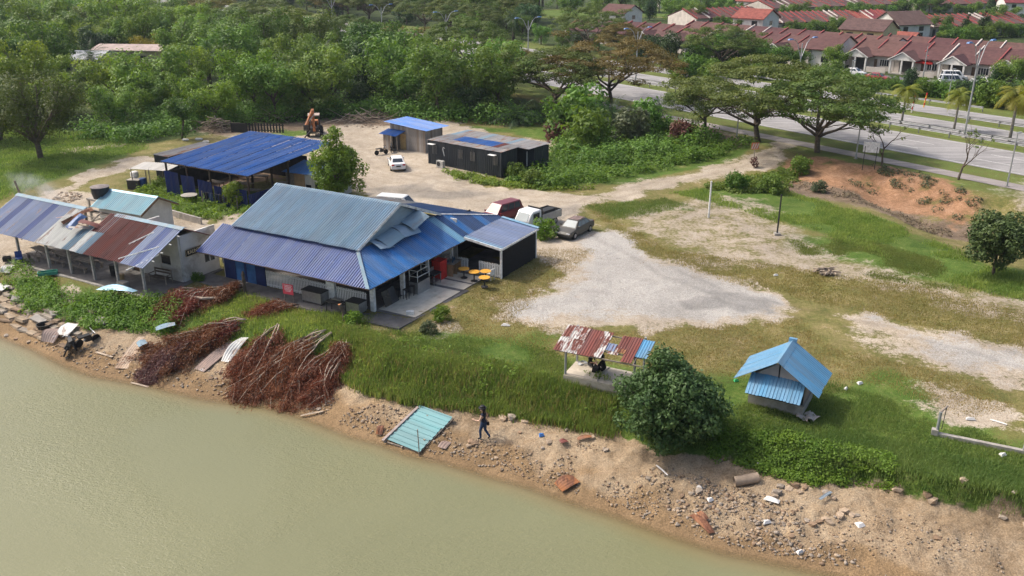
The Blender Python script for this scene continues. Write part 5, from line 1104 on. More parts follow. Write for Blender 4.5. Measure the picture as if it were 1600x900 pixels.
M_WALLC = simple('cream_house_wall', (.56,.50,.45), .9, .1, 1, jit=.12, dirt=(.36,.32,.28,.6)); M_WALLW = simple('white_house_wall', (.66,.64,.60), .9, .1, 1, dirt=(.42,.40,.37,.6)); M_WALLY = simple('yellow_house_wall', (.62,.56,.30), .9, .1, 1, dirt=(.42,.38,.2,.5))
M_PORCH = simple('porch_shade', (.08,.075,.07), .9, .2, 1)  # porch shade put into the colour of the wide front panel
def house_unit(W, D, porch, ph=0, rm=None):
    t = thing('terrace_house', 'x', 'house', (0,0,0)); rm = rm or M_ROOF
    mb = MB(); H = 2.7
    wall(mb, (0.05,0), (W-.05,0), 0, H, .16, [(W*.10,W*.38,.0,2.2),(W*.55,W*.62,0,2.1),(W*.68,W*.88,.9,2.1)]); wall(mb, (.05,D), (W-.05,D), 0, H, .16); wall(mb, (.1,.1), (.1,D-.1), 0, H, .16); wall(mb, (W-.1,.1), (W-.1,D-.1), 0, H, .16)
    mb.prism([(.1,H),(D-.1,H),(D/2,H+2.1)], 'x', .02, .18); mb.prism([(.1,H),(D-.1,H),(D/2,H+2.1)], 'x', W-.18, W-.02); mb.build('wall', M_WALLC, t)
    k = 2.25/(D/2+.7)
    mb = MB(); mb.prism([(-.7,H-.02),(D/2,H+2.23),(D/2,H+2.40),(-.7,H+.15)], 'x', .12, W-.12); mb.prism([(D+.7,H-.02),(D/2+.01,H+2.23),(D/2+.01,H+2.40),(D+.7,H+.15)], 'x', .12, W-.12); mb.build('roof', rm, t)
    mb = MB(); mb.prism([(-.8,H+.0),(D/2,H+2.3),(D/2,H+2.72),(-.8,H+.40)], 'x', -.11, .11); o = mb.build('parapet', M_PARR, t); 
    mb = MB(); mb.prism([(D*.18,H+.9),(D/2,H+2.3),(D/2,H+2.70),(D*.18,H+1.28)], 'x', W/2-.1, W/2+.1); mb.build('parapet', M_PARR, t)
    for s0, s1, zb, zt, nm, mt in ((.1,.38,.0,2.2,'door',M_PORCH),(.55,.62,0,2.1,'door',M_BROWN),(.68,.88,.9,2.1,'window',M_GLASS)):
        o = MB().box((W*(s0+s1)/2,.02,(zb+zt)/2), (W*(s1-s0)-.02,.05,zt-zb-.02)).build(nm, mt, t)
        if nm == 'window':
            f = MB()
            for q in (0,.25,.5,.75,1): f.box((W*(s0+(s1-s0)*q),-.08,(zb+zt)/2), (.06,.05,zt-zb))
            f.box((W*(s0+s1)/2,-.09,zt), (W*(s1-s0)+.1,.06,.07)); f.build('frame', M_WALLW, o)
    if porch:
        pw = W*.50; x0 = W*.01; xm = x0+pw/2+.1
        mb = MB(); mb.prism([(xm-pw/2,H-.15),(xm+pw/2,H-.15),(xm,H+1.15)], 'y', -3.0, -2.9); mb.build('porch_gable', M_WALLW, t)
        mb = MB()
        for s in (-1, 1): mb.add([(xm,-3.2,H+1.25),(xm,2.1,H+1.25),(xm+s*(pw/2+.35),0.1,H-.2),(xm+s*(pw/2+.35),-3.2,H-.2),(xm,-3.2,H+1.37),(xm,2.1,H+1.37),(xm+s*(pw/2+.35),.1,H-.08),(xm+s*(pw/2+.35),-3.2,H-.08)], [(0,1,2,3),(4,7,6,5),(0,3,7,4),(1,5,6,2),(3,2,6,7),(0,4,5,1)])
        mb.build('porch_roof', rm, t)
        mb = MB()
        for s in (-1, 1): mb.bar((xm,-3.23,H+1.33),(xm+s*(pw/2+.35),-3.23,H-.12),.08,.16)
        mb.build('barge_board', M_WALLW, t)
        for s in (-1, 0, 1): MB().box((0,0,(H-.15)/2), (.28,.28,H-.15)).build('porch_post', M_WALLW, t, (xm+s*(pw/2-.15), -2.85, 0))
        mb = MB(); mb.box((xm,-1.5,.06),(pw,3.0,.12)); mb.build('porch_floor', M_CONC, t)
        mb = MB(); mb.box((W*.76,-3.2,.5),(W*.42,.12,1.0)); mb.build('front_wall', M_WALLC, t)
    return t
hedge_trees = []
def hrow(a, b, z, n, i0, i1, D, porch, label, group, rm=None, endwall=True, back=0, labs=None, hedge=False):
    A, B = P(*a, z), P(*b, z); hs_ = []; d = (B-A); W = d.length/n; ang = math.atan2(d.y, d.x); e = d.normalized(); m = Vector((-e.y, e.x, 0)); first = None
    for i in range(i0, i1):
        p = A+e*W*i+m*(.7+back); lab = labs[i-i0] if labs else label
        if first is None: o = first = house_unit(W, D, porch, 0, rm); o['label'] = lab; o['group'] = group; o.location = (p.x, p.y, 1.0); o.rotation_euler = (0, 0, ang)
        else: o = copy_tree(first, (p.x, p.y, 1.0), ang, lab, group)
        hs_.append(o)
        if (i*7) % 5 == 2:
            for c in o.children:
                if c.name.startswith('parapet'): c.material_slots[0].link = 'OBJECT'; c.material_slots[0].material = M_PARW
    if hedge:
        for i in range(i0, i1):
            for q_ in (.2, .75):
                p = A+e*W*(i+q_)-m*(4.5+1.5*math.sin(i*3+q_*9)); k = (i*2+int(q_*3)) % 5; hedge_trees.append(plant('bushy_tree' if k < 3 else 'shrub', K_FOR[i % 5] if k < 3 else K_BUSH[i % 3], 'x', 'tree' if k < 3 else 'shrub', (p.x, p.y, 1), i*1.7, (.30+.1*(i % 3)) if k < 3 else 1.3, 'greenery before the far rows'))
    if not labs: ordlabel(hs_, lambda o: proj(o.location)[0], '{} house from the left: '+label)
    return A, e, m, W
def roadpatch(pts, z, name, mat):
    mb = MB(); mb.v = [tuple(P(u, v, z)) for u, v in pts]; mb.f = [tuple(range(len(pts)))]; mb.m = [0]; return struct(name, mb.mesh(name, mat))
A_, e_, m_, W_ = hrow((1397,90), (1555,103), 3.7, 2, -1, 4, 12.5, True, '', 'terrace houses facing the highway, front row', labs=['front row terrace house at the left end, with plants before its porch','front row terrace house with porch gable left of the red canopy tents','front row terrace house with porch gable behind the parked white cars','front row terrace house behind the banana plants at the right','front row terrace house at the right edge of the photo'])
hrow((1397,90), (1555,103), 3.7, 2, -1, 4, 11.5, False, 'maroon roof backing onto the front row', 'terrace houses behind the front row', back=12.6)
b1 = P(1340,112,1.0); b2 = A_+e_*W_*3.6
st = MB()
for i in range(10):
    q = A_+e_*W_*(-1.6+i*.65); st.v += [tuple((q-m_*5.2).xy)+(1.045,), tuple((q-m_*11.5).xy)+(1.045,)]
st.f = [(2*i,2*i+1,2*i+3,2*i+2) for i in range(9)]; st.m = [0]*9; struct('estate_street', st.mesh('estate_street', M_DARKASPH))
hrow((1046,60), (1262,82), 3.7, 4, -1, 4, 12, True, 'row half hidden by the tree belt', 'terrace houses behind the tree belt')
hrow((1046,60), (1262,82), 3.7, 4, -1, 5, 11.5, False, 'second row behind the tree belt', 'second row behind the tree belt', back=12.2)
hrow((880,46), (1045,60), 3.7, 4, 0, 4, 13, False, 'far left row of the estate', 'far left terrace houses')
hrow((1090,30), (1200,25), 3.7, 6, 0, 6, 13, False, 'far middle row', 'far middle terrace houses', hedge=True)
hrow((1205,37), (1345,33), 3.7, 8, 0, 8, 14, False, 'red brown far centre row', 'far centre terrace houses', M_ROOF2, hedge=True)
hrow((1345,33), (1425,31), 3.7, 4, 0, 3, 14, False, 'short row left of the white gabled house', 'far centre terrace houses', M_ROOFR, hedge=True)
hrow((1440,44), (1585,38), 3.7, 8, 0, 10, 15, False, 'brown roofed far right row', 'far right terrace houses', M_ROOF2, hedge=True)
hrow((1210,14), (1420,6), 3.7, 10, 0, 10, 15, False, 'farthest row at the top edge', 'farthest terrace houses', M_ROOF2, hedge=True)
hrow((1440,8), (1640,4), 3.7, 8, 0, 8, 15, False, 'farthest row among trees at top right', 'farthest terrace houses', M_ROOF, hedge=True)
for nm_ in ('bushy_tree','shrub'): ordlabel([o for o in hedge_trees if o.name.startswith(nm_)], lambda o: proj(o.location)[0], '{} '+('small tree' if nm_ == 'bushy_tree' else 'shrub')+' from the left before the far terrace rows')
def detached(name, lab, u, v, W, D, H, rot, wm_, rm, rise=1.8):
    p = P(u, v, 1.0); t = thing(name, lab, 'house', p, R_(rot)); mb = MB(); mb.box((0,0,H/2), (W,D,H)); mb.prism([(-D/2,H),(D/2,H),(0,H+rise)], 'x', -W/2, W/2); mb.build('wall', wm_, t)
    k = rise/(D/2); mb = MB()
    for s in (-1, 1): mb.add([(x, yy, zz) for x in (-W/2-.4,W/2+.4) for yy, zz in ((0,H+rise+.03),(s*(D/2+.6),H-.6*k+.03),(s*(D/2+.6),H-.6*k+.2),(0,H+rise+.2))], [(0,1,2,3),(7,6,5,4),(0,4,5,1),(1,5,6,2),(2,6,7,3),(3,7,4,0)])
    mb.build('roof', rm, t)
    for x in (-W*.27, W*.22):
        for z in ([1.5,H-1.2] if H > 4 else [1.5]): MB().box((x,-D/2-.02,z),(1.4,.08,1.1)).build('window', M_GLASS, t)
    for z in ([H-1.2] if H > 4 else [1.4]): MB().box((W/2+.02,0,z),(.08,1.3,1.0)).build('window', M_GLASS, t)
    return t
detached('two_storey_house', 'white two storey house with red roof rising above the second terrace row', 1178, 66, 8, 8, 6.0, -43, M_WALLW, M_ROOFR)
detached('two_storey_house', 'white two storey house with maroon roof above the far left row', 970, 52, 8, 8, 5.6, -43, M_WALLW, M_ROOF)
detached('two_storey_house', 'yellow two storey house with maroon roof left of the front row', 1352, 88, 9, 8, 5.8, -43, M_WALLY, M_ROOF2)
detached('gabled_house', 'large white gabled house before the far right row', 1405, 62, 10, 9, 4.2, 20, M_WALLW, M_ROOF2, 2.6)
detached('gabled_house', 'white house with red roof at the head of the far middle row', 1185, 22, 12, 10, 4.5, -60, M_WALLW, M_ROOFR, 2.5)
detached('gabled_house', 'pale flat fronted house at the top right among trees', 1495, 15, 11, 8, 5.5, -20, M_WALLC, M_ROOF2, 1.2)
detached('gabled_house', 'white house with red roof at the right edge far away', 1590, 24, 12, 9, 4.5, -10, M_WALLW, M_ROOFR, 2.2)
detached('small_house', 'small red roofed house between yellow house and front row', 1408, 78, 6, 5, 2.6, -43, M_WALLC, M_ROOFR, 1.3)
detached('white_gable_house', 'white windowless gable end house beside the bright yellow green tree', 1294, 100, 7, 11, 3.4, -43, M_WALLW, M_ROOF, 2.2)
detached('long_grey_house', 'long low house with grey roof behind the feathery tree on the left', 85, 112, 22, 8, 2.8, -4, M_WALLC, simple('grey_roof_sheet', (.36,.37,.38), .7, .2, 1), 1.0)
detached('beige_house', 'beige walled low house behind the oil palm on the left', 215, 100, 14, 7, 3.0, -6, simple('beige_house_wall', (.42,.36,.25), .9, .2, 1), simple('pinkish_roof_sheet', (.36,.28,.25), .8, .2, 1), .7)
detached('brown_house', 'brown roofed house in the trees at the far left', 40, 74, 14, 8, 2.8, -5, M_WALLC, simple('faded_brown_roof', (.34,.25,.2), .9, .25, 1), 1.4)
detached('pavilion', 'tiny white roofed pavilion in the far trees above the estate', 1041, 12, 6, 6, 2.5, 0, M_WALLC, M_PARW, 1.5)
# red canopy tents before the front row
for k, (u, v, lab) in enumerate(((1445,116,'red peaked canopy tent, left of the pair, before the front row'),(1461,116,'red peaked canopy tent, right of the pair, before the front row'))):
    p = P(u, v, 1.0); t = thing('canopy_tent', lab, 'tent', p, R_(-43), 'red canopy tents'); mb = MB()
    for i in range(4):
        a, b = [((-1.5,-1.5),(1.5,-1.5),(1.5,1.5),(-1.5,1.5))[(i+j) % 4] for j in (0, 1)]; mb.add([(*a,2.3),(*b,2.3),(*[c*.35 for c in b],2.9),(*[c*.35 for c in a],2.9),(0,0,3.5),(*a,2.0),(*b,2.0)], [(0,1,2,3),(3,2,4),(5,6,1,0)])
    mb.build('canopy', M_RED, t)
    for x in (-1.45,1.45):
        for y in (-1.45,1.45): MB().box((0,0,1.1),(.06,.06,2.2)).build('pole', M_WHITEW, t, (x,y,0))
# ================================================================== STREET FURNITURE
M_GALV = simple('galvanised_steel', (.36,.37,.38), .45, .12, 3, metal=.4); M_LAMPB = simple('blue_lamp_head', (.10,.22,.45), .5, .1, 3)
def s_for_u(n, u, lo=-40, hi=420):
    for _ in range(50):
        m = (lo+hi)/2
        if proj(HW(m, n))[0] > u: lo = m
        else: hi = m
    return lo
def z_for_v(p, v):
    lo, hi = 0, 30
    for _ in range(40):
        m = (lo+hi)/2
        if proj((p[0], p[1], m))[1] > v: lo = m
        else: hi = m
    return lo
LL = {1506:'double arm lamp post on the median before the red tents',1242:'double arm lamp post behind the tall rain tree',993:'double arm lamp post behind the rusty olive rain tree',825:'double arm lamp post left of the far terrace roofs',698:'double arm lamp post in the trees above the wooden hut',598:'double arm lamp post above the woodland, second from the left',521:'double arm lamp post above the woodland, leftmost'}
def lamp(u, v, n=109.0):
    s = s_for_u(n, u); p = HW(s, n, 1.0); H = z_for_v(p, v)-1.0; H = max(8.5, min(H, 14)); t = thing('street_lamp', LL[u], 'street lamp', p, math.atan2(HN[1], HN[0]), 'double arm street lamps')
    MB().tube([(0,0,0),(0,0,H*.78),(0,0,H*.92)], [.13,.09,.07], 8).build('pole', M_GALV, t)
    for sg_ in (-1, 1):
        pts = [(0,0,H*.70),(sg_*.5,0,H*.80),(sg_*1.1,0,H*.92),(sg_*1.7,0,H*.97),(sg_*2.4,0,H*.98)]; MB().tube(pts, .055, 6).build('arm', M_GALV, t)
        MB().box((sg_*2.75,0,H*.985), (1.0,.34,.16), taper=.7).build('lamp_head', M_LAMPB, t)
    MB().box((0,0,.15),(.4,.4,.3)).build('base', M_CONC, t)
for u, v in ((1506,62),(1242,58),(993,42),(825,26),(698,17),(598,6),(521,-4)): lamp(u, v)
def single(u, v, vt, lab, z=1.0, arm=True, r=.07):
    p = P(u, v, z); p.z = g1(p.x, p.y); H = z_for_v(p, vt)-p.z; t = thing('lamp_post', lab, 'lamp post', p, .6)
    MB().tube([(0,0,-.2),(0,0,H*.6),(0,0,H)], [r*1.2, r, r*.75], 8).build('pole', M_GALV, t)
    if arm: MB().box((.25,0,H+.02),(.7,.2,.1)).build('lamp_head', M_GALV, t)
    MB().box((0,0,.04),(.3,.3,.1)).build('base_plate', M_CONC, t); return t
single(1573,292,208,'grey lamp post beside the footpath at the right edge', 1.0); single(1337,248,168,'grey lamp post beside the footpath by the small white board', 1.0); single(1151,214,172,'grey lamp post left of the tall rain tree trunk', 1.0, False)
single(1068,114,77,'thin lamp post in the hedge, behind the slim rain tree'); single(1143,104,58,'tall utility pole in front of the tree belt', 1, False, .1); single(984,92,64,'short lamp post in the trees left of the estate'); single(843,68,50,'short lamp post at the left of the tree belt'); single(1327,138,95,'thin lamp post beside the estate street'); single(1481,158,108,'thin lamp post before the parked white cars')
single(1442,122,72,'slender utility pole beside the red tents', 1, False, .09)
MS_GUARD = simple('weathered_guard_rail', (.20,.205,.215), .5, .2, 1.5, metal=.3)
def guard(n, s0, s1, lab, every=4.0):
    t = thing('guard_rail', lab, 'guard rail', HW(s0, n, 1.03), math.atan2(HD[1], HD[0]), 'guard rails'); L = s1-s0
    mb = MB(); pr = [(.0,.45),(-.06,.52),(.0,.6),(-.06,.68),(.0,.75)]; 
    for a, b in zip(pr, pr[1:]): mb.add([(0,a[0],a[1]),(L,a[0],a[1]),(L,b[0],b[1]),(0,b[0],b[1])], [(0,1,2,3)])
    mb.build('rail_beam', MS_GUARD, t); me = MB().box((0,.06,.36),(.10,.09,.76)).mesh('rail_post', MS_GUARD)
    for i in range(int(L/every)+1): link('rail_post', me, t, (i*every, 0, 0))
guard(107.3, -25, 130, 'long guard rail along the near side of the median'); guard(109.6, -25, 120, 'long guard rail along the far side of the median'); guard(119.6, -25, 62, 'guard rail between the far carriageway and the service road'); guard(129, 62, 130, 'guard rail along the curve before the tree belt')
# small board on two posts
p = P(1357,262,1.0); p.z = g1(p.x, p.y)-.05; t = thing('notice_board', 'small white board on two thin posts above the red slope', 'sign', p, R_(-25))
MB().box((0,0,2.5),(1.6,.06,1.1)).build('board', M_WHITEW, t)
for x in (-.6,.6): MB().box((x,0,1.3),(.07,.07,2.6)).build('post', M_DKSTEEL, t)
p = G(1177,258); t = thing('chevron_sign', 'small orange and white striped sign above the red leaved plant', 'sign', p+Vector((.1,.3,0)), .2)
MB().box((0,0,2.1),(.9,.04,.75)).build('board', simple('orange_sign', (.62,.20,.10), .6, .1, 2), t); mb = MB()
for x in (-.28,0,.28): mb.box((x,-.025,2.1),(.1,.01,.6), M=Matrix.Rotation(.35, 4, 'Y'))
mb.build('stripe', M_WALLW, t); MB().box((0,.04,.9),(.06,.06,1.9)).build('post', M_WOOD, t)
for (u, v, vt, r, mt, lab) in ((1214,367,304,.07,M_DKSTEEL,'black steel post standing alone in the field'),(1107,340,283,.085,M_WHITEW,'white post standing alone in the field by the track'),(38,332,282,.10,M_WOOD,'leaning timber utility pole behind the dining shed')):
    p = G(u, v); H = z_for_v(p, vt)-p.z; o = MB().tube([(0,0,-.3),(0,0,H*.5),((-.3 if u < 100 else .0),0,H)], [r*1.1,r,r*.9], 8).build('pole', mt, None, p); tag(o, lab, 'pole')
    if u > 1200: MB().box((0,0,.1),(.5,.5,.2)).build('footing', M_CONC, o)
# striped posts by the service road
for (u, v, vt, lab) in ((1424,176,147,'red and white striped post leaning beside the service road'),(1443,168,145,'yellow and red striped post beside the service road')):
    p = P(u, v, 1.0); H = z_for_v(p, vt)-1; t = thing('striped_post', lab, 'post', p)
    for k in range(6): MB().tube([(.06*k*.5,0,H*k/6),(.06*(k+1)*.5,0,H*(k+1)/6)], .09, 6).build('band', M_RED if k % 2 else (M_WALLW if u < 1430 else M_YTOP), t)
# ================================================================== VEHICLES
M_TYRE = simple('black_tyre', (.014,.014,.014), .85, .2, 5); M_RIM = simple('alloy_rim', (.38,.38,.39), .35, .1, 4, metal=.6); M_LIGHT = simple('clear_headlamp', (.55,.56,.58), .15, .1, 5); M_TAIL = simple('red_tail_lamp', (.40,.015,.015), .25, .1, 5); M_CGL = simple('car_glass', (.025,.035,.045), .06, .1, 1, spec=.8); M_CGL2 = simple('pale_car_glass', (.20,.25,.27), .1, .1, 1, spec=.8); M_TRIM = simple('black_car_trim', (.02,.02,.02), .6, .15, 4)
def paint(name, c, r=.3): return simple(name, c, r, .05, 2, spec=.5, dirt=(c[0]*.7+.05, c[1]*.7+.045, c[2]*.7+.03, .35))
def car(lab, pos, head, pm, kind='sedan', glass=None, group=None, cat='car', name='parked_car'):
    glass = glass or M_CGL
    t = thing(name, lab, cat, pos, head, group)
    L, W = {'sedan':(4.25,1.66),'suv':(4.5,1.72),'van':(4.3,1.68),'lorry':(1.9,1.68)}[kind]
    if kind == 'sedan': st = [(-2.12,.42,.70,.72),(-2.05,.30,.90,.79),(-1.5,.22,.95,.82),(-.6,.2,.90,.83),(.6,.2,.87,.83),(1.4,.22,.80,.81),(1.95,.28,.70,.77),(2.12,.36,.56,.70)]; gh = [(-1.55,.93,-1.0,1.33),(1.05,.86,.35,1.36)]
    elif kind == 'suv': st = [(-2.25,.4,.85,.76),(-2.2,.3,.98,.82),(-1.4,.22,1.0,.86),(.7,.22,.98,.86),(1.55,.24,.92,.84),(2.05,.3,.82,.8),(2.24,.38,.62,.74)]; gh = [(-2.15,.98,-1.95,1.62),(1.35,.95,.55,1.66)]
    else: st = [(-2.15,.4,.9,.78),(-2.1,.3,1.0,.82),(0,.22,1.0,.84),(1.3,.24,.95,.82),(2.0,.3,.82,.78),(2.15,.38,.6,.7)]; gh = [(-2.08,1.0,-1.9,1.78),(1.55,.95,.75,1.8)]
    mb = MB(); ring = lambda x, zb, zt, hw: [(x,-hw*.92,zb),(x,-hw,zb+.12),(x,-hw,(zb+zt)/2+.1),(x,-hw*.93,zt-.03),(x,-hw*.80,zt),(x,hw*.80,zt),(x,hw*.93,zt-.03),(x,hw,(zb+zt)/2+.1),(x,hw,zb+.12),(x,hw*.92,zb)]
    for q in st: mb.v += ring(*q)
    k = len(st); mb.f = [(i*10+j, i*10+(j+1) % 10, (i+1)*10+(j+1) % 10, (i+1)*10+j) for i in range(k-1) for j in range(10)]+[tuple(range(10))[::-1], tuple((k-1)*10+j for j in range(10))]; mb.m = [0]*len(mb.f)
    b = mb.build('body', pm, t, smooth=True); b.modifiers.new('e', 'EDGE_SPLIT').split_angle = R_(28)
    (xb0, zb0, xb1, zt1), (xf0, zf0, xf1, zt2) = gh; w0, w1 = W/2*.90, W/2*.70
    mb = MB(); mb.v = [(xb0,-w0,zb0-.03),(xf0,-w0,zf0-.05),(xf0,w0,zf0-.05),(xb0,w0,zb0-.03),(xb1,-w1,zt1),(xf1,-w1,zt2),(xf1,w1,zt2),(xb1,w1,zt1)]
    mb.f = [(0,1,5,4),(1,2,6,5),(2,3,7,6),(3,0,4,7),(4,5,6,7)]; mb.m = [0]*5; c = mb.build('cabin', pm, t); bv = c.modifiers.new('b', 'BEVEL'); bv.width = .06; bv.segments = 2
    V = [Vector(x) for x in mb.v]
    def pane(nm, a, b_, c_, d, u0, u1, v0, v1, off, mt=glass):
        f = lambda u, v: (a.lerp(b_, u)).lerp(d.lerp(c_, u), v); q = [f(u0,v0), f(u1,v0), f(u1,v1), f(u0,v1)]; n = (q[1]-q[0]).cross(q[3]-q[0]).normalized(); q = [x+n*off for x in q]
        MB().quad(*q).build(nm, mt, t, fix=False)
    pane('windscreen', V[1], V[2], V[6], V[5], .08,.92,.12,.92,.012); pane('rear_window', V[3], V[0], V[4], V[7], .1,.9,.15,.9,.012)
    for a, b_, c_, d in ((V[0],V[1],V[5],V[4]),(V[2],V[3],V[7],V[6])):
        for u0, u1 in ((.10,.36),(.39,.64),(.67,.90)): pane('side_window', a, b_, c_, d, u0,u1,.14,.86,.012)
    wr = .31 if kind == 'sedan' else .34; xw = L/2*.61
    for x in (-xw, xw):
        for s in (-1, 1):
            wl = MB().lathe([(wr*.62,-.1),(wr*.95,-.1),(wr,-.06),(wr,.06),(wr*.95,.1),(wr*.62,.1)], (0,0,0), 18, Matrix.Rotation(math.pi/2, 4, 'X')).build('wheel', M_TYRE, t, (x, s*(W/2-.08), wr))
            MB().lathe([(wr*.1,-.03),(wr*.6,-.02),(wr*.62,.02),(wr*.1,.03)], (0,s*.09,0), 14, Matrix.Rotation(math.pi/2, 4, 'X')).build('rim', M_RIM, wl)
    zt = st[-2][2]-.12
    for s in (-1, 1):
        MB().box((L/2-.09, s*W*.33, zt), (.10,.34,.14)).build('headlight', M_LIGHT, t); MB().box((-L/2+.06, s*W*.36, .78), (.10,.30,.17)).build('tail_light', M_TAIL, t)
        MB().box((gh[1][0]-.25, s*(W/2+.06), .98), (.12,.16,.12)).build('mirror', pm, t)
    MB().box((L/2-.03,0,.40), (.14,W*.86,.16)).build('bumper', M_TRIM if kind == 'sedan' else pm, t); MB().box((-L/2+.03,0,.42), (.14,W*.86,.16)).build('bumper', pm, t)
    MB().box((-L/2-.02,0,.66), (.04,.5,.13)).build('number_plate', M_TRIM, t)
    return t
def hdg(f, r, z=0):  # heading from front and rear wheel pixels
    a, b = P(*f, z), P(*r, z); return math.atan2(a.y-b.y, a.x-b.x)
p = P(618,265,0); car('white sedan parked alone in the middle of the sandy yard', (p.x, p.y+1.2, g1(p.x, p.y)), math.atan2(.97,-.22), paint('white_car_paint', (.70,.70,.69)))
p = P(893,369,0); cg = car('dusty grey sedan with peeling roof beside the black netting', (p.x+.3, p.y+.8, g1(p.x, p.y)), hdg((886,373),(906,363)), paint('dusty_grey_car_paint', (.085,.078,.066), .5), glass=M_CGL2)
mb = MB(); mb.box((-.33,0,1.385),(1.2,.95,.012)); mb.build('peeled_roof', simple('peeled_brown_paint', (.17,.12,.11), .9, .4, 4, dirt=(.45,.42,.40,.8)), cg)
p = P(778,346,0); car('dark maroon people carrier behind the restaurant extension', (p.x+.3, p.y+.4, 0.02), hdg((758,352),(795,340)), paint('maroon_car_paint', (.15,.02,.025)), 'suv')
p = P(628,332,0); car('white van half hidden behind the restaurant ridge', (p.x-.2, p.y-.6, 0.02), R_(-18), paint('white_van_paint', (.66,.66,.64)), 'van', cat='van', name='parked_van')
# white lorry with dark open bed
p = P(838,362,0); hd = hdg((818,366),(862,350)); t = thing('small_lorry', 'small white lorry with black open bed between the maroon car and grey sedan', 'lorry', (p.x+.2, p.y+1.6, 0.02), hd); pw_ = bpy.data.materials['white_car_paint']
MB().prism([(.5,.5),(2.3,.5),(2.35,.95),(1.85,1.65),(1.7,1.78),(.6,1.8),(.5,1.7)], 'y', -.8, .8).build('cab', pw_, t).modifiers.new('b', 'BEVEL').width = .07
MB().quad((2.375,-.66,1.0),(2.375,.66,1.0),(1.905,.58,1.62),(1.905,-.58,1.62)).build('windscreen', M_CGL2, t, fix=False)
for s in (-1, 1): MB().box((1.25,s*.815,1.33),(.85,.02,.5)).build('side_window', M_CGL, t); MB().box((2.33,s*.55,.72),(.08,.3,.16)).build('headlight', M_LIGHT, t)
MB().box((-.95,0,.62),(2.75,1.65,.1)).build('bed_floor', M_GALV, t)
for s in (-1, 1): MB().box((-.95,s*.82,.95),(2.75,.05,.6)).build('side_board', M_GALV if s > 0 else M_TRIM, t)
MB().box((-2.33,0,.95),(.05,1.65,.6)).build('tail_board', M_TRIM, t); MB().box((.42,0,1.25),(.05,1.6,1.2)).build('head_board', M_TRIM, t); MB().box((-.8,.3,1.2),(1.9,.9,.5), taper=.85).build('load', M_TRIM, t)
MB().box((0,0,.45),(4.2,.8,.16)).build('chassis', M_TRIM, t)
for x in (-1.4,1.5):
    for s in (-1, 1): w_ = MB().lathe([(.2,-.1),(.33,-.1),(.34,0),(.33,.1),(.2,.1)], (0,0,0), 16, Matrix.Rotation(math.pi/2, 4, 'X')).build('wheel', M_TYRE, t, (x, s*.72, .34)); MB().lathe([(.05,-.03),(.2,-.03),(.2,.03),(.05,.03)], (0,s*.09,0), 12, Matrix.Rotation(math.pi/2, 4, 'X')).build('rim', M_RIM, w_)
# cars in the estate
for (u, v, c, k, lab) in ((1334,118,(.66,.66,.65),'sedan','white car parked on the estate street at the left'),(1370,126,(.30,.02,.03),'sedan','red car parked on the estate street'),(1489,126,(.68,.68,.67),'van','white van parked before the front row, nearer the houses'),(1487,133,(.60,.61,.62),'van','white van parked before the front row, nearer the road'),(1536,133,(.66,.66,.65),'sedan','white car half hidden by banana plants')):
    p = P(u, v, 1.03); car(lab, p, R_(-43) if k == 'sedan' else R_(-10), paint('estate_car_%s' % ('red' if c[1] < .1 else 'white'), c), k, cat='car' if k == 'sedan' else 'van', name='parked_car' if k == 'sedan' else 'parked_van')
# ---------------------------------------------------------------- backhoe
M_ORANGE = simple('faded_orange_paint', (.40,.15,.06), .7, .25, 3, dirt=(.20,.11,.06,.8)); p = P(491,214,0)
t = thing('backhoe', 'faded orange backhoe with raised arm at the edge of the woodland', 'digger', (p.x, p.y+.6, g1(p.x, p.y)), R_(-80))
MB().box((-.5,0,.95),(3.0,1.0,.6)).build('chassis', M_DKSTEEL, t); MB().box((-1.7,0,1.5),(1.2,.95,.6), taper=.9).build('bonnet', M_ORANGE, t)
cb = MB()
for x in (-1.0,.5):
    for y in (-.65,.65): cb.bar((x,y,1.2),(x,y,2.7),.09)
cb.build('cab_frame', M_DKSTEEL, t); MB().box((-.25,0,2.76),(1.8,1.5,.12)).build('cab_roof', simple('pale_cab_roof', (.36,.29,.24), .8, .2, 2), t); MB().box((-.3,0,1.45),(.6,.6,.7)).build('seat', M_TRIM, t)
for x, r in ((-2.0,.42),(.1,.72)):
    for s in (-1, 1): wl = MB().lathe([(r*.5,-.18),(r*.95,-.18),(r,-.1),(r,.1),(r*.95,.18),(r*.5,.18)], (0,0,0), 16, Matrix.Rotation(math.pi/2, 4, 'X')).build('wheel', M_TYRE, t, (x, s*.85, r)); MB().lathe([(.1,-.05),(r*.5,-.05),(r*.5,.05),(.1,.05)], (0,s*.12,0), 12, Matrix.Rotation(math.pi/2, 4, 'X')).build('rim', M_ORANGE, wl)
MB().bar((1.1,0,.9),(1.5,0,3.5),.30,.42).bar((1.45,0,3.3),(1.75,0,3.75),.28,.36).build('boom', M_ORANGE, t); MB().bar((1.6,.0,3.65),(2.5,-.9,1.9),.22,.32).build('dipper_arm', M_ORANGE, t); MB().bar((1.9,.2,3.2),(2.35,-.5,2.4),.09).build('hydraulic_ram', M_GALV, t)
bk = MB(); bk.prism([(2.2,1.9),(2.75,1.95),(2.7,1.4),(2.35,1.2),(2.05,1.45)], 'y', -1.25, -.65); bk.build('bucket', M_DKSTEEL, t)
for s in (-1, 1): MB().bar((1.0,s*.5,.9),(1.25,s*1.3,.08),.14).build('stabiliser', M_DKSTEEL, t)
MB().box((-2.9,0,.6),(.5,1.9,.7), taper=.8).build('loader_bucket', M_DKSTEEL, t)
for s in (-1, 1): MB().bar((-1.0,s*.6,1.4),(-2.7,s*.6,.7),.14,.2).build('loader_arm', M_ORANGE, t)
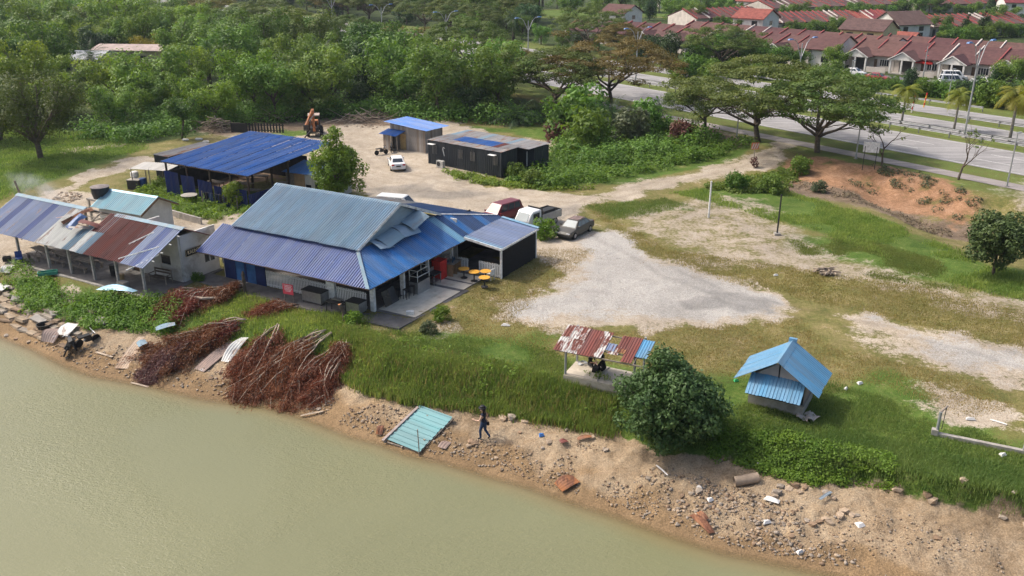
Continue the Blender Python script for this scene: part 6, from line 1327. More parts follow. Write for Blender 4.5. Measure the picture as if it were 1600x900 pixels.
# motorcycles
def moto(lab, pos, rz, c):
    t = thing('motorcycle', lab, 'motorcycle', pos, rz)
    for x in (-.6,.6): wl = MB().lathe([(.22,-.04),(.28,-.04),(.29,0),(.28,.04),(.22,.04)], (0,0,0), 16, Matrix.Rotation(math.pi/2, 4, 'X')).build('wheel', M_TYRE, t, (x,0,.29))
    fr = MB(); fr.tube([(.6,0,.29),(.42,0,.95)], .03, 6); fr.tube([(-.6,0,.29),(-.1,0,.5),(.42,0,.8)], .05, 6); fr.build('frame', M_DKSTEEL, t)
    MB().box((-.3,0,.74),(.75,.24,.1)).build('seat', M_TRIM, t); MB().box((.1,0,.5),(.5,.26,.35), taper=.8).build('fairing', paint('moto_paint_'+c[0], c[1]), t); MB().tube([(.4,-.33,1.02),(.44,0,.96),(.4,.33,1.02)], .022, 6).build('handlebar', M_DKSTEEL, t); MB().box((.5,0,.86),(.1,.2,.16)).build('headlight', M_LIGHT, t); MB().tube([(.42,-.3,1.0),(.40,-.36,1.18)], .015, 5).build('mirror', M_TRIM, t)
p = P(822,265,0); moto('motorcycle standing in the open bay between the container cabins', (p.x, p.y, .05), R_(-70), ('red', (.2,.03,.03)))
p = P(646,232,0); moto('motorcycle at the porch of the wooden hut', (p.x, p.y, .02), R_(-100), ('dark', (.04,.04,.05)))
p = P(645,240,0); 
for k, (u, v, lab) in enumerate(((596,242,'small dark motorcycle left of the wooden hut, nearer the white sedan'),(612,238,'dark motorcycle beside the wooden hut wall'))): p = P(u, v, 0); moto(lab, (p.x, p.y, g1(p.x,p.y)), .6+k, ('black', (.03,.03,.035)))
# ================================================================== GAZEBO, HUT AND THE LAKE SHORE
gz0 = P(880,597,0.0); gth = math.atan2(P(955,613,0).y-gz0.y, P(955,613,0).x-gz0.x)
ga = thing('gazebo', 'open gazebo on a concrete slab with broken rusty corrugated roof', 'gazebo', (gz0.x, gz0.y, -.05), gth)
fl = MB(); fl.prism([(0,0),(4.2,0),(4.2,2.05),(0,2.05)], 'z', -.3, .5); fl.build('slab', simple('pale_worn_concrete', (.40,.36,.29), .9, .15, 1.2, dirt=(.22,.20,.16,.7), bump=.2), ga)
fl = MB(); fl.prism([(.03,.03),(2.0,.03),(1.85,.9),(2.05,1.98),(.03,1.98)], 'z', .5, .56); fl.build('raised_floor', simple('cream_screed', (.50,.44,.35), .9, .15, 1.5, dirt=(.33,.28,.21,.6)), ga)
for x, y in ((.08,.1),(.08,1.9),(4.1,.1),(4.1,1.9)): MB().tube([(0,0,-.2),(0,0,2.32+.27*y)], .07, 8).build('post', M_GALV, ga, (x, y, 0))
gro = dict(rib=.16, rh=.03, sw=.72)
RO = Vector((-.45,-.55,2.22)); RV = (0,.72,.20)
def gr(i, x0, w_, lo, hi, m, dz=0): sheets(ga, RO+Vector((x0,0,dz)), (1,0,0), w_, RV, hi, m, rib=.16, rh=.028, sw=w_, lo=lambda x: lo, hi=lambda x: hi)
gr(0,0,.74,0,1.72,T_PATCH); gr(0,0.02,.72,1.62,3.1,T_PATCH,.03); gr(0,.72,.74,0,1.7,T_PATCH,.02); gr(0,.74,.72,1.6,3.15,T_PATCH,.045); gr(0,1.42,.80,0,3.1,T_MAROON,.02); gr(0,2.18,.62,0,3.05,T_PATCH,.035)
gr(0,2.75,.55,1.05,1.9,T_GREYB,.01); gr(0,3.0,.6,.75,1.75,T_PATCH,.0); gr(0,3.35,.62,1.25,3.0,T_MAROON,.02); gr(0,3.9,.62,.05,3.0,T_MAROON,.035); gr(0,4.45,.75,.9,2.95,T_DARKBLUE if False else T_HUTB,.02); gr(0,3.45,.5,.95,1.4,T_RUSTO,.045)
pl = MB()
for y in (.15,1.0,1.9,2.85): pl.bar(RO+Vector((.1,.72*y,.20*y-.06)), RO+Vector((5.1,.72*y,.20*y-.06)), .05, .07)
for x in (.45,4.6): pl.bar(RO+Vector((x,.1,-.05)), RO+Vector((x,2.1,.20*2.95-.1)), .06, .08)
pl.build('purlin', M_WOOD, ga)
# people -------------------------------------------------------------
M_SKIN = simple('tan_skin', (.40,.23,.15), .6, .08, 8); M_SKINP = simple('light_skin', (.50,.32,.23), .6, .08, 8); M_HAIR = simple('black_hair', (.008,.007,.007), .5, .2, 8); M_BLKC = simple('black_cloth', (.012,.012,.014), .9, .3, 8); M_NAVC = simple('dark_navy_cloth', (.012,.018,.035), .9, .2, 8); M_JEAN = simple('blue_jeans', (.022,.045,.10), .9, .25, 10); M_SHOE = simple('black_shoe', (.012,.012,.012), .7, .2, 6)
def body(par, J, E, mats, regions, name='body', sub=2):
    """one continuous skinned body; J: joint -> (xyz, radius), E: edges; regions: list of (joints, material index)"""
    ks = list(J); me = bpy.data.meshes.new(name); me.from_pydata([J[k][0] for k in ks], [(ks.index(a), ks.index(b)) for a, b in E], []); o = bpy.data.objects.new(name, me); COL.objects.link(o)
    o.modifiers.new('s', 'SKIN'); 
    for i, k in enumerate(ks): r = J[k][1]; me.skin_vertices[0].data[i].radius = (r, r) if not hasattr(r, '__len__') else r
    me.skin_vertices[0].data[ks.index('pelvis')].use_root = True
    o.modifiers.new('u', 'SUBSURF').levels = sub; o.modifiers['u'].render_levels = sub
    dg = bpy.context.evaluated_depsgraph_get(); m2 = bpy.data.meshes.new_from_object(o.evaluated_get(dg)); bpy.data.objects.remove(o); bpy.data.meshes.remove(me)
    m2.name = name; m2.materials.clear()
    for m in mats: m2.materials.append(m)
    ed = [(Vector(J[a][0]), Vector(J[b][0]), regions.get((a, b), 0)) for a, b in E]
    for f in m2.polygons:
        c = f.center; best = 9; mi = 0
        for a, b, m in ed:
            ab = b-a; t_ = max(0, min(1, (c-a).dot(ab)/max(ab.length_squared, 1e-9))); d = (c-(a+ab*t_)).length
            if d < best: best = d; mi = m
        f.material_index = mi; f.use_smooth = True
    return link(name, m2, par)
def hand(J, E, side, wrist, d, palm_n, curl=.5):
    """five fingers rooted in a palm at the wrist"""
    w = Vector(wrist); d = Vector(d).normalized(); n = Vector(palm_n).normalized(); s = d.cross(n).normalized()
    J['palm'+side] = (tuple(w+d*.05), (.036,.02)); E.append(('wr'+side, 'palm'+side)); J['kc'+side] = (tuple(w+d*.085), (.036,.016)); E.append(('palm'+side, 'kc'+side))
    for i, (o, l) in enumerate(((-.028,.068),(-.010,.078),(.010,.072),(.028,.055))):
        a = w+d*.09+s*o; b = a+(d*.8+n*curl*.5)*l*.55; c = b+(d*.4+n*curl)*l*.45
        for k, (q, r) in enumerate(((a,.0095),(b,.0085),(c,.007))): J['f%s%d%d' % (side, i, k)] = (tuple(q), r)
        E += [('kc'+side, 'f%s%d0' % (side, i)), ('f%s%d0' % (side, i), 'f%s%d1' % (side, i)), ('f%s%d1' % (side, i), 'f%s%d2' % (side, i))]
    a = w+d*.035-s*.035; b = a+(d*.5-s*.6+n*.35)*.04; c = b+(d*.7-s*.1+n*.4)*.032
    for k, (q, r) in enumerate(((a,.012),(b,.0095),(c,.008))): J['t%s%d' % (side, k)] = (tuple(q), r)
    E += [('palm'+side, 't%s0' % side), ('t%s0' % side, 't%s1' % side), ('t%s1' % side, 't%s2' % side)]
def head(par, c, face, skin, hair='long', tilt=0):
    f = math.atan2(face[1], face[0]); g = bpy.data.objects
    mb = MB(); prof = [(.02,-.125),(.055,-.115),(.075,-.07),(.082,-.01),(.086,.04),(.078,.085),(.05,.115),(.01,.125)]; mb.lathe(prof, n=14)
    mb.v = [(x*1.12+(.012 if z < -.05 else 0), y*.95, z) for x, y, z in mb.v]; h = mb.build('head', skin, par, c, f, True)
    MB().prism([(.085,-.035),(.122,-.038),(.09,.02)], 'y', -.013, .013).build('nose', skin, h); ey = MB()
    for s in (-1, 1): ey.box((.092,s*.034,.012),(.012,.026,.012))
    ey.build('eyes', M_HAIR, h); MB().box((.086,0,-.072),(.012,.045,.012)).build('mouth', simple('lip', (.30,.10,.08), .5) if 'lip' not in bpy.data.materials else bpy.data.materials['lip'], h)
    for s in (-1, 1): MB().box((-.005,s*.088,-.005),(.04,.016,.055)).build('ear', skin, h)
    mb = MB(); mb.lathe([(.097,-.02),(.103,.04),(.092,.095),(.055,.13),(.01,.14)], n=14); mb.v = [(x*1.1-.022, y*.98, z) for x, y, z in mb.v]
    if hair == 'long': mb.box((-.085,0,-.07),(.08,.17,.26), taper=.9)
    mb.build('hair', M_HAIR, h, smooth=True); return h
# the woman walking on the shore (faces left, seen from behind-right)
pp_ = G(756,686); wl = thing('person', 'person in dark sleeveless top and jeans walking on the sandy shore', 'person', pp_, R_(158)); wl.scale = (1.3, 1.3, 1.12)
J = {'pelvis':((0,0,.92),(.135,.115)),'waist':((.01,0,1.06),(.115,.10)),'chest':((.02,0,1.24),(.135,.115)),'sho':((.01,0,1.38),(.12,.09)),'neck':((.02,0,1.45),.05),'nk2':((.03,0,1.52),.048),
 'shL':((.0,.17,1.385),.055),'elL':((.06,.26,1.14),.040),'wrL':((.30,.22,1.10),.028),'shR':((.0,-.17,1.385),.055),'elR':((-.06,-.25,1.13),.040),'wrR':((-.02,-.27,.90),.028),
 'hpL':((.02,.085,.86),.095),'knL':((.12,.09,.48),.062),'anL':((.10,.09,.09),.042),'toL':((.24,.09,.03),.035),'hpR':((-.02,-.085,.86),.095),'knR':((-.02,-.09,.48),.062),'anR':((-.24,-.09,.14),.042),'toR':((-.14,-.09,.04),.035)}
E = [('pelvis','waist'),('waist','chest'),('chest','sho'),('sho','neck'),('neck','nk2'),('sho','shL'),('shL','elL'),('elL','wrL'),('sho','shR'),('shR','elR'),('elR','wrR'),('pelvis','hpL'),('hpL','knL'),('knL','anL'),('anL','toL'),('pelvis','hpR'),('hpR','knR'),('knR','anR'),('anR','toR')]
reg = {('pelvis','waist'):1,('waist','chest'):1,('chest','sho'):1,('sho','shL'):1,('sho','shR'):1,('sho','neck'):1,('pelvis','hpL'):2,('hpL','knL'):2,('knL','anL'):2,('pelvis','hpR'):2,('hpR','knR'):2,('knR','anR'):2,('anL','toL'):3,('anR','toR'):3}
hand(J, E, 'L', (.30,.22,1.10), (1,-.1,.1), (0,-1,0)); hand(J, E, 'R', (-.02,-.27,.90), (.1,0,-1), (.3,1,0), .8)
body(wl, J, E, [M_SKINP, M_NAVC, M_JEAN, M_SHOE], reg); hd_ = head(wl, (.05,0,1.63), (1,0), M_SKINP)
MB().lathe([(.17,0),(.165,.015),(.105,.03),(.10,.09),(.07,.115),(.01,.12)], (-.01,0,.07), 16).build('hat', M_HAIR, hd_)
bgp = wl.matrix_basis @ Vector((-.02,-.29,.70)); o = MB().box((0,0,0),(.26,.12,.18), taper=.85).build('handbag', M_BLKC, None, bgp, R_(158)); tag(o, 'small black bag in the walking person\'s right hand', 'bag'); MB().tube([(-.09,0,.08),(-.05,0,.13),(.05,0,.13),(.09,0,.08)], .012, 5).build('strap', M_BLKC, o)
def seated(lab, pos, rz, skin, s=1.0):
    t = thing('person', lab, 'person', pos, rz); t.scale = (s,)*3
    J = {'pelvis':((0,0,.13),(.15,.13)),'waist':((.02,0,.30),(.13,.115)),'chest':((.08,0,.47),(.145,.12)),'sho':((.10,0,.58),(.12,.09)),'neck':((.12,0,.65),.052),'nk2':((.15,0,.71),.048),
     'shL':((.10,.18,.585),.058),'elL':((.22,.24,.38),.043),'wrL':((.42,.14,.40),.03),'shR':((.10,-.18,.585),.058),'elR':((.24,-.22,.36),.043),'wrR':((.44,-.10,.38),.03),
     'hpL':((.06,.10,.12),.10),'knL':((.42,.20,.30),.068),'anL':((.30,.10,.06),.045),'toL':((.42,.08,.04),.036),'hpR':((.06,-.10,.12),.10),'knR':((.44,-.20,.28),.068),'anR':((.34,-.06,.06),.045),'toR':((.46,-.08,.04),.036)}
    E = [('pelvis','waist'),('waist','chest'),('chest','sho'),('sho','neck'),('neck','nk2'),('sho','shL'),('shL','elL'),('elL','wrL'),('sho','shR'),('shR','elR'),('elR','wrR'),('pelvis','hpL'),('hpL','knL'),('knL','anL'),('anL','toL'),('pelvis','hpR'),('hpR','knR'),('knR','anR'),('anR','toR')]
    reg = {(a, b): 1 for a, b in E}; reg.update({('neck','nk2'):0,('elL','wrL'):0,('elR','wrR'):0})
    hand(J, E, 'L', J['wrL'][0], (1,-.3,-.1), (0,-.4,-1)); hand(J, E, 'R', J['wrR'][0], (1,.3,-.1), (0,.4,-1))
    body(t, J, E, [skin, M_BLKC], reg); head(t, (.18,0,.83), (1,0), skin); return t
def gal(x, y, z): return ga.matrix_basis @ Vector((x, y, z))
seated('person in black sitting on the gazebo slab on the right, facing left', gal(1.95,1.35,.52), gth+R_(165), M_SKINP, 1.1); seated('person in black sitting on the gazebo floor on the left, facing right', gal(.95,1.65,.56), gth+R_(-25), M_SKIN, .95)
o = MB().box((0,0,.15),(.4,.3,.3), taper=.8).build('backpack', M_BLKC, None, gal(1.55,1.05,.56), gth); tag(o, 'black bag on the gazebo slab between the two seated people', 'bag')
cw = MB()
for k in range(5): cw.tube([(.22*math.cos(a)+.03*k,.22*math.sin(a),.03+.02*k) for a in np.linspace(0, 6.28, 14)], .012, 5)
o = cw.build('wire_coil', M_GALV, None, gal(.45,1.6,.57)); tag(o, 'coil of grey wire on the gazebo floor at the left', 'wire coil')
mass('weeds', 'weeds growing in the crack of the gazebo slab', 'weeds', [(913,592),(935,595),(955,603),(950,607),(920,600)], 14, .16, .3, 500, .09, L_WEED); bpy.context.view_layer.update()
for o in [x for x in bpy.data.objects if x.get('label', '').startswith('weeds growing in the crack')]: o.location.z = .45
# small blue hut -----------------------------------------------------
h0 = P(1168,630,0); h1 = P(1250,650,0); hth = math.atan2(h1.y-h0.y, h1.x-h0.x); hu = thing('small_hut', 'small concrete hut with steep sky blue metal gable roof and front awning', 'hut', (h0.x, h0.y, -.03), hth)
HW_, HDp = 2.9, 2.3
mb = MB(); wall(mb, (0,.07), (HW_,.07), -.3, .62, .16); wall(mb, (.07,.16), (.07,HDp), -.3, .62, .16); wall(mb, (HW_-.07,.16), (HW_-.07,HDp), -.3, .62, .16); wall(mb, (.16,HDp), (HW_-.16,HDp), -.3, 1.6, .16); mb.build('plinth_wall', M_CONC, hu)
mb = MB(); wall(mb, (.15,.9), (HW_-.15,.9), 0, 1.9, .06); wall(mb, (HW_-.1,.3), (HW_-.1,HDp-.1), .62, 1.7, .05); wall(mb, (.1,.3), (.1,HDp-.1), .62, 1.7, .05); mb.build('inner_wall', simple('pinkish_board', (.36,.28,.25), .9, .15, 2), hu)
MB().prism([(.1,1.75),(HW_-.1,1.75),(HW_/2,2.75)], 'y', .12, .18).build('gable_panel', simple('pale_grey_board', (.42,.38,.37), .85, .12, 2), hu)
for x in (.12,HW_-.12): MB().box((x,.12,1.1),(.07,.07,1.9)).build('post', M_TRIM, hu)
MB().box((HW_/2,.10,2.2),(.06,.06,1.0)).build('king_post', M_TRIM, hu)
sheets(hu, (-.75,HDp+.45,1.55), (0,-1,0), HDp+.95, (1,0,.66), HW_/2+.75, T_HUTB, rib=.19, rh=.03, sw=.8); sheets(hu, (HW_+.75,-.5,1.55), (0,1,0), HDp+.95, (-1,0,.66), HW_/2+.75, T_HUTB, rib=.19, rh=.03, sw=.8)
rc_ = MB(); rc_.prism([(HW_/2-.26,2.86),(HW_/2,3.06),(HW_/2+.26,2.86),(HW_/2,3.02)], 'y', -.52, HDp+.47); rc_.build('ridge_cap', T_HUTB, hu); MB().box((HW_/2,HDp+.4,3.06),(.42,.2,.18)).build('ridge_end', T_HUTB, hu)
sheets(hu, (.02,-.95,1.12), (1,0,0), HW_-.04, (0,1,.75), 1.05, T_HUTB, rib=.20, rh=.03, sw=.8, name='awning_sheet')
MB().bar((.1,-.9,1.1),(HW_-.1,-.9,1.1),.05).build('awning_rail', M_TRIM, hu)
q = G(1262,654); o = MB(); n = 7
for i in range(n+1):
    for j in range(n+1): o.v.append(((i/n-.5)*1.0+.06*math.sin(j*2),(j/n-.5)*.8+.05*math.sin(i*1.7),.14+.11*math.sin(i*1.3)*math.cos(j*1.1)+.05*math.sin(j*2.7+i)))
o.f = [(i*(n+1)+j,(i+1)*(n+1)+j,(i+1)*(n+1)+j+1,i*(n+1)+j+1) for i in range(n) for j in range(n)]; o.m = [0]*len(o.f); o = o.build('tarpaulin', simple('crumpled_beige_tarp', (.46,.41,.36), .9, .15, 3), None, q, .5, True, fix=False); tag(o, 'crumpled beige tarpaulin on the grass beside the blue hut', 'tarpaulin')
# concrete kerb frame at the right edge --------------------------------
k0, k1 = P(1460,677,.1), P(1612,708,.1); t = thing('gate_frame', 'long concrete beam with two grey posts in the grass at the right edge', 'frame', (k0.x, k0.y, 0), math.atan2(k1.y-k0.y, k1.x-k0.x)); Lk = (k1-k0).length
MB().box((Lk/2,0,.05),(Lk,.22,.26)).build('beam', M_CONC, t); MB().tube([(.1,0,0),(.1,0,1.35)], .075, 8).build('post', M_GALV, t); MB().tube([(.1,0,1.33),(.38,.75,1.38)], .05, 8).build('top_bar', M_WOOD, t); MB().tube([(.36,.7,1.36),(.32,.6,.1)], .02, 5).build('wire', M_TRIM, t); MB().tube([(Lk-.35,0,0),(Lk-.3,0,1.3)], .075, 8).build('post', M_GALV, t); MB().box((.0,0,.2),(.3,.3,.3)).build('footing', M_CONC, t)
# log pile in the field -------------------------------------------------
q = G(1292,428); t = thing('branch_pile', 'small pile of cut grey branches in the field', 'branch pile', q, .3)
for k in range(34):
    a = random.gauss(0, .5); r = random.uniform(-.45,.45); L = random.uniform(.9,1.7); h = .08+.35*random.random()*(1-abs(r)); d = Vector((math.cos(a), math.sin(a), random.uniform(-.25,.15)))*L/2; c = Vector((random.gauss(0,.2), r, h))
    MB().tube([c-d, c+Vector((0,0,.04)), c+d], [.05,.04,.025], 5).build('branch', M_DRYB if k % 3 else M_BARK, t)
# floating roof ---------------------------------------------------------
FA, FB, FC, FD = P(599,692,-2.12), P(655,709,-2.12), P(704,657,-1.25), P(660,637,-1.2)
U_ = (FB-FA); V_ = ((FD-FA)+(FC-FB))/2; rf_ = thing('fallen_roof', 'turquoise metal roof lying half in the water at the shore', 'fallen roof', FA); 
sheets(rf_, (0,0,.06), V_.normalized(), V_.length, -(-U_)*1.0, 1.0, T_TURQ, rib=.30, rh=.035, sw=.95) if False else None
Vn = V_.normalized(); nsh = 5; 
sheets(rf_, U_+Vector((0,0,.10)), Vn, V_.length, -U_, 1.0, T_TURQ, rib=.3, rh=.035, sw=.9)
fm = MB(); 
for t_ in (0.02,.5,.98): fm.bar(U_*t_+Vector((0,0,.03)), U_*t_+V_+Vector((0,0,.03)), .09, .07)
for t_ in (.05,.35,.65,.95): fm.bar(V_*t_+Vector((0,0,-.03)), U_+V_*t_+Vector((0,0,-.03)), .07, .06)
fm.build('roof_frame', M_WOOD, rf_); ed_ = MB(); ed_.bar(Vector((0,0,.13))-U_*.02, V_+Vector((0,0,.13))-U_*.02, .16, .05); ed_.build('edge_flashing', simple('pinkish_flashing', (.30,.25,.23), .8, .2, 3), rf_)
q = P(655,712,-2.2); o = MB().tube([(0,0,-1.0),(0,0,.6),(-.03,0,1.6)], .03, 6).build('stake', M_WOOD, None, q); tag(o, 'thin stake standing in the water before the turquoise roof', 'stake')
# loose sheets along the shore --------------------------------------------
def loose(lab, a, b, wd, mt, z=.05, cat='metal sheet', curve=.06, group=None, name='metal_sheet', n=9, rh=.02):
    A, B = G(*a), G(*b); d = B-A; L = d.length; t_ = MB(); e = d.normalized(); s = Vector((0,0,1)).cross(e).normalized(); nn = e.cross(s)
    k = max(3, int(wd/.075))
    for i in range(n+1):
        for j in range(k+1):
            x = i/n; y = j/k-.5; t_.v.append(tuple(e*(x-.5)*L+s*y*wd+nn*((rh if j % 2 else 0)+curve*math.sin(x*3.1)*(1+y)+curve*.5*y*math.sin(x*5))))
    t_.f = [(i*(k+1)+j,(i+1)*(k+1)+j,(i+1)*(k+1)+j+1,i*(k+1)+j+1) for i in range(n) for j in range(k)]; t_.m = [0]*len(t_.f)
    o = t_.build(name, mt, None, (A+B)/2+Vector((0,0,z)), fix=False); return tag(o, lab, cat, group)
T_TAN = tin('tan_rusty_sheet', (.40,.31,.23), .6, (.26,.16,.10), thr=.55, rough=.8); T_BRST = tin('brown_streaked_sheet', (.27,.20,.17), .9, (.45,.42,.40), thr=.55, rough=.7)
loose('long tan corrugated sheet lying on the shore left of the dead branches', (189,577), (226,527), .85, T_TAN); loose('small white sheet at the edge of the brown branches', (216,547), (230,541), .7, T_CAP, .35); loose('pale corrugated sheet lying on top of the dead branches', (246,530), (276,522), .6, T_CAP, .75)
loose('long brown corrugated sheet between the two heaps of dead branches', (311,580), (366,535), .85, T_BRST); loose('white bent sheet beside the long brown sheet', (352,568), (383,530), .6, T_WHITE, .12, curve=.2)
loose('brown rusty sheet at the water edge left of the wrecked motorcycles', (75,541), (93,520), 1.0, T_BRST, .3, curve=.25); loose('white ribbed sheet leaning beside the brown rusty sheet', (98,531), (116,513), 1.0, T_WHITE, .35, curve=.1); loose('white bent sheet in the weeds at the left edge', (8,430), (18,418), .8, T_WHITE, .2, curve=.15); loose('pale ribbed sheet at the left edge above the terraces', (-6,457), (8,449), 1.4, T_WHITE, .25); loose('blue and white sheet lying on the leafy bank', (156,462), (214,467), .5, T_BLUEL, .55, curve=.2)
loose('orange rusty corrugated sheet at the waterline', (872,765), (900,751), .8, T_RUSTO, .12, curve=.14); loose('orange rusty torn sheet half in the water at the right', (1082,806), (1112,836), .36, T_RUSTO, .1, curve=.12); loose('small brown rusty sheet beside the fallen turquoise roof', (592,682), (596,668), .35, T_RUSTO, .12); loose('small corrugated sheet right of the fallen turquoise roof', (690,702), (700,692), .5, T_BRST, .08); loose('narrow rusty strip of sheet among the stones', (902,689), (924,685), .22, T_RUSTO, .12); loose('dark red scrap of sheet among the stones', (875,693), (886,691), .3, T_MAROON, .1); loose('short orange strip above the torn rusty sheet', (1090,806), (1104,818), .25, T_RUSTO, .22)
for u0, v0, u1, v1, w_, lab in ((-8,486,24,497,.18,'weathered plank across the stone terraces at the left edge'),(44,520,70,532,.16,'weathered plank on the lowest stone terrace'),(38,503,47,490,.2,'pale plank standing against the middle terrace'),(150,552,176,560,.14,'driftwood plank on the sand right of the wrecked motorcycles'),(205,600,232,607,.12,'thin driftwood plank near the waterline left of the heaps'),(100,516,126,506,.16,'grey plank above the leaning white sheet'),(470,652,505,645,.12,'thin branch like plank right of the longest dead branch')): loose(lab, (u0,v0), (u1,v1), w_, M_DRYB, .1, 'plank', .01, name='plank')
# old concrete pipe, board, white pieces ------------------------------------
q0, q1 = G(1147,758), G(1184,751); o = MB(); d = q1-q0; q = (q0+q1)/2+Vector((0,0,.2))
for r0, r1 in ((.25,.2),): o.tube([-d/2, d/2], [.25,.25], 16, False); o.tube([-d/2, d/2], [.20,.20], 16, False)
o = o.build('concrete_pipe', simple('tan_concrete_pipe', (.34,.26,.19), .9, .2, 3), None, q, smooth=True, fix=False); tag(o, 'tan concrete pipe lying among the rubble below the grass bank', 'pipe')
M_SCRAPW = simple('white_scrap', (.68,.66,.63), .8, .12, 4)
for (u, v, w_, h_, rz, mt, lab, cat) in ((1206,782,.75,.35,-.6,M_SCRAPW,'white broken board lying on the rubble','board'),(1343,821,.4,.4,.3,M_SCRAPW,'white triangular scrap right of the rubble heap','scrap'),(1093,763,.32,.14,-.8,M_SCRAPW,'narrow white scrap near the concrete pipe','scrap'),(1109,782,.3,.3,.4,M_SCRAPW,'white plastic bag on the rubble','bag'),(1198,817,.4,.25,.2,M_SCRAPW,'crumpled white bag on the wet sand','bag'),(1249,864,.35,.2,.5,M_SCRAPW,'pale scrap near the waterline at the right','scrap'),(846,681,.3,.3,.2,simple('blue_scrap', (.05,.16,.42), .7, .2, 4),'blue plastic scrap among the stones','scrap'),(566,587,.35,.3,.1,bpy.data.materials['blue_scrap'],'blue plastic bag below the tall grass','bag'),(1566,712,.35,.25,.3,M_SCRAPW,'white box on the grass below the concrete beam','box'),(1516,656,.5,.2,-.2,M_SCRAPW,'white scrap on the bare patch beyond the gate frame','scrap'),(1343,600,.35,.25,.4,M_SCRAPW,'white paper on the grass right of the blue hut','litter'),(1321,609,.3,.2,.9,M_SCRAPW,'white scrap on the grass near the blue hut','litter'),(790,509,.6,.25,-.2,M_SCRAPW,'white block on the grass below the gravel lot','block'),(1150,596,.3,.22,.2,simple('green_scrap', (.05,.42,.15), .6),'green plastic scrap on the grass left of the hut','litter'),(1185,727,.25,.2,0,M_SCRAPW,'white cup on the leafy bank','litter'),(1256,693,.25,.2,0,M_SCRAPW,'white litter on the green bank below the hut','litter'),(1212,431,.35,.2,0,M_SCRAPW,'white scrap on the dry grass left of the branch pile','litter')):
    o = MB(); n = 4
    o.add([(-w_/2,-h_/2,.02),(w_/2,-h_*.42,.05),(w_*.45,h_/2,.03),(-w_*.4,h_*.45,.06),(-w_*.3,-h_*.2,.15),(w_*.3,-h_*.15,.18),(w_*.2,h_*.25,.13),(-w_*.2,h_*.2,.16)], [(3,2,1,0),(0,1,5,4),(1,2,6,5),(2,3,7,6),(3,0,4,7),(4,5,6,7)])
    tag(o.build(cat if cat in ('board','scrap','bag','box','block') else 'litter', mt, None, G(u, v), rz), lab, cat)
loose('thin white pole lying under the round tree', (1025,730), (1043,746), .06, M_SCRAPW, .12, 'pole', .02, name='pole'); loose('white pole lying on the bare patch by the gate frame', (1547,657), (1573,665), .07, M_SCRAPW, .06, 'pole', .01, name='pole'); loose('blue grey plank stuck in the rubble', (1280,786), (1298,774), .14, simple('blue_grey_plank', (.22,.27,.31), .8), .2, 'plank', .02, name='plank')
for (u, v, ln, rz, lab) in ((30,470,1.0,.3,'broken concrete slab at the left edge of the shore'),(160,504,.9,-.5,'square concrete piece at the foot of the leafy bank'),(62,502,1.2,-.45,'leaning slab on the brick terraces'),(90,493,.9,.7,'tilted slab below the dark basin')):
    o = MB().box((0,0,.12),(ln,.6,.14)).build('slab', M_CONC, None, G(u, v, .05), rz); o.rotation_euler = (.2,.15,rz); tag(o, lab, 'slab')
q = G(70,513); o = MB().lathe([(.42,0),(.5,.32),(.52,.34),(.46,.34),(.40,.06),(.02,.05)], n=20).build('basin', M_TRIM, None, q); tag(o, 'round black basin on the ruined terraces', 'basin')
# ruined brick terraces by the water at the left
M_TERR = [simple('tan_terrace_stone', (.30,.235,.165), .95, .25, 2, jit=.2, bump=.3), simple('grey_terrace_stone', (.26,.225,.18), .95, .25, 2, jit=.2, bump=.3), simple('brown_terrace_stone', (.21,.15,.10), .95, .25, 2, jit=.2, bump=.3)]
for k, (a, b, w_, lab) in enumerate((((-40,470),(105,530),1.5,'lowest ruined stone terrace at the left shore'),((-40,452),(120,512),1.7,'middle ruined stone terrace at the left shore'),((-30,440),(130,498),1.6,'upper ruined stone terrace at the left shore'))):
    A, B = G(*a), G(*b); d = B-A; L = d.length; zz = -1.95+.36*k; zz = (A.z+B.z)/2; dd_ = d.normalized(); sd_ = Vector((-dd_.y, dd_.x, 0)).normalized(); t = thing('stone_terrace', lab, 'terrace', (A.x, A.y, zz), math.atan2(d.y, d.x), 'ruined terraces')
    x = 0; L = (B.xy-A.xy).length
    while x < L:
        s = random.uniform(.6,1.7); hh = random.uniform(.10,.20)
        for r in range(3):
            y = (r-1)*.46+random.uniform(-.13,.13)
            if random.random() < .3: continue
            o = MB().box((0,0,0),(s*random.uniform(.6,1.0),random.uniform(.34,.6),hh), taper=random.uniform(.82,.96)).build('stone', random.choice(M_TERR), t, (x+s/2, y, g1(*(A+dd_*(x+s/2)+sd_*y).xy)-zz+.03+.05*r+random.uniform(-.06,.05)), random.uniform(-.22,.22)); o.rotation_euler.x = random.uniform(-.12,.12); o.rotation_euler.y = random.uniform(-.08,.08)
        x += s*.9
# wrecked motorcycles at the waterline
def wreck(lab, u, v, rz, rx):
    q = G(u, v); t = thing('wrecked_motorcycle', lab, 'motorcycle', q, rz, 'wrecked motorcycles'); t.rotation_euler = (rx, 0, rz)
    for x in (-.55,.6): MB().lathe([(.22,-.05),(.29,-.05),(.30,0),(.29,.05),(.22,.05)], (0,0,0), 16, Matrix.Rotation(math.pi/2, 4, 'X')).build('wheel', M_TYRE, t, (x,0,.3))
    fr = MB(); fr.tube([(.6,0,.3),(.4,0,.95)], .035, 6); fr.tube([(-.55,0,.3),(0,0,.45),(.4,0,.8)], .05, 6); fr.build('frame', M_GALV, t); MB().box((-.2,0,.75),(.8,.26,.12)).build('seat', M_TRIM, t); MB().box((.1,0,.5),(.5,.32,.34), taper=.7).build('engine', M_DKSTEEL, t); MB().tube([(.38,-.35,1.0),(.42,0,.95),(.38,.35,1.0)], .025, 6).build('handlebar', M_GALV, t)
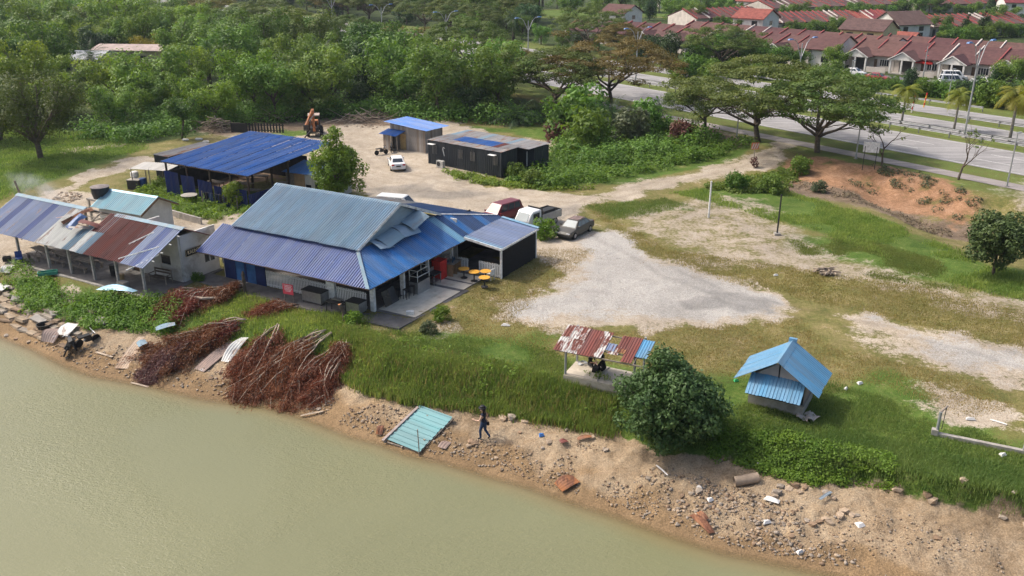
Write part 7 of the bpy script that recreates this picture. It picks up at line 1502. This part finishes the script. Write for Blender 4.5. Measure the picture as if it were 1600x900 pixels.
wreck('wrecked motorcycle nearest the water, leftmost of three', 101,552,1.9,.5); wreck('wrecked motorcycle with long dark seat, middle of three', 120,543,2.1,-.4); wreck('wrecked motorcycle farthest from the water, rightmost of three', 136,538,.9,.3)
# stones -------------------------------------------------------------------
M_STONES = [simple('tan_stone', (.36,.275,.195), .95, .2, 3, jit=.15, bump=.3), simple('grey_stone', (.30,.25,.20), .95, .2, 3, jit=.15, bump=.3), simple('brown_stone', (.25,.17,.11), .95, .2, 3, jit=.2, bump=.3)]
def stone_mesh(rg, flat=.55):
    bm = bmesh.new(); bmesh.ops.create_icosphere(bm, subdivisions=1, radius=.5); [setattr(v, 'co', v.co*(1+.35*(rg.random()-.5))) for v in bm.verts]; sc_ = Vector((1, .6+.4*rg.random(), flat*(.6+.6*rg.random())))
    for v in bm.verts:
        v.co = Vector((v.co.x*sc_.x, v.co.y*sc_.y, v.co.z*sc_.z))*(.8+.4*rg.random())
        v.co.z = max(min(v.co.z, .16), -.2); v.co.x = max(min(v.co.x, .42), -.45); v.co.y = max(min(v.co.y, .33), -.3)
    me = bpy.data.meshes.new('stone'); bm.to_mesh(me); bm.free(); me.materials.append(M_STONES[0]); return me
rg6 = np.random.default_rng(66); SM = [stone_mesh(rg6) for _ in range(8)]
big = [(786,655,.9),(800,652,1.0),(762,648,.5),(735,690,.55),(742,694,.8),(733,697,.6),(820,660,.7),(832,658,.5),(858,692,.7),(848,700,.4),(775,716,.4),(812,676,.4),(885,672,.5),(925,684,.5),(947,704,.5),(660,632,.4),(640,628,.4),(1132,716,.7),(1125,720,.6),(1140,715,.5),(1220,760,.6),(1232,765,.7),(1242,758,.9),(1214,770,.8),(1258,762,.6),(1250,770,.5),(1290,770,.6),(1302,778,.5),(1210,775,.6),(1080,772,.6),(1066,776,.5),(1092,768,.7),(1318,800,.8),(1312,806,.7),(1330,805,.6),(1290,812,.6),(1296,818,.7),(1280,816,.5),(1260,814,.5),(1270,820,.6),(1340,806,.5),(1455,782,1.1),(1448,778,.9),(1500,772,.8),(1465,842,.7),(1403,760,.8),(1352,758,.5),(1570,800,.6),(1580,792,.5),(1610,800,.8),(1012,748,.4),(1020,733,.35),(525,598,.6),(516,604,.5),(532,606,.4),(560,612,.4),(590,618,.35),(498,640,.5),(200,590,.35),(142,556,.45),(170,520,.4),(345,582,.6),(330,592,.5),(1237,838,.5),(1178,850,.4),(1120,800,.4),(950,760,.3),(905,742,.3),(45,535,.5),(25,530,.5),(10,525,.6)]
for (u, v, s) in big:
    q = G(u, v); o = link('stone', SM[rg6.integers(8)]); o.location = (q.x, q.y, q.z+.06*s); s *= .78; o.scale = (s,s,s*1.1); o.rotation_euler = (rg6.normal()*.15, rg6.normal()*.15, rg6.random()*6.28)
    o.material_slots[0].link = 'OBJECT'; o.material_slots[0].material = M_STONES[rg6.integers(3)]
    where = 'on the sandy shore near the walking person' if 720 < u < 960 else ('in the rubble heap below the grass bank at the right' if u >= 1040 else 'on the shore left of the fallen roof')
    tag(o, 'broken stone lying '+where, 'stone', 'stones '+where)
def rubble(label, poly, n, smin, smax, key=None):
    b = gpts(poly, n, rg6, key); base = [np.array([v.co for v in m.vertices]) for m in SM]; fb = [np.array([list(p.vertices) for p in m.polygons]) for m in SM]; V, F, MI = [], [], []; o = 0
    for q in b:
        k = rg6.integers(8); s = smin+(smax-smin)*rg6.random()**4; a = rg6.random()*6.28; c, sn = math.cos(a), math.sin(a); v = base[k]*s; v = np.column_stack([v[:,0]*c-v[:,1]*sn, v[:,0]*sn+v[:,1]*c, v[:,2]])+q+np.array([0,0,.02]); V.append(v); F.append(fb[k]+o); o += len(v); MI += [rg6.integers(3)]*len(fb[k])
    me = np_mesh('rubble', np.concatenate(V), np.concatenate(F), 3, M_STONES); me.polygons.foreach_set('material_index', np.array(MI, np.int32)); return tag(link('rubble', me), label, 'rubble', kind='stuff')
shk = lambda p: np.where((ed(p) < .3) & (seg_d(p[:,0], p[:,1], SHORE, False) > .2), 1., -1.)
rubble('small stones and broken bits strewn over the sandy shore', [(480,570),(560,595),(760,630),(950,665),(1130,715),(1270,752),(1250,850),(1000,800),(850,745),(640,700),(450,640)], 4600, .03, .24, lambda p: np.minimum(shk(p), fbm(p[:,0]*.5, p[:,1]*.5, 3)-.40))
rubble('rubble heap of broken brick and concrete below the right bank', [(1040,715),(1140,720),(1270,755),(1340,770),(1345,830),(1250,830),(1180,790),(1050,760)], 900, .04, .32, lambda p: np.minimum(shk(p), fbm(p[:,0]*.6, p[:,1]*.6+3, 3)-.47))
rubble('scattered small stones on the right hand shore', [(1270,760),(1400,760),(1600,815),(1800,900),(1600,960),(1350,890),(1240,850)], 1300, .03, .18, lambda p: np.minimum(shk(p), fbm(p[:,0]*.4, p[:,1]*.4+3, 3)-.45))
rubble('stones along the left shore', [(-60,470),(100,500),(240,515),(480,570),(450,635),(200,592),(60,545),(-60,520)], 1700, .03, .26, shk)
rubble('small stones scattered on the gravel and field', [(800,480),(930,400),(1250,470),(1600,545),(1600,470),(1300,400),(1000,350)], 900, .03, .13)
# dead branches ---------------------------------------------------------------
M_DEADL = leafmat('dead_reddish_foliage', (.115,.034,.018), (.265,.090,.045), .2, .12, nsc=.7); M_DEADG = leafmat('dead_greyish_foliage', (.11,.06,.05), (.20,.11,.085), .15, .12, nsc=.7)
def brush(lab, butt, tip, wd, ht, nbr, nl, mat, seed):
    """a felled bough lying on the bank: pale stems fanning from the butt, side twigs, dead needle foliage hanging on all of them"""
    rg = np.random.default_rng(seed); A, B = G(*butt), G(*tip); d = np.array(B-A); L = np.linalg.norm(d); e = d/L; s = np.array([-e[1], e[0], 0]); s /= np.linalg.norm(s)
    t = thing('dead_branch_heap', lab, 'dead branches', tuple(A), 0, 'heaps of cut dead branches'); segs = []
    def grd(x): return g1(A.x+x[0], A.y+x[1])-A.z
    ht *= .8; nbr = int(nbr*1.35)
    for k in range(nbr):
        o0 = rg.normal()*wd*.14; o1 = rg.normal()*wd*.42; t0 = rg.random()*.35; t1 = min(1.05, t0+.35+.6*rg.random()); lift = ht*(.25+.85*rg.random()); pts = []; bow = rg.normal()*wd*.12
        for i in range(6):
            q = t0+(t1-t0)*i/5; x = e*L*q+s*(o0+(o1-o0)*q**1.3+bow*math.sin(i*.63)); pts.append(np.array([x[0], x[1], grd(x)+.06+lift*math.sin(math.pi*min(.97, .10+.85*i/5))]))
        r = .025+.035*rg.random(); MB().tube([tuple(p) for p in pts], list(np.linspace(r, r*.3, 6)), 5).build('branch', M_DRYB if rg.random() < .8 else M_BARK, t, smooth=True)
        for i in range(2, 5): segs.append((pts[i], pts[i+1]))
        tw = MB()
        for j in range(5):
            i = 1+rg.integers(4); f = rg.random(); p = pts[i]*(1-f)+pts[i+1]*f; a = rg.choice([-1, 1])*(.35+.5*rg.random()); dr = e*math.cos(a)+s*math.sin(a)+np.array([0, 0, .15*rg.normal()]); l = L*(.10+.16*rg.random()); p2 = p+dr*l; p2[2] = max(grd(p2)+.06, p2[2]-.12*l); m_ = (p+p2)/2+np.array([0, 0, .05])
            tw.tube([tuple(p), tuple(m_), tuple(p2)], [r*.4, r*.25, r*.1], 4); segs += [(p, m_), (m_, p2), (m_, p2)]
        tw.build('twig', M_DRYB if rg.random() < .6 else M_BARK, t)
    nl = int(nl*2.8); k = rg.integers(len(segs), size=nl); a = np.array([x[0] for x in segs])[k]; b = np.array([x[1] for x in segs])[k]; q = rg.random((nl,1)); C = a+(b-a)*q+rg.normal(size=(nl,3))*np.array([.19, .19, .13])-np.array([0, 0, .12])
    dirn = (b-a); dirn /= np.linalg.norm(dirn, axis=1, keepdims=True)+1e-6; dirn = dirn+rg.normal(size=(nl,3))*.7+np.array([0,0,-.2]); C[:,2] = np.maximum(C[:,2], gz(C[:,0]+A.x, C[:,1]+A.y)-A.z+.03)
    u = dirn/np.linalg.norm(dirn, axis=1, keepdims=True); sd = np.cross(u, rg.normal(size=(nl,3))); sd /= np.linalg.norm(sd, axis=1, keepdims=True); ln = (.05+.10*rg.random((nl,1))); w_ = .010+.012*rg.random((nl,1))
    V = np.stack([C-u*ln, C+sd*w_, C+u*ln, C-sd*w_], 1).reshape(-1,3); i = np.arange(nl)*4; F = np.concatenate([np.stack([i,i+1,i+2],1), np.stack([i,i+2,i+3],1)]); sv = rg.random(len(segs)); cl = np.repeat(np.clip(.5*sv[k]+.5*rg.normal(.5,.28,nl),0,1), 4)
    link('dead_foliage', leafmesh('dead_foliage', [(V, F, cl)], mat), t); return t
brush('heap of dead red brown branches by the left water edge, foremost of the left group', (372,508), (240,572), 2.70, 1.09, 14, 9500, M_DEADL, 1)
brush('purple brown dead branch tips at the left end of the heap', (330,535), (232,580), 2.56, 0.80, 8, 6000, M_DEADG, 2); brush('dead branches reaching up behind the left heap', (330,455), (268,510), 2.56, 0.92, 10, 5500, M_DEADL, 3); brush('dead branches beside the brown carved post, before the blue wall', (385,448), (300,478), 2.16, 0.80, 9, 5200, M_DEADL, 4); brush('dead branches in the middle of the left heap', (390,500), (300,545), 2.29, 0.80, 9, 5200, M_DEADL, 5)
brush('long dead red branch left of centre reaching down to the sand', (436,512), (360,610), 2.03, 1.03, 12, 8000, M_DEADL, 6); brush('largest dead red branch reaching to the water edge', (512,520), (385,630), 2.84, 1.09, 18, 11000, M_DEADL, 7); brush('dead branch on the right, ending above the sand', (545,535), (470,635), 2.56, 0.92, 13, 8000, M_DEADL, 8); brush('dead branch below the steel counter, under the red sign', (470,478), (395,492), 1.76, 0.57, 8, 4500, M_DEADL, 9); brush('dead tuft at the right end beside the tall grass', (535,535), (528,580), 1.22, 0.92, 6, 3000, M_DEADL, 10)
o = MB().tube([(0,0,-.2),(.0,0,.6),(-.25,0,1.2)], [.15,.14,.13], 10).build('tree_stump', M_BARK, None, G(539,502), 0); tag(o, 'cut dark tree stump with fresh orange top beside the apron', 'tree stump'); MB().lathe([(.02,0),(.128,.0),(.128,.012)], (-.25,0,1.195), 10).build('cut_face', simple('fresh_cut_wood', (.50,.22,.09), .8), o)
o = MB().lathe([(.12,-.3),(.13,.4),(.10,.7),(.15,.9),(.11,1.15),(.13,1.4),(.08,1.6),(.02,1.68)], n=10).build('carved_post', M_BARK, None, G(383,458), 0, True); tag(o, 'brown carved wooden post standing before the blue doors', 'post')
o = MB().tube([tuple(G(297,474)-G(318,477)+Vector((0,0,.5))),(0,0,.5),tuple(G(338,475)-G(318,477)+Vector((0,0,.45)))], [.12,.11,.08], 10).build('log', M_DRYB, None, G(318,477)); tag(o, 'pale cut log lying across the dead branches', 'log')
# furniture of the dining shed ---------------------------------------------------
def trestle(x, y, rz, lab):
    t = Rthing('trestle_table', lab, 'table', x, y, rz, 'plank tables in the dining shed', z=.1)
    for k in range(3): MB().box((0,(k-1)*.26,.74),(1.9,.24,.04)).build('plank', M_WOOD, t)
    for sx in (-.75,.75):
        for s in (-1, 1): MB().bar((sx,-s*.32,.0),(sx,s*.3,.72),.05).build('leg', M_WOOD, t)
    for s in (-1, 1):
        MB().box((0,s*.72,.42),(1.8,.24,.04)).build('bench_plank', M_WOOD, t)
        for sx in (-.7,.7): MB().box((sx,s*.72,.2),(.05,.2,.4)).build('bench_leg', M_WOOD, t)
for i, (x, y) in enumerate(((-31.0,-1.9),(-28.2,-1.8),(-25.6,-1.9),(-30,.8),(-26.5,.9))): trestle(x, y, 3*i-5, ['plank table with benches at the left end of the dining shed','plank table between the second and third posts of the shed','plank table with clutter before the dark doorway','plank table at the back left of the dining shed','plank table at the back under the roof hole'][i])
o = MB().lathe([(.28,0),(.33,.75),(.33,.85),(.25,.86)], n=16).build('barrel', M_TRIM, None, RT(-22.6,-1.8,.1)); tag(o, 'black barrel beside the white room', 'barrel')
o = MB().lathe([(.16,0),(.2,.42),(.21,.43),(.17,.42)], n=14).build('bucket', simple('tan_bucket', (.36,.25,.12), .7), None, RT(-21.3,-2.2,.1)); tag(o, 'tan bucket on the floor of the dining shed', 'bucket')
o = MB().box((0,0,.3),(.75,.5,.6)).build('concrete_block', M_CONC, None, RT(-19.9,-3.2,-.05), RA); tag(o, 'grey concrete block beside the shed post', 'block')
t = Rthing('wooden_bench', 'dark wooden armchair bench in front of the white room', 'bench', -18.3, -1.2, 4, z=.1)
for k in range(4): MB().box((0,-.22+k*.15,.44),(1.6,.12,.04)).build('seat_slat', M_BARK, t)
for z in (.7,.92): MB().box((0,.34,z),(1.6,.04,.12)).build('back_rail', M_BARK, t)
for sx in (-.8,.8):
    for y, h in ((-.28,.68),(.32,1.0)): MB().box((sx,y,h/2),(.07,.07,h)).build('leg', M_WOOD, t)
    MB().box((sx,0,.69),(.08,.7,.05)).build('armrest', M_WOOD, t)
for (u, v, c, lab, nm) in ((12,410,M_TRIM,'black crate in the grass left of the shed','crate'),(31,412,simple('blue_chair_plastic', (.03,.07,.25), .6),'blue plastic chair lying at the left end of the shed','chair'),(76,433,simple('green_trough_plastic', (.06,.26,.19), .7),'green plastic trough on the bank before the shed','trough')):
    q = G(u, v, .1); o = MB()
    if nm == 'trough': o.box((0,0,.15),(1.3,.5,.05)); o.box((0,.25,.25),(1.3,.05,.25)); o.box((0,-.25,.25),(1.3,.05,.25)); o.box((.65,0,.25),(.05,.5,.25)); o.box((-.65,0,.25),(.05,.5,.25))
    elif nm == 'crate': o.box((0,0,.05),(.55,.4,.06)); o.box((0,.2,.2),(.55,.04,.34)); o.box((0,-.2,.2),(.55,.04,.34)); o.box((.27,0,.2),(.04,.4,.34)); o.box((-.27,0,.2),(.04,.4,.34))
    else: o.box((0,0,.35),(.5,.5,.06)); o.box((0,.25,.6),(.5,.06,.5)); [o.box((sx,sy,.17),(.06,.06,.35)) for sx in (-.22,.22) for sy in (-.22,.22)]
    tag(o.build(nm, c, None, q, .4), lab, nm)
# things around the blue shed ---------------------------------------------------------
def drum(lab, u, v, mt, r=.3, h=.88, nm='drum', z=0): o = MB().lathe([(r*.95,0),(r,.04),(r,h*.33),(r*1.03,h*.34),(r,h*.36),(r,h*.66),(r*1.03,h*.67),(r,h-.04),(r*.9,h)], n=18).build(nm, mt, None, P(u, v, 0)+Vector((0,0,z))); return tag(o, lab, nm)
M_BDRUM = simple('blue_drum_plastic', (.02,.06,.20), .5, .2, 3); drum('blue drum under the cream canopy', 225, 294, M_BDRUM, .36, 1.05)
t = thing('storage_box', 'black storage box under the cream canopy', 'box', P(213,294,0), R_(-10)); MB().box((0,0,.45),(1.3,1.0,.9)).build('box_body', M_TRIM, t); MB().box((0,0,.93),(1.35,1.05,.06)).build('lid', M_CONC, t)
o = MB().lathe([(.36,0),(.40,.1),(.40,.5),(.3,.6),(.12,.64)], n=18).build('water_container', M_SCRAPW, None, P(213,291,.0)+Vector((0,0,.97))); tag(o, 'white water container on the black storage box', 'container')
o = MB().lathe([(.75,0),(.78,.06),(.3,.12),(.02,.13)], n=20).build('round_lid', M_CONC, None, P(297,317,0)+Vector((0,0,.75))); tag(o, 'grey round lid standing over the garden weeds', 'lid')
lw = MB(); a, b = P(262,335,0), P(315,350,0); d = b-a; lw.box((d.length/2,0,.25),(d.length,.18,.6)); o = lw.build('garden_wall', M_CONC, None, a, math.atan2(d.y, d.x)); tag(o, 'low mossy wall at the edge of the garden', 'wall')
ls = thing('clothes_line', 'clothes line with dark washing before the blue panels', 'clothes line', P(318,322,0), R_(-25)); L_ = 4.2
for x in (0, L_): MB().box((x,0,.75),(.08,.08,1.5)).build('post', M_WOOD, ls)
MB().tube([(0,0,1.42),(L_/2,0,1.36),(L_,0,1.42)], .012, 4).build('line', M_TRIM, ls)
for k in range(6):
    o = MB(); w_ = .4; x = .5+k*.6; [o.v.extend([(x-w_/2+w_*j/4,.03*math.sin(j*2+k),1.38),(x-w_/2+w_*j/4,.08*math.sin(j*1.7+k),.72-.1*(k % 2))]) for j in range(5)]; o.f = [(2*j,2*j+2,2*j+3,2*j+1) for j in range(4)]; o.m = [0]*4
    p = ls.matrix_basis @ Vector((0,0,0)); oo = o.build('garment', [M_BLKC, M_JEAN, M_NAVC, M_BLKC, M_DKSTEEL, M_BLKC][k], None, p, R_(-25), fix=False); tag(oo, ['black garment at the left end of the clothes line','blue garment second on the clothes line','navy garment third on the clothes line','black garment fourth on the clothes line','grey garment fifth on the clothes line','black garment at the right end of the clothes line'][k], 'garment', 'washing on the line')
fc = thing('slatted_fence', 'short black slatted fence behind the blue roof', 'fence', P(386,206,0), R_(-8))
for k in range(13): MB().box((k*.42,0,.6),(.22,.05,1.2)).build('slat', M_TRIM, fc)
MB().box((2.5,.05,.25),(5.4,.05,.1)).build('rail', M_TRIM, fc); MB().box((2.5,.05,.95),(5.4,.05,.1)).build('rail', M_TRIM, fc)
o = MB().box((0,0,.6),(2.2,.1,1.3)).build('black_panel', M_TRIM, None, P(374,207,0), R_(-8)); tag(o, 'black panel left of the slatted fence', 'panel')
def deadpile(lab, u, v, w_, h_, n, seed):
    rg = np.random.default_rng(seed); q = G(u, v); t = thing('brushwood', lab, 'brushwood', q)
    for k in range(n):
        a = rg.random()*6.28; L = w_*(.5+rg.random()); c = np.array([rg.normal()*w_*.4, rg.normal()*w_*.2, .1+rg.random()*h_]); d = np.array([math.cos(a), math.sin(a)*.6, .35*rg.normal()])*L/2; p0 = c-d; p1 = c+d; p0[2] = max(.02, p0[2]); p1[2] = max(.02, p1[2])
        MB().tube([tuple(p0), tuple((p0+p1)/2+rg.normal(size=3)*.15), tuple(p1)], [.05,.04,.015], 5).build('branch', M_DRYB if rg.random() < .6 else M_BARK, t)
deadpile('tangle of cut branches and roots behind the blue roof', 345, 205, 3.0, 1.4, 46, 71); deadpile('bare fallen branches at the woodland edge right of the backhoe', 560, 192, 3.2, 1.2, 34, 72); deadpile('grey branches and debris left of the blue hut roof', 590, 186, 2.4, .7, 30, 73); deadpile('fallen branches at the foot of the woodland left of the backhoe', 425, 188, 3.2, 1.0, 26, 74)
for (u, v, s, lab) in ((290,220,.8,'white sack by the tangle of branches, leftmost'),(311,219,.9,'white sack by the tangle of branches, in the middle'),(322,223,.8,'white sack by the tangle of branches, nearest the blue roof')): o = link('sack', SM[1]); o.location = G(u, v, .15); o.scale = (s*1.3, s, s); o.material_slots[0].link = 'OBJECT'; o.material_slots[0].material = M_SCRAPW; tag(o, lab, 'sack', 'white sacks by the branches')
rubble('debris at the edge of the sandy yard', [(520,195),(600,178),(680,186),(640,196),(560,205)], 350, .08, .5)
# smoke and ash behind the dining shed
ah = MB(); q = G(105,308); rubble('grey ash heap that smokes behind the dining shed', [(80,312),(95,300),(128,303),(130,311),(105,318)], 260, .06, .4)
def smoke():
    t = NT('thin_smoke'); t.t.nodes.remove(t.b); p = t.n('ShaderNodeVolumePrincipled'); p.inputs['Color'].default_value = (.85,.88,.92,1); p.inputs['Anisotropy'].default_value = .2
    nz = t.noise(.55, 4, .6, t.pos(), .8); gn = t.n('ShaderNodeTexGradient', gradient_type='SPHERICAL'); mp = t.n('ShaderNodeMapping'); t.lk(t.co('Object'), mp.inputs[0]); t.lk(mp.outputs[0], gn.inputs[0])
    d = t.math('MULTIPLY', t.mapr(nz, .42, .75, 0, 1), t.mapr(gn.outputs['Fac'], 0, .55, 0, 1)); t.lk(t.math('MULTIPLY', d, .75), p.inputs['Density']); t.lk(p.outputs[0], t.o.inputs['Volume']); return t.m
A, B = P(100,306,.3), P(10,280,3.0); mid = (A+B)/2; d = B-A; bm = bmesh.new(); bmesh.ops.create_icosphere(bm, subdivisions=3, radius=1.0); me = bpy.data.meshes.new('smoke'); bm.to_mesh(me); bm.free(); me.materials.append(smoke())
o = link('smoke', me); o.location = mid; o.rotation_euler = d.to_track_quat('X', 'Z').to_euler(); o.scale = (d.length*.68, 1.9, 1.5); tag(o, 'thin bluish smoke drifting left from the ash heap', 'smoke', kind='stuff')
# lettering curves become meshes
dg = bpy.context.evaluated_depsgraph_get()
for o in [x for x in bpy.data.objects if x.type == 'FONT']:
    me = bpy.data.meshes.new_from_object(o.evaluated_get(dg)); n = link('lettering', me, o.parent); n.matrix_local = o.matrix_local.copy(); bpy.data.objects.remove(o)

# ------------------------------------------------------------------ air
def haze():
    t = NT('pale_haze'); t.t.nodes.remove(t.b); v = t.n('ShaderNodeVolumePrincipled'); v.inputs['Color'].default_value = (.78,.87,1,1); v.inputs['Density'].default_value = .00013; v.inputs['Anisotropy'].default_value = .3; t.lk(v.outputs[0], t.o.inputs['Volume']); return t.m
me = MB().box((0, 285, 10), (1300, 720, 30)).mesh('haze', haze()); o = link('haze', me); o['kind'] = 'stuff'; tag(o, 'thin pale haze in the air over the whole scene', 'haze')
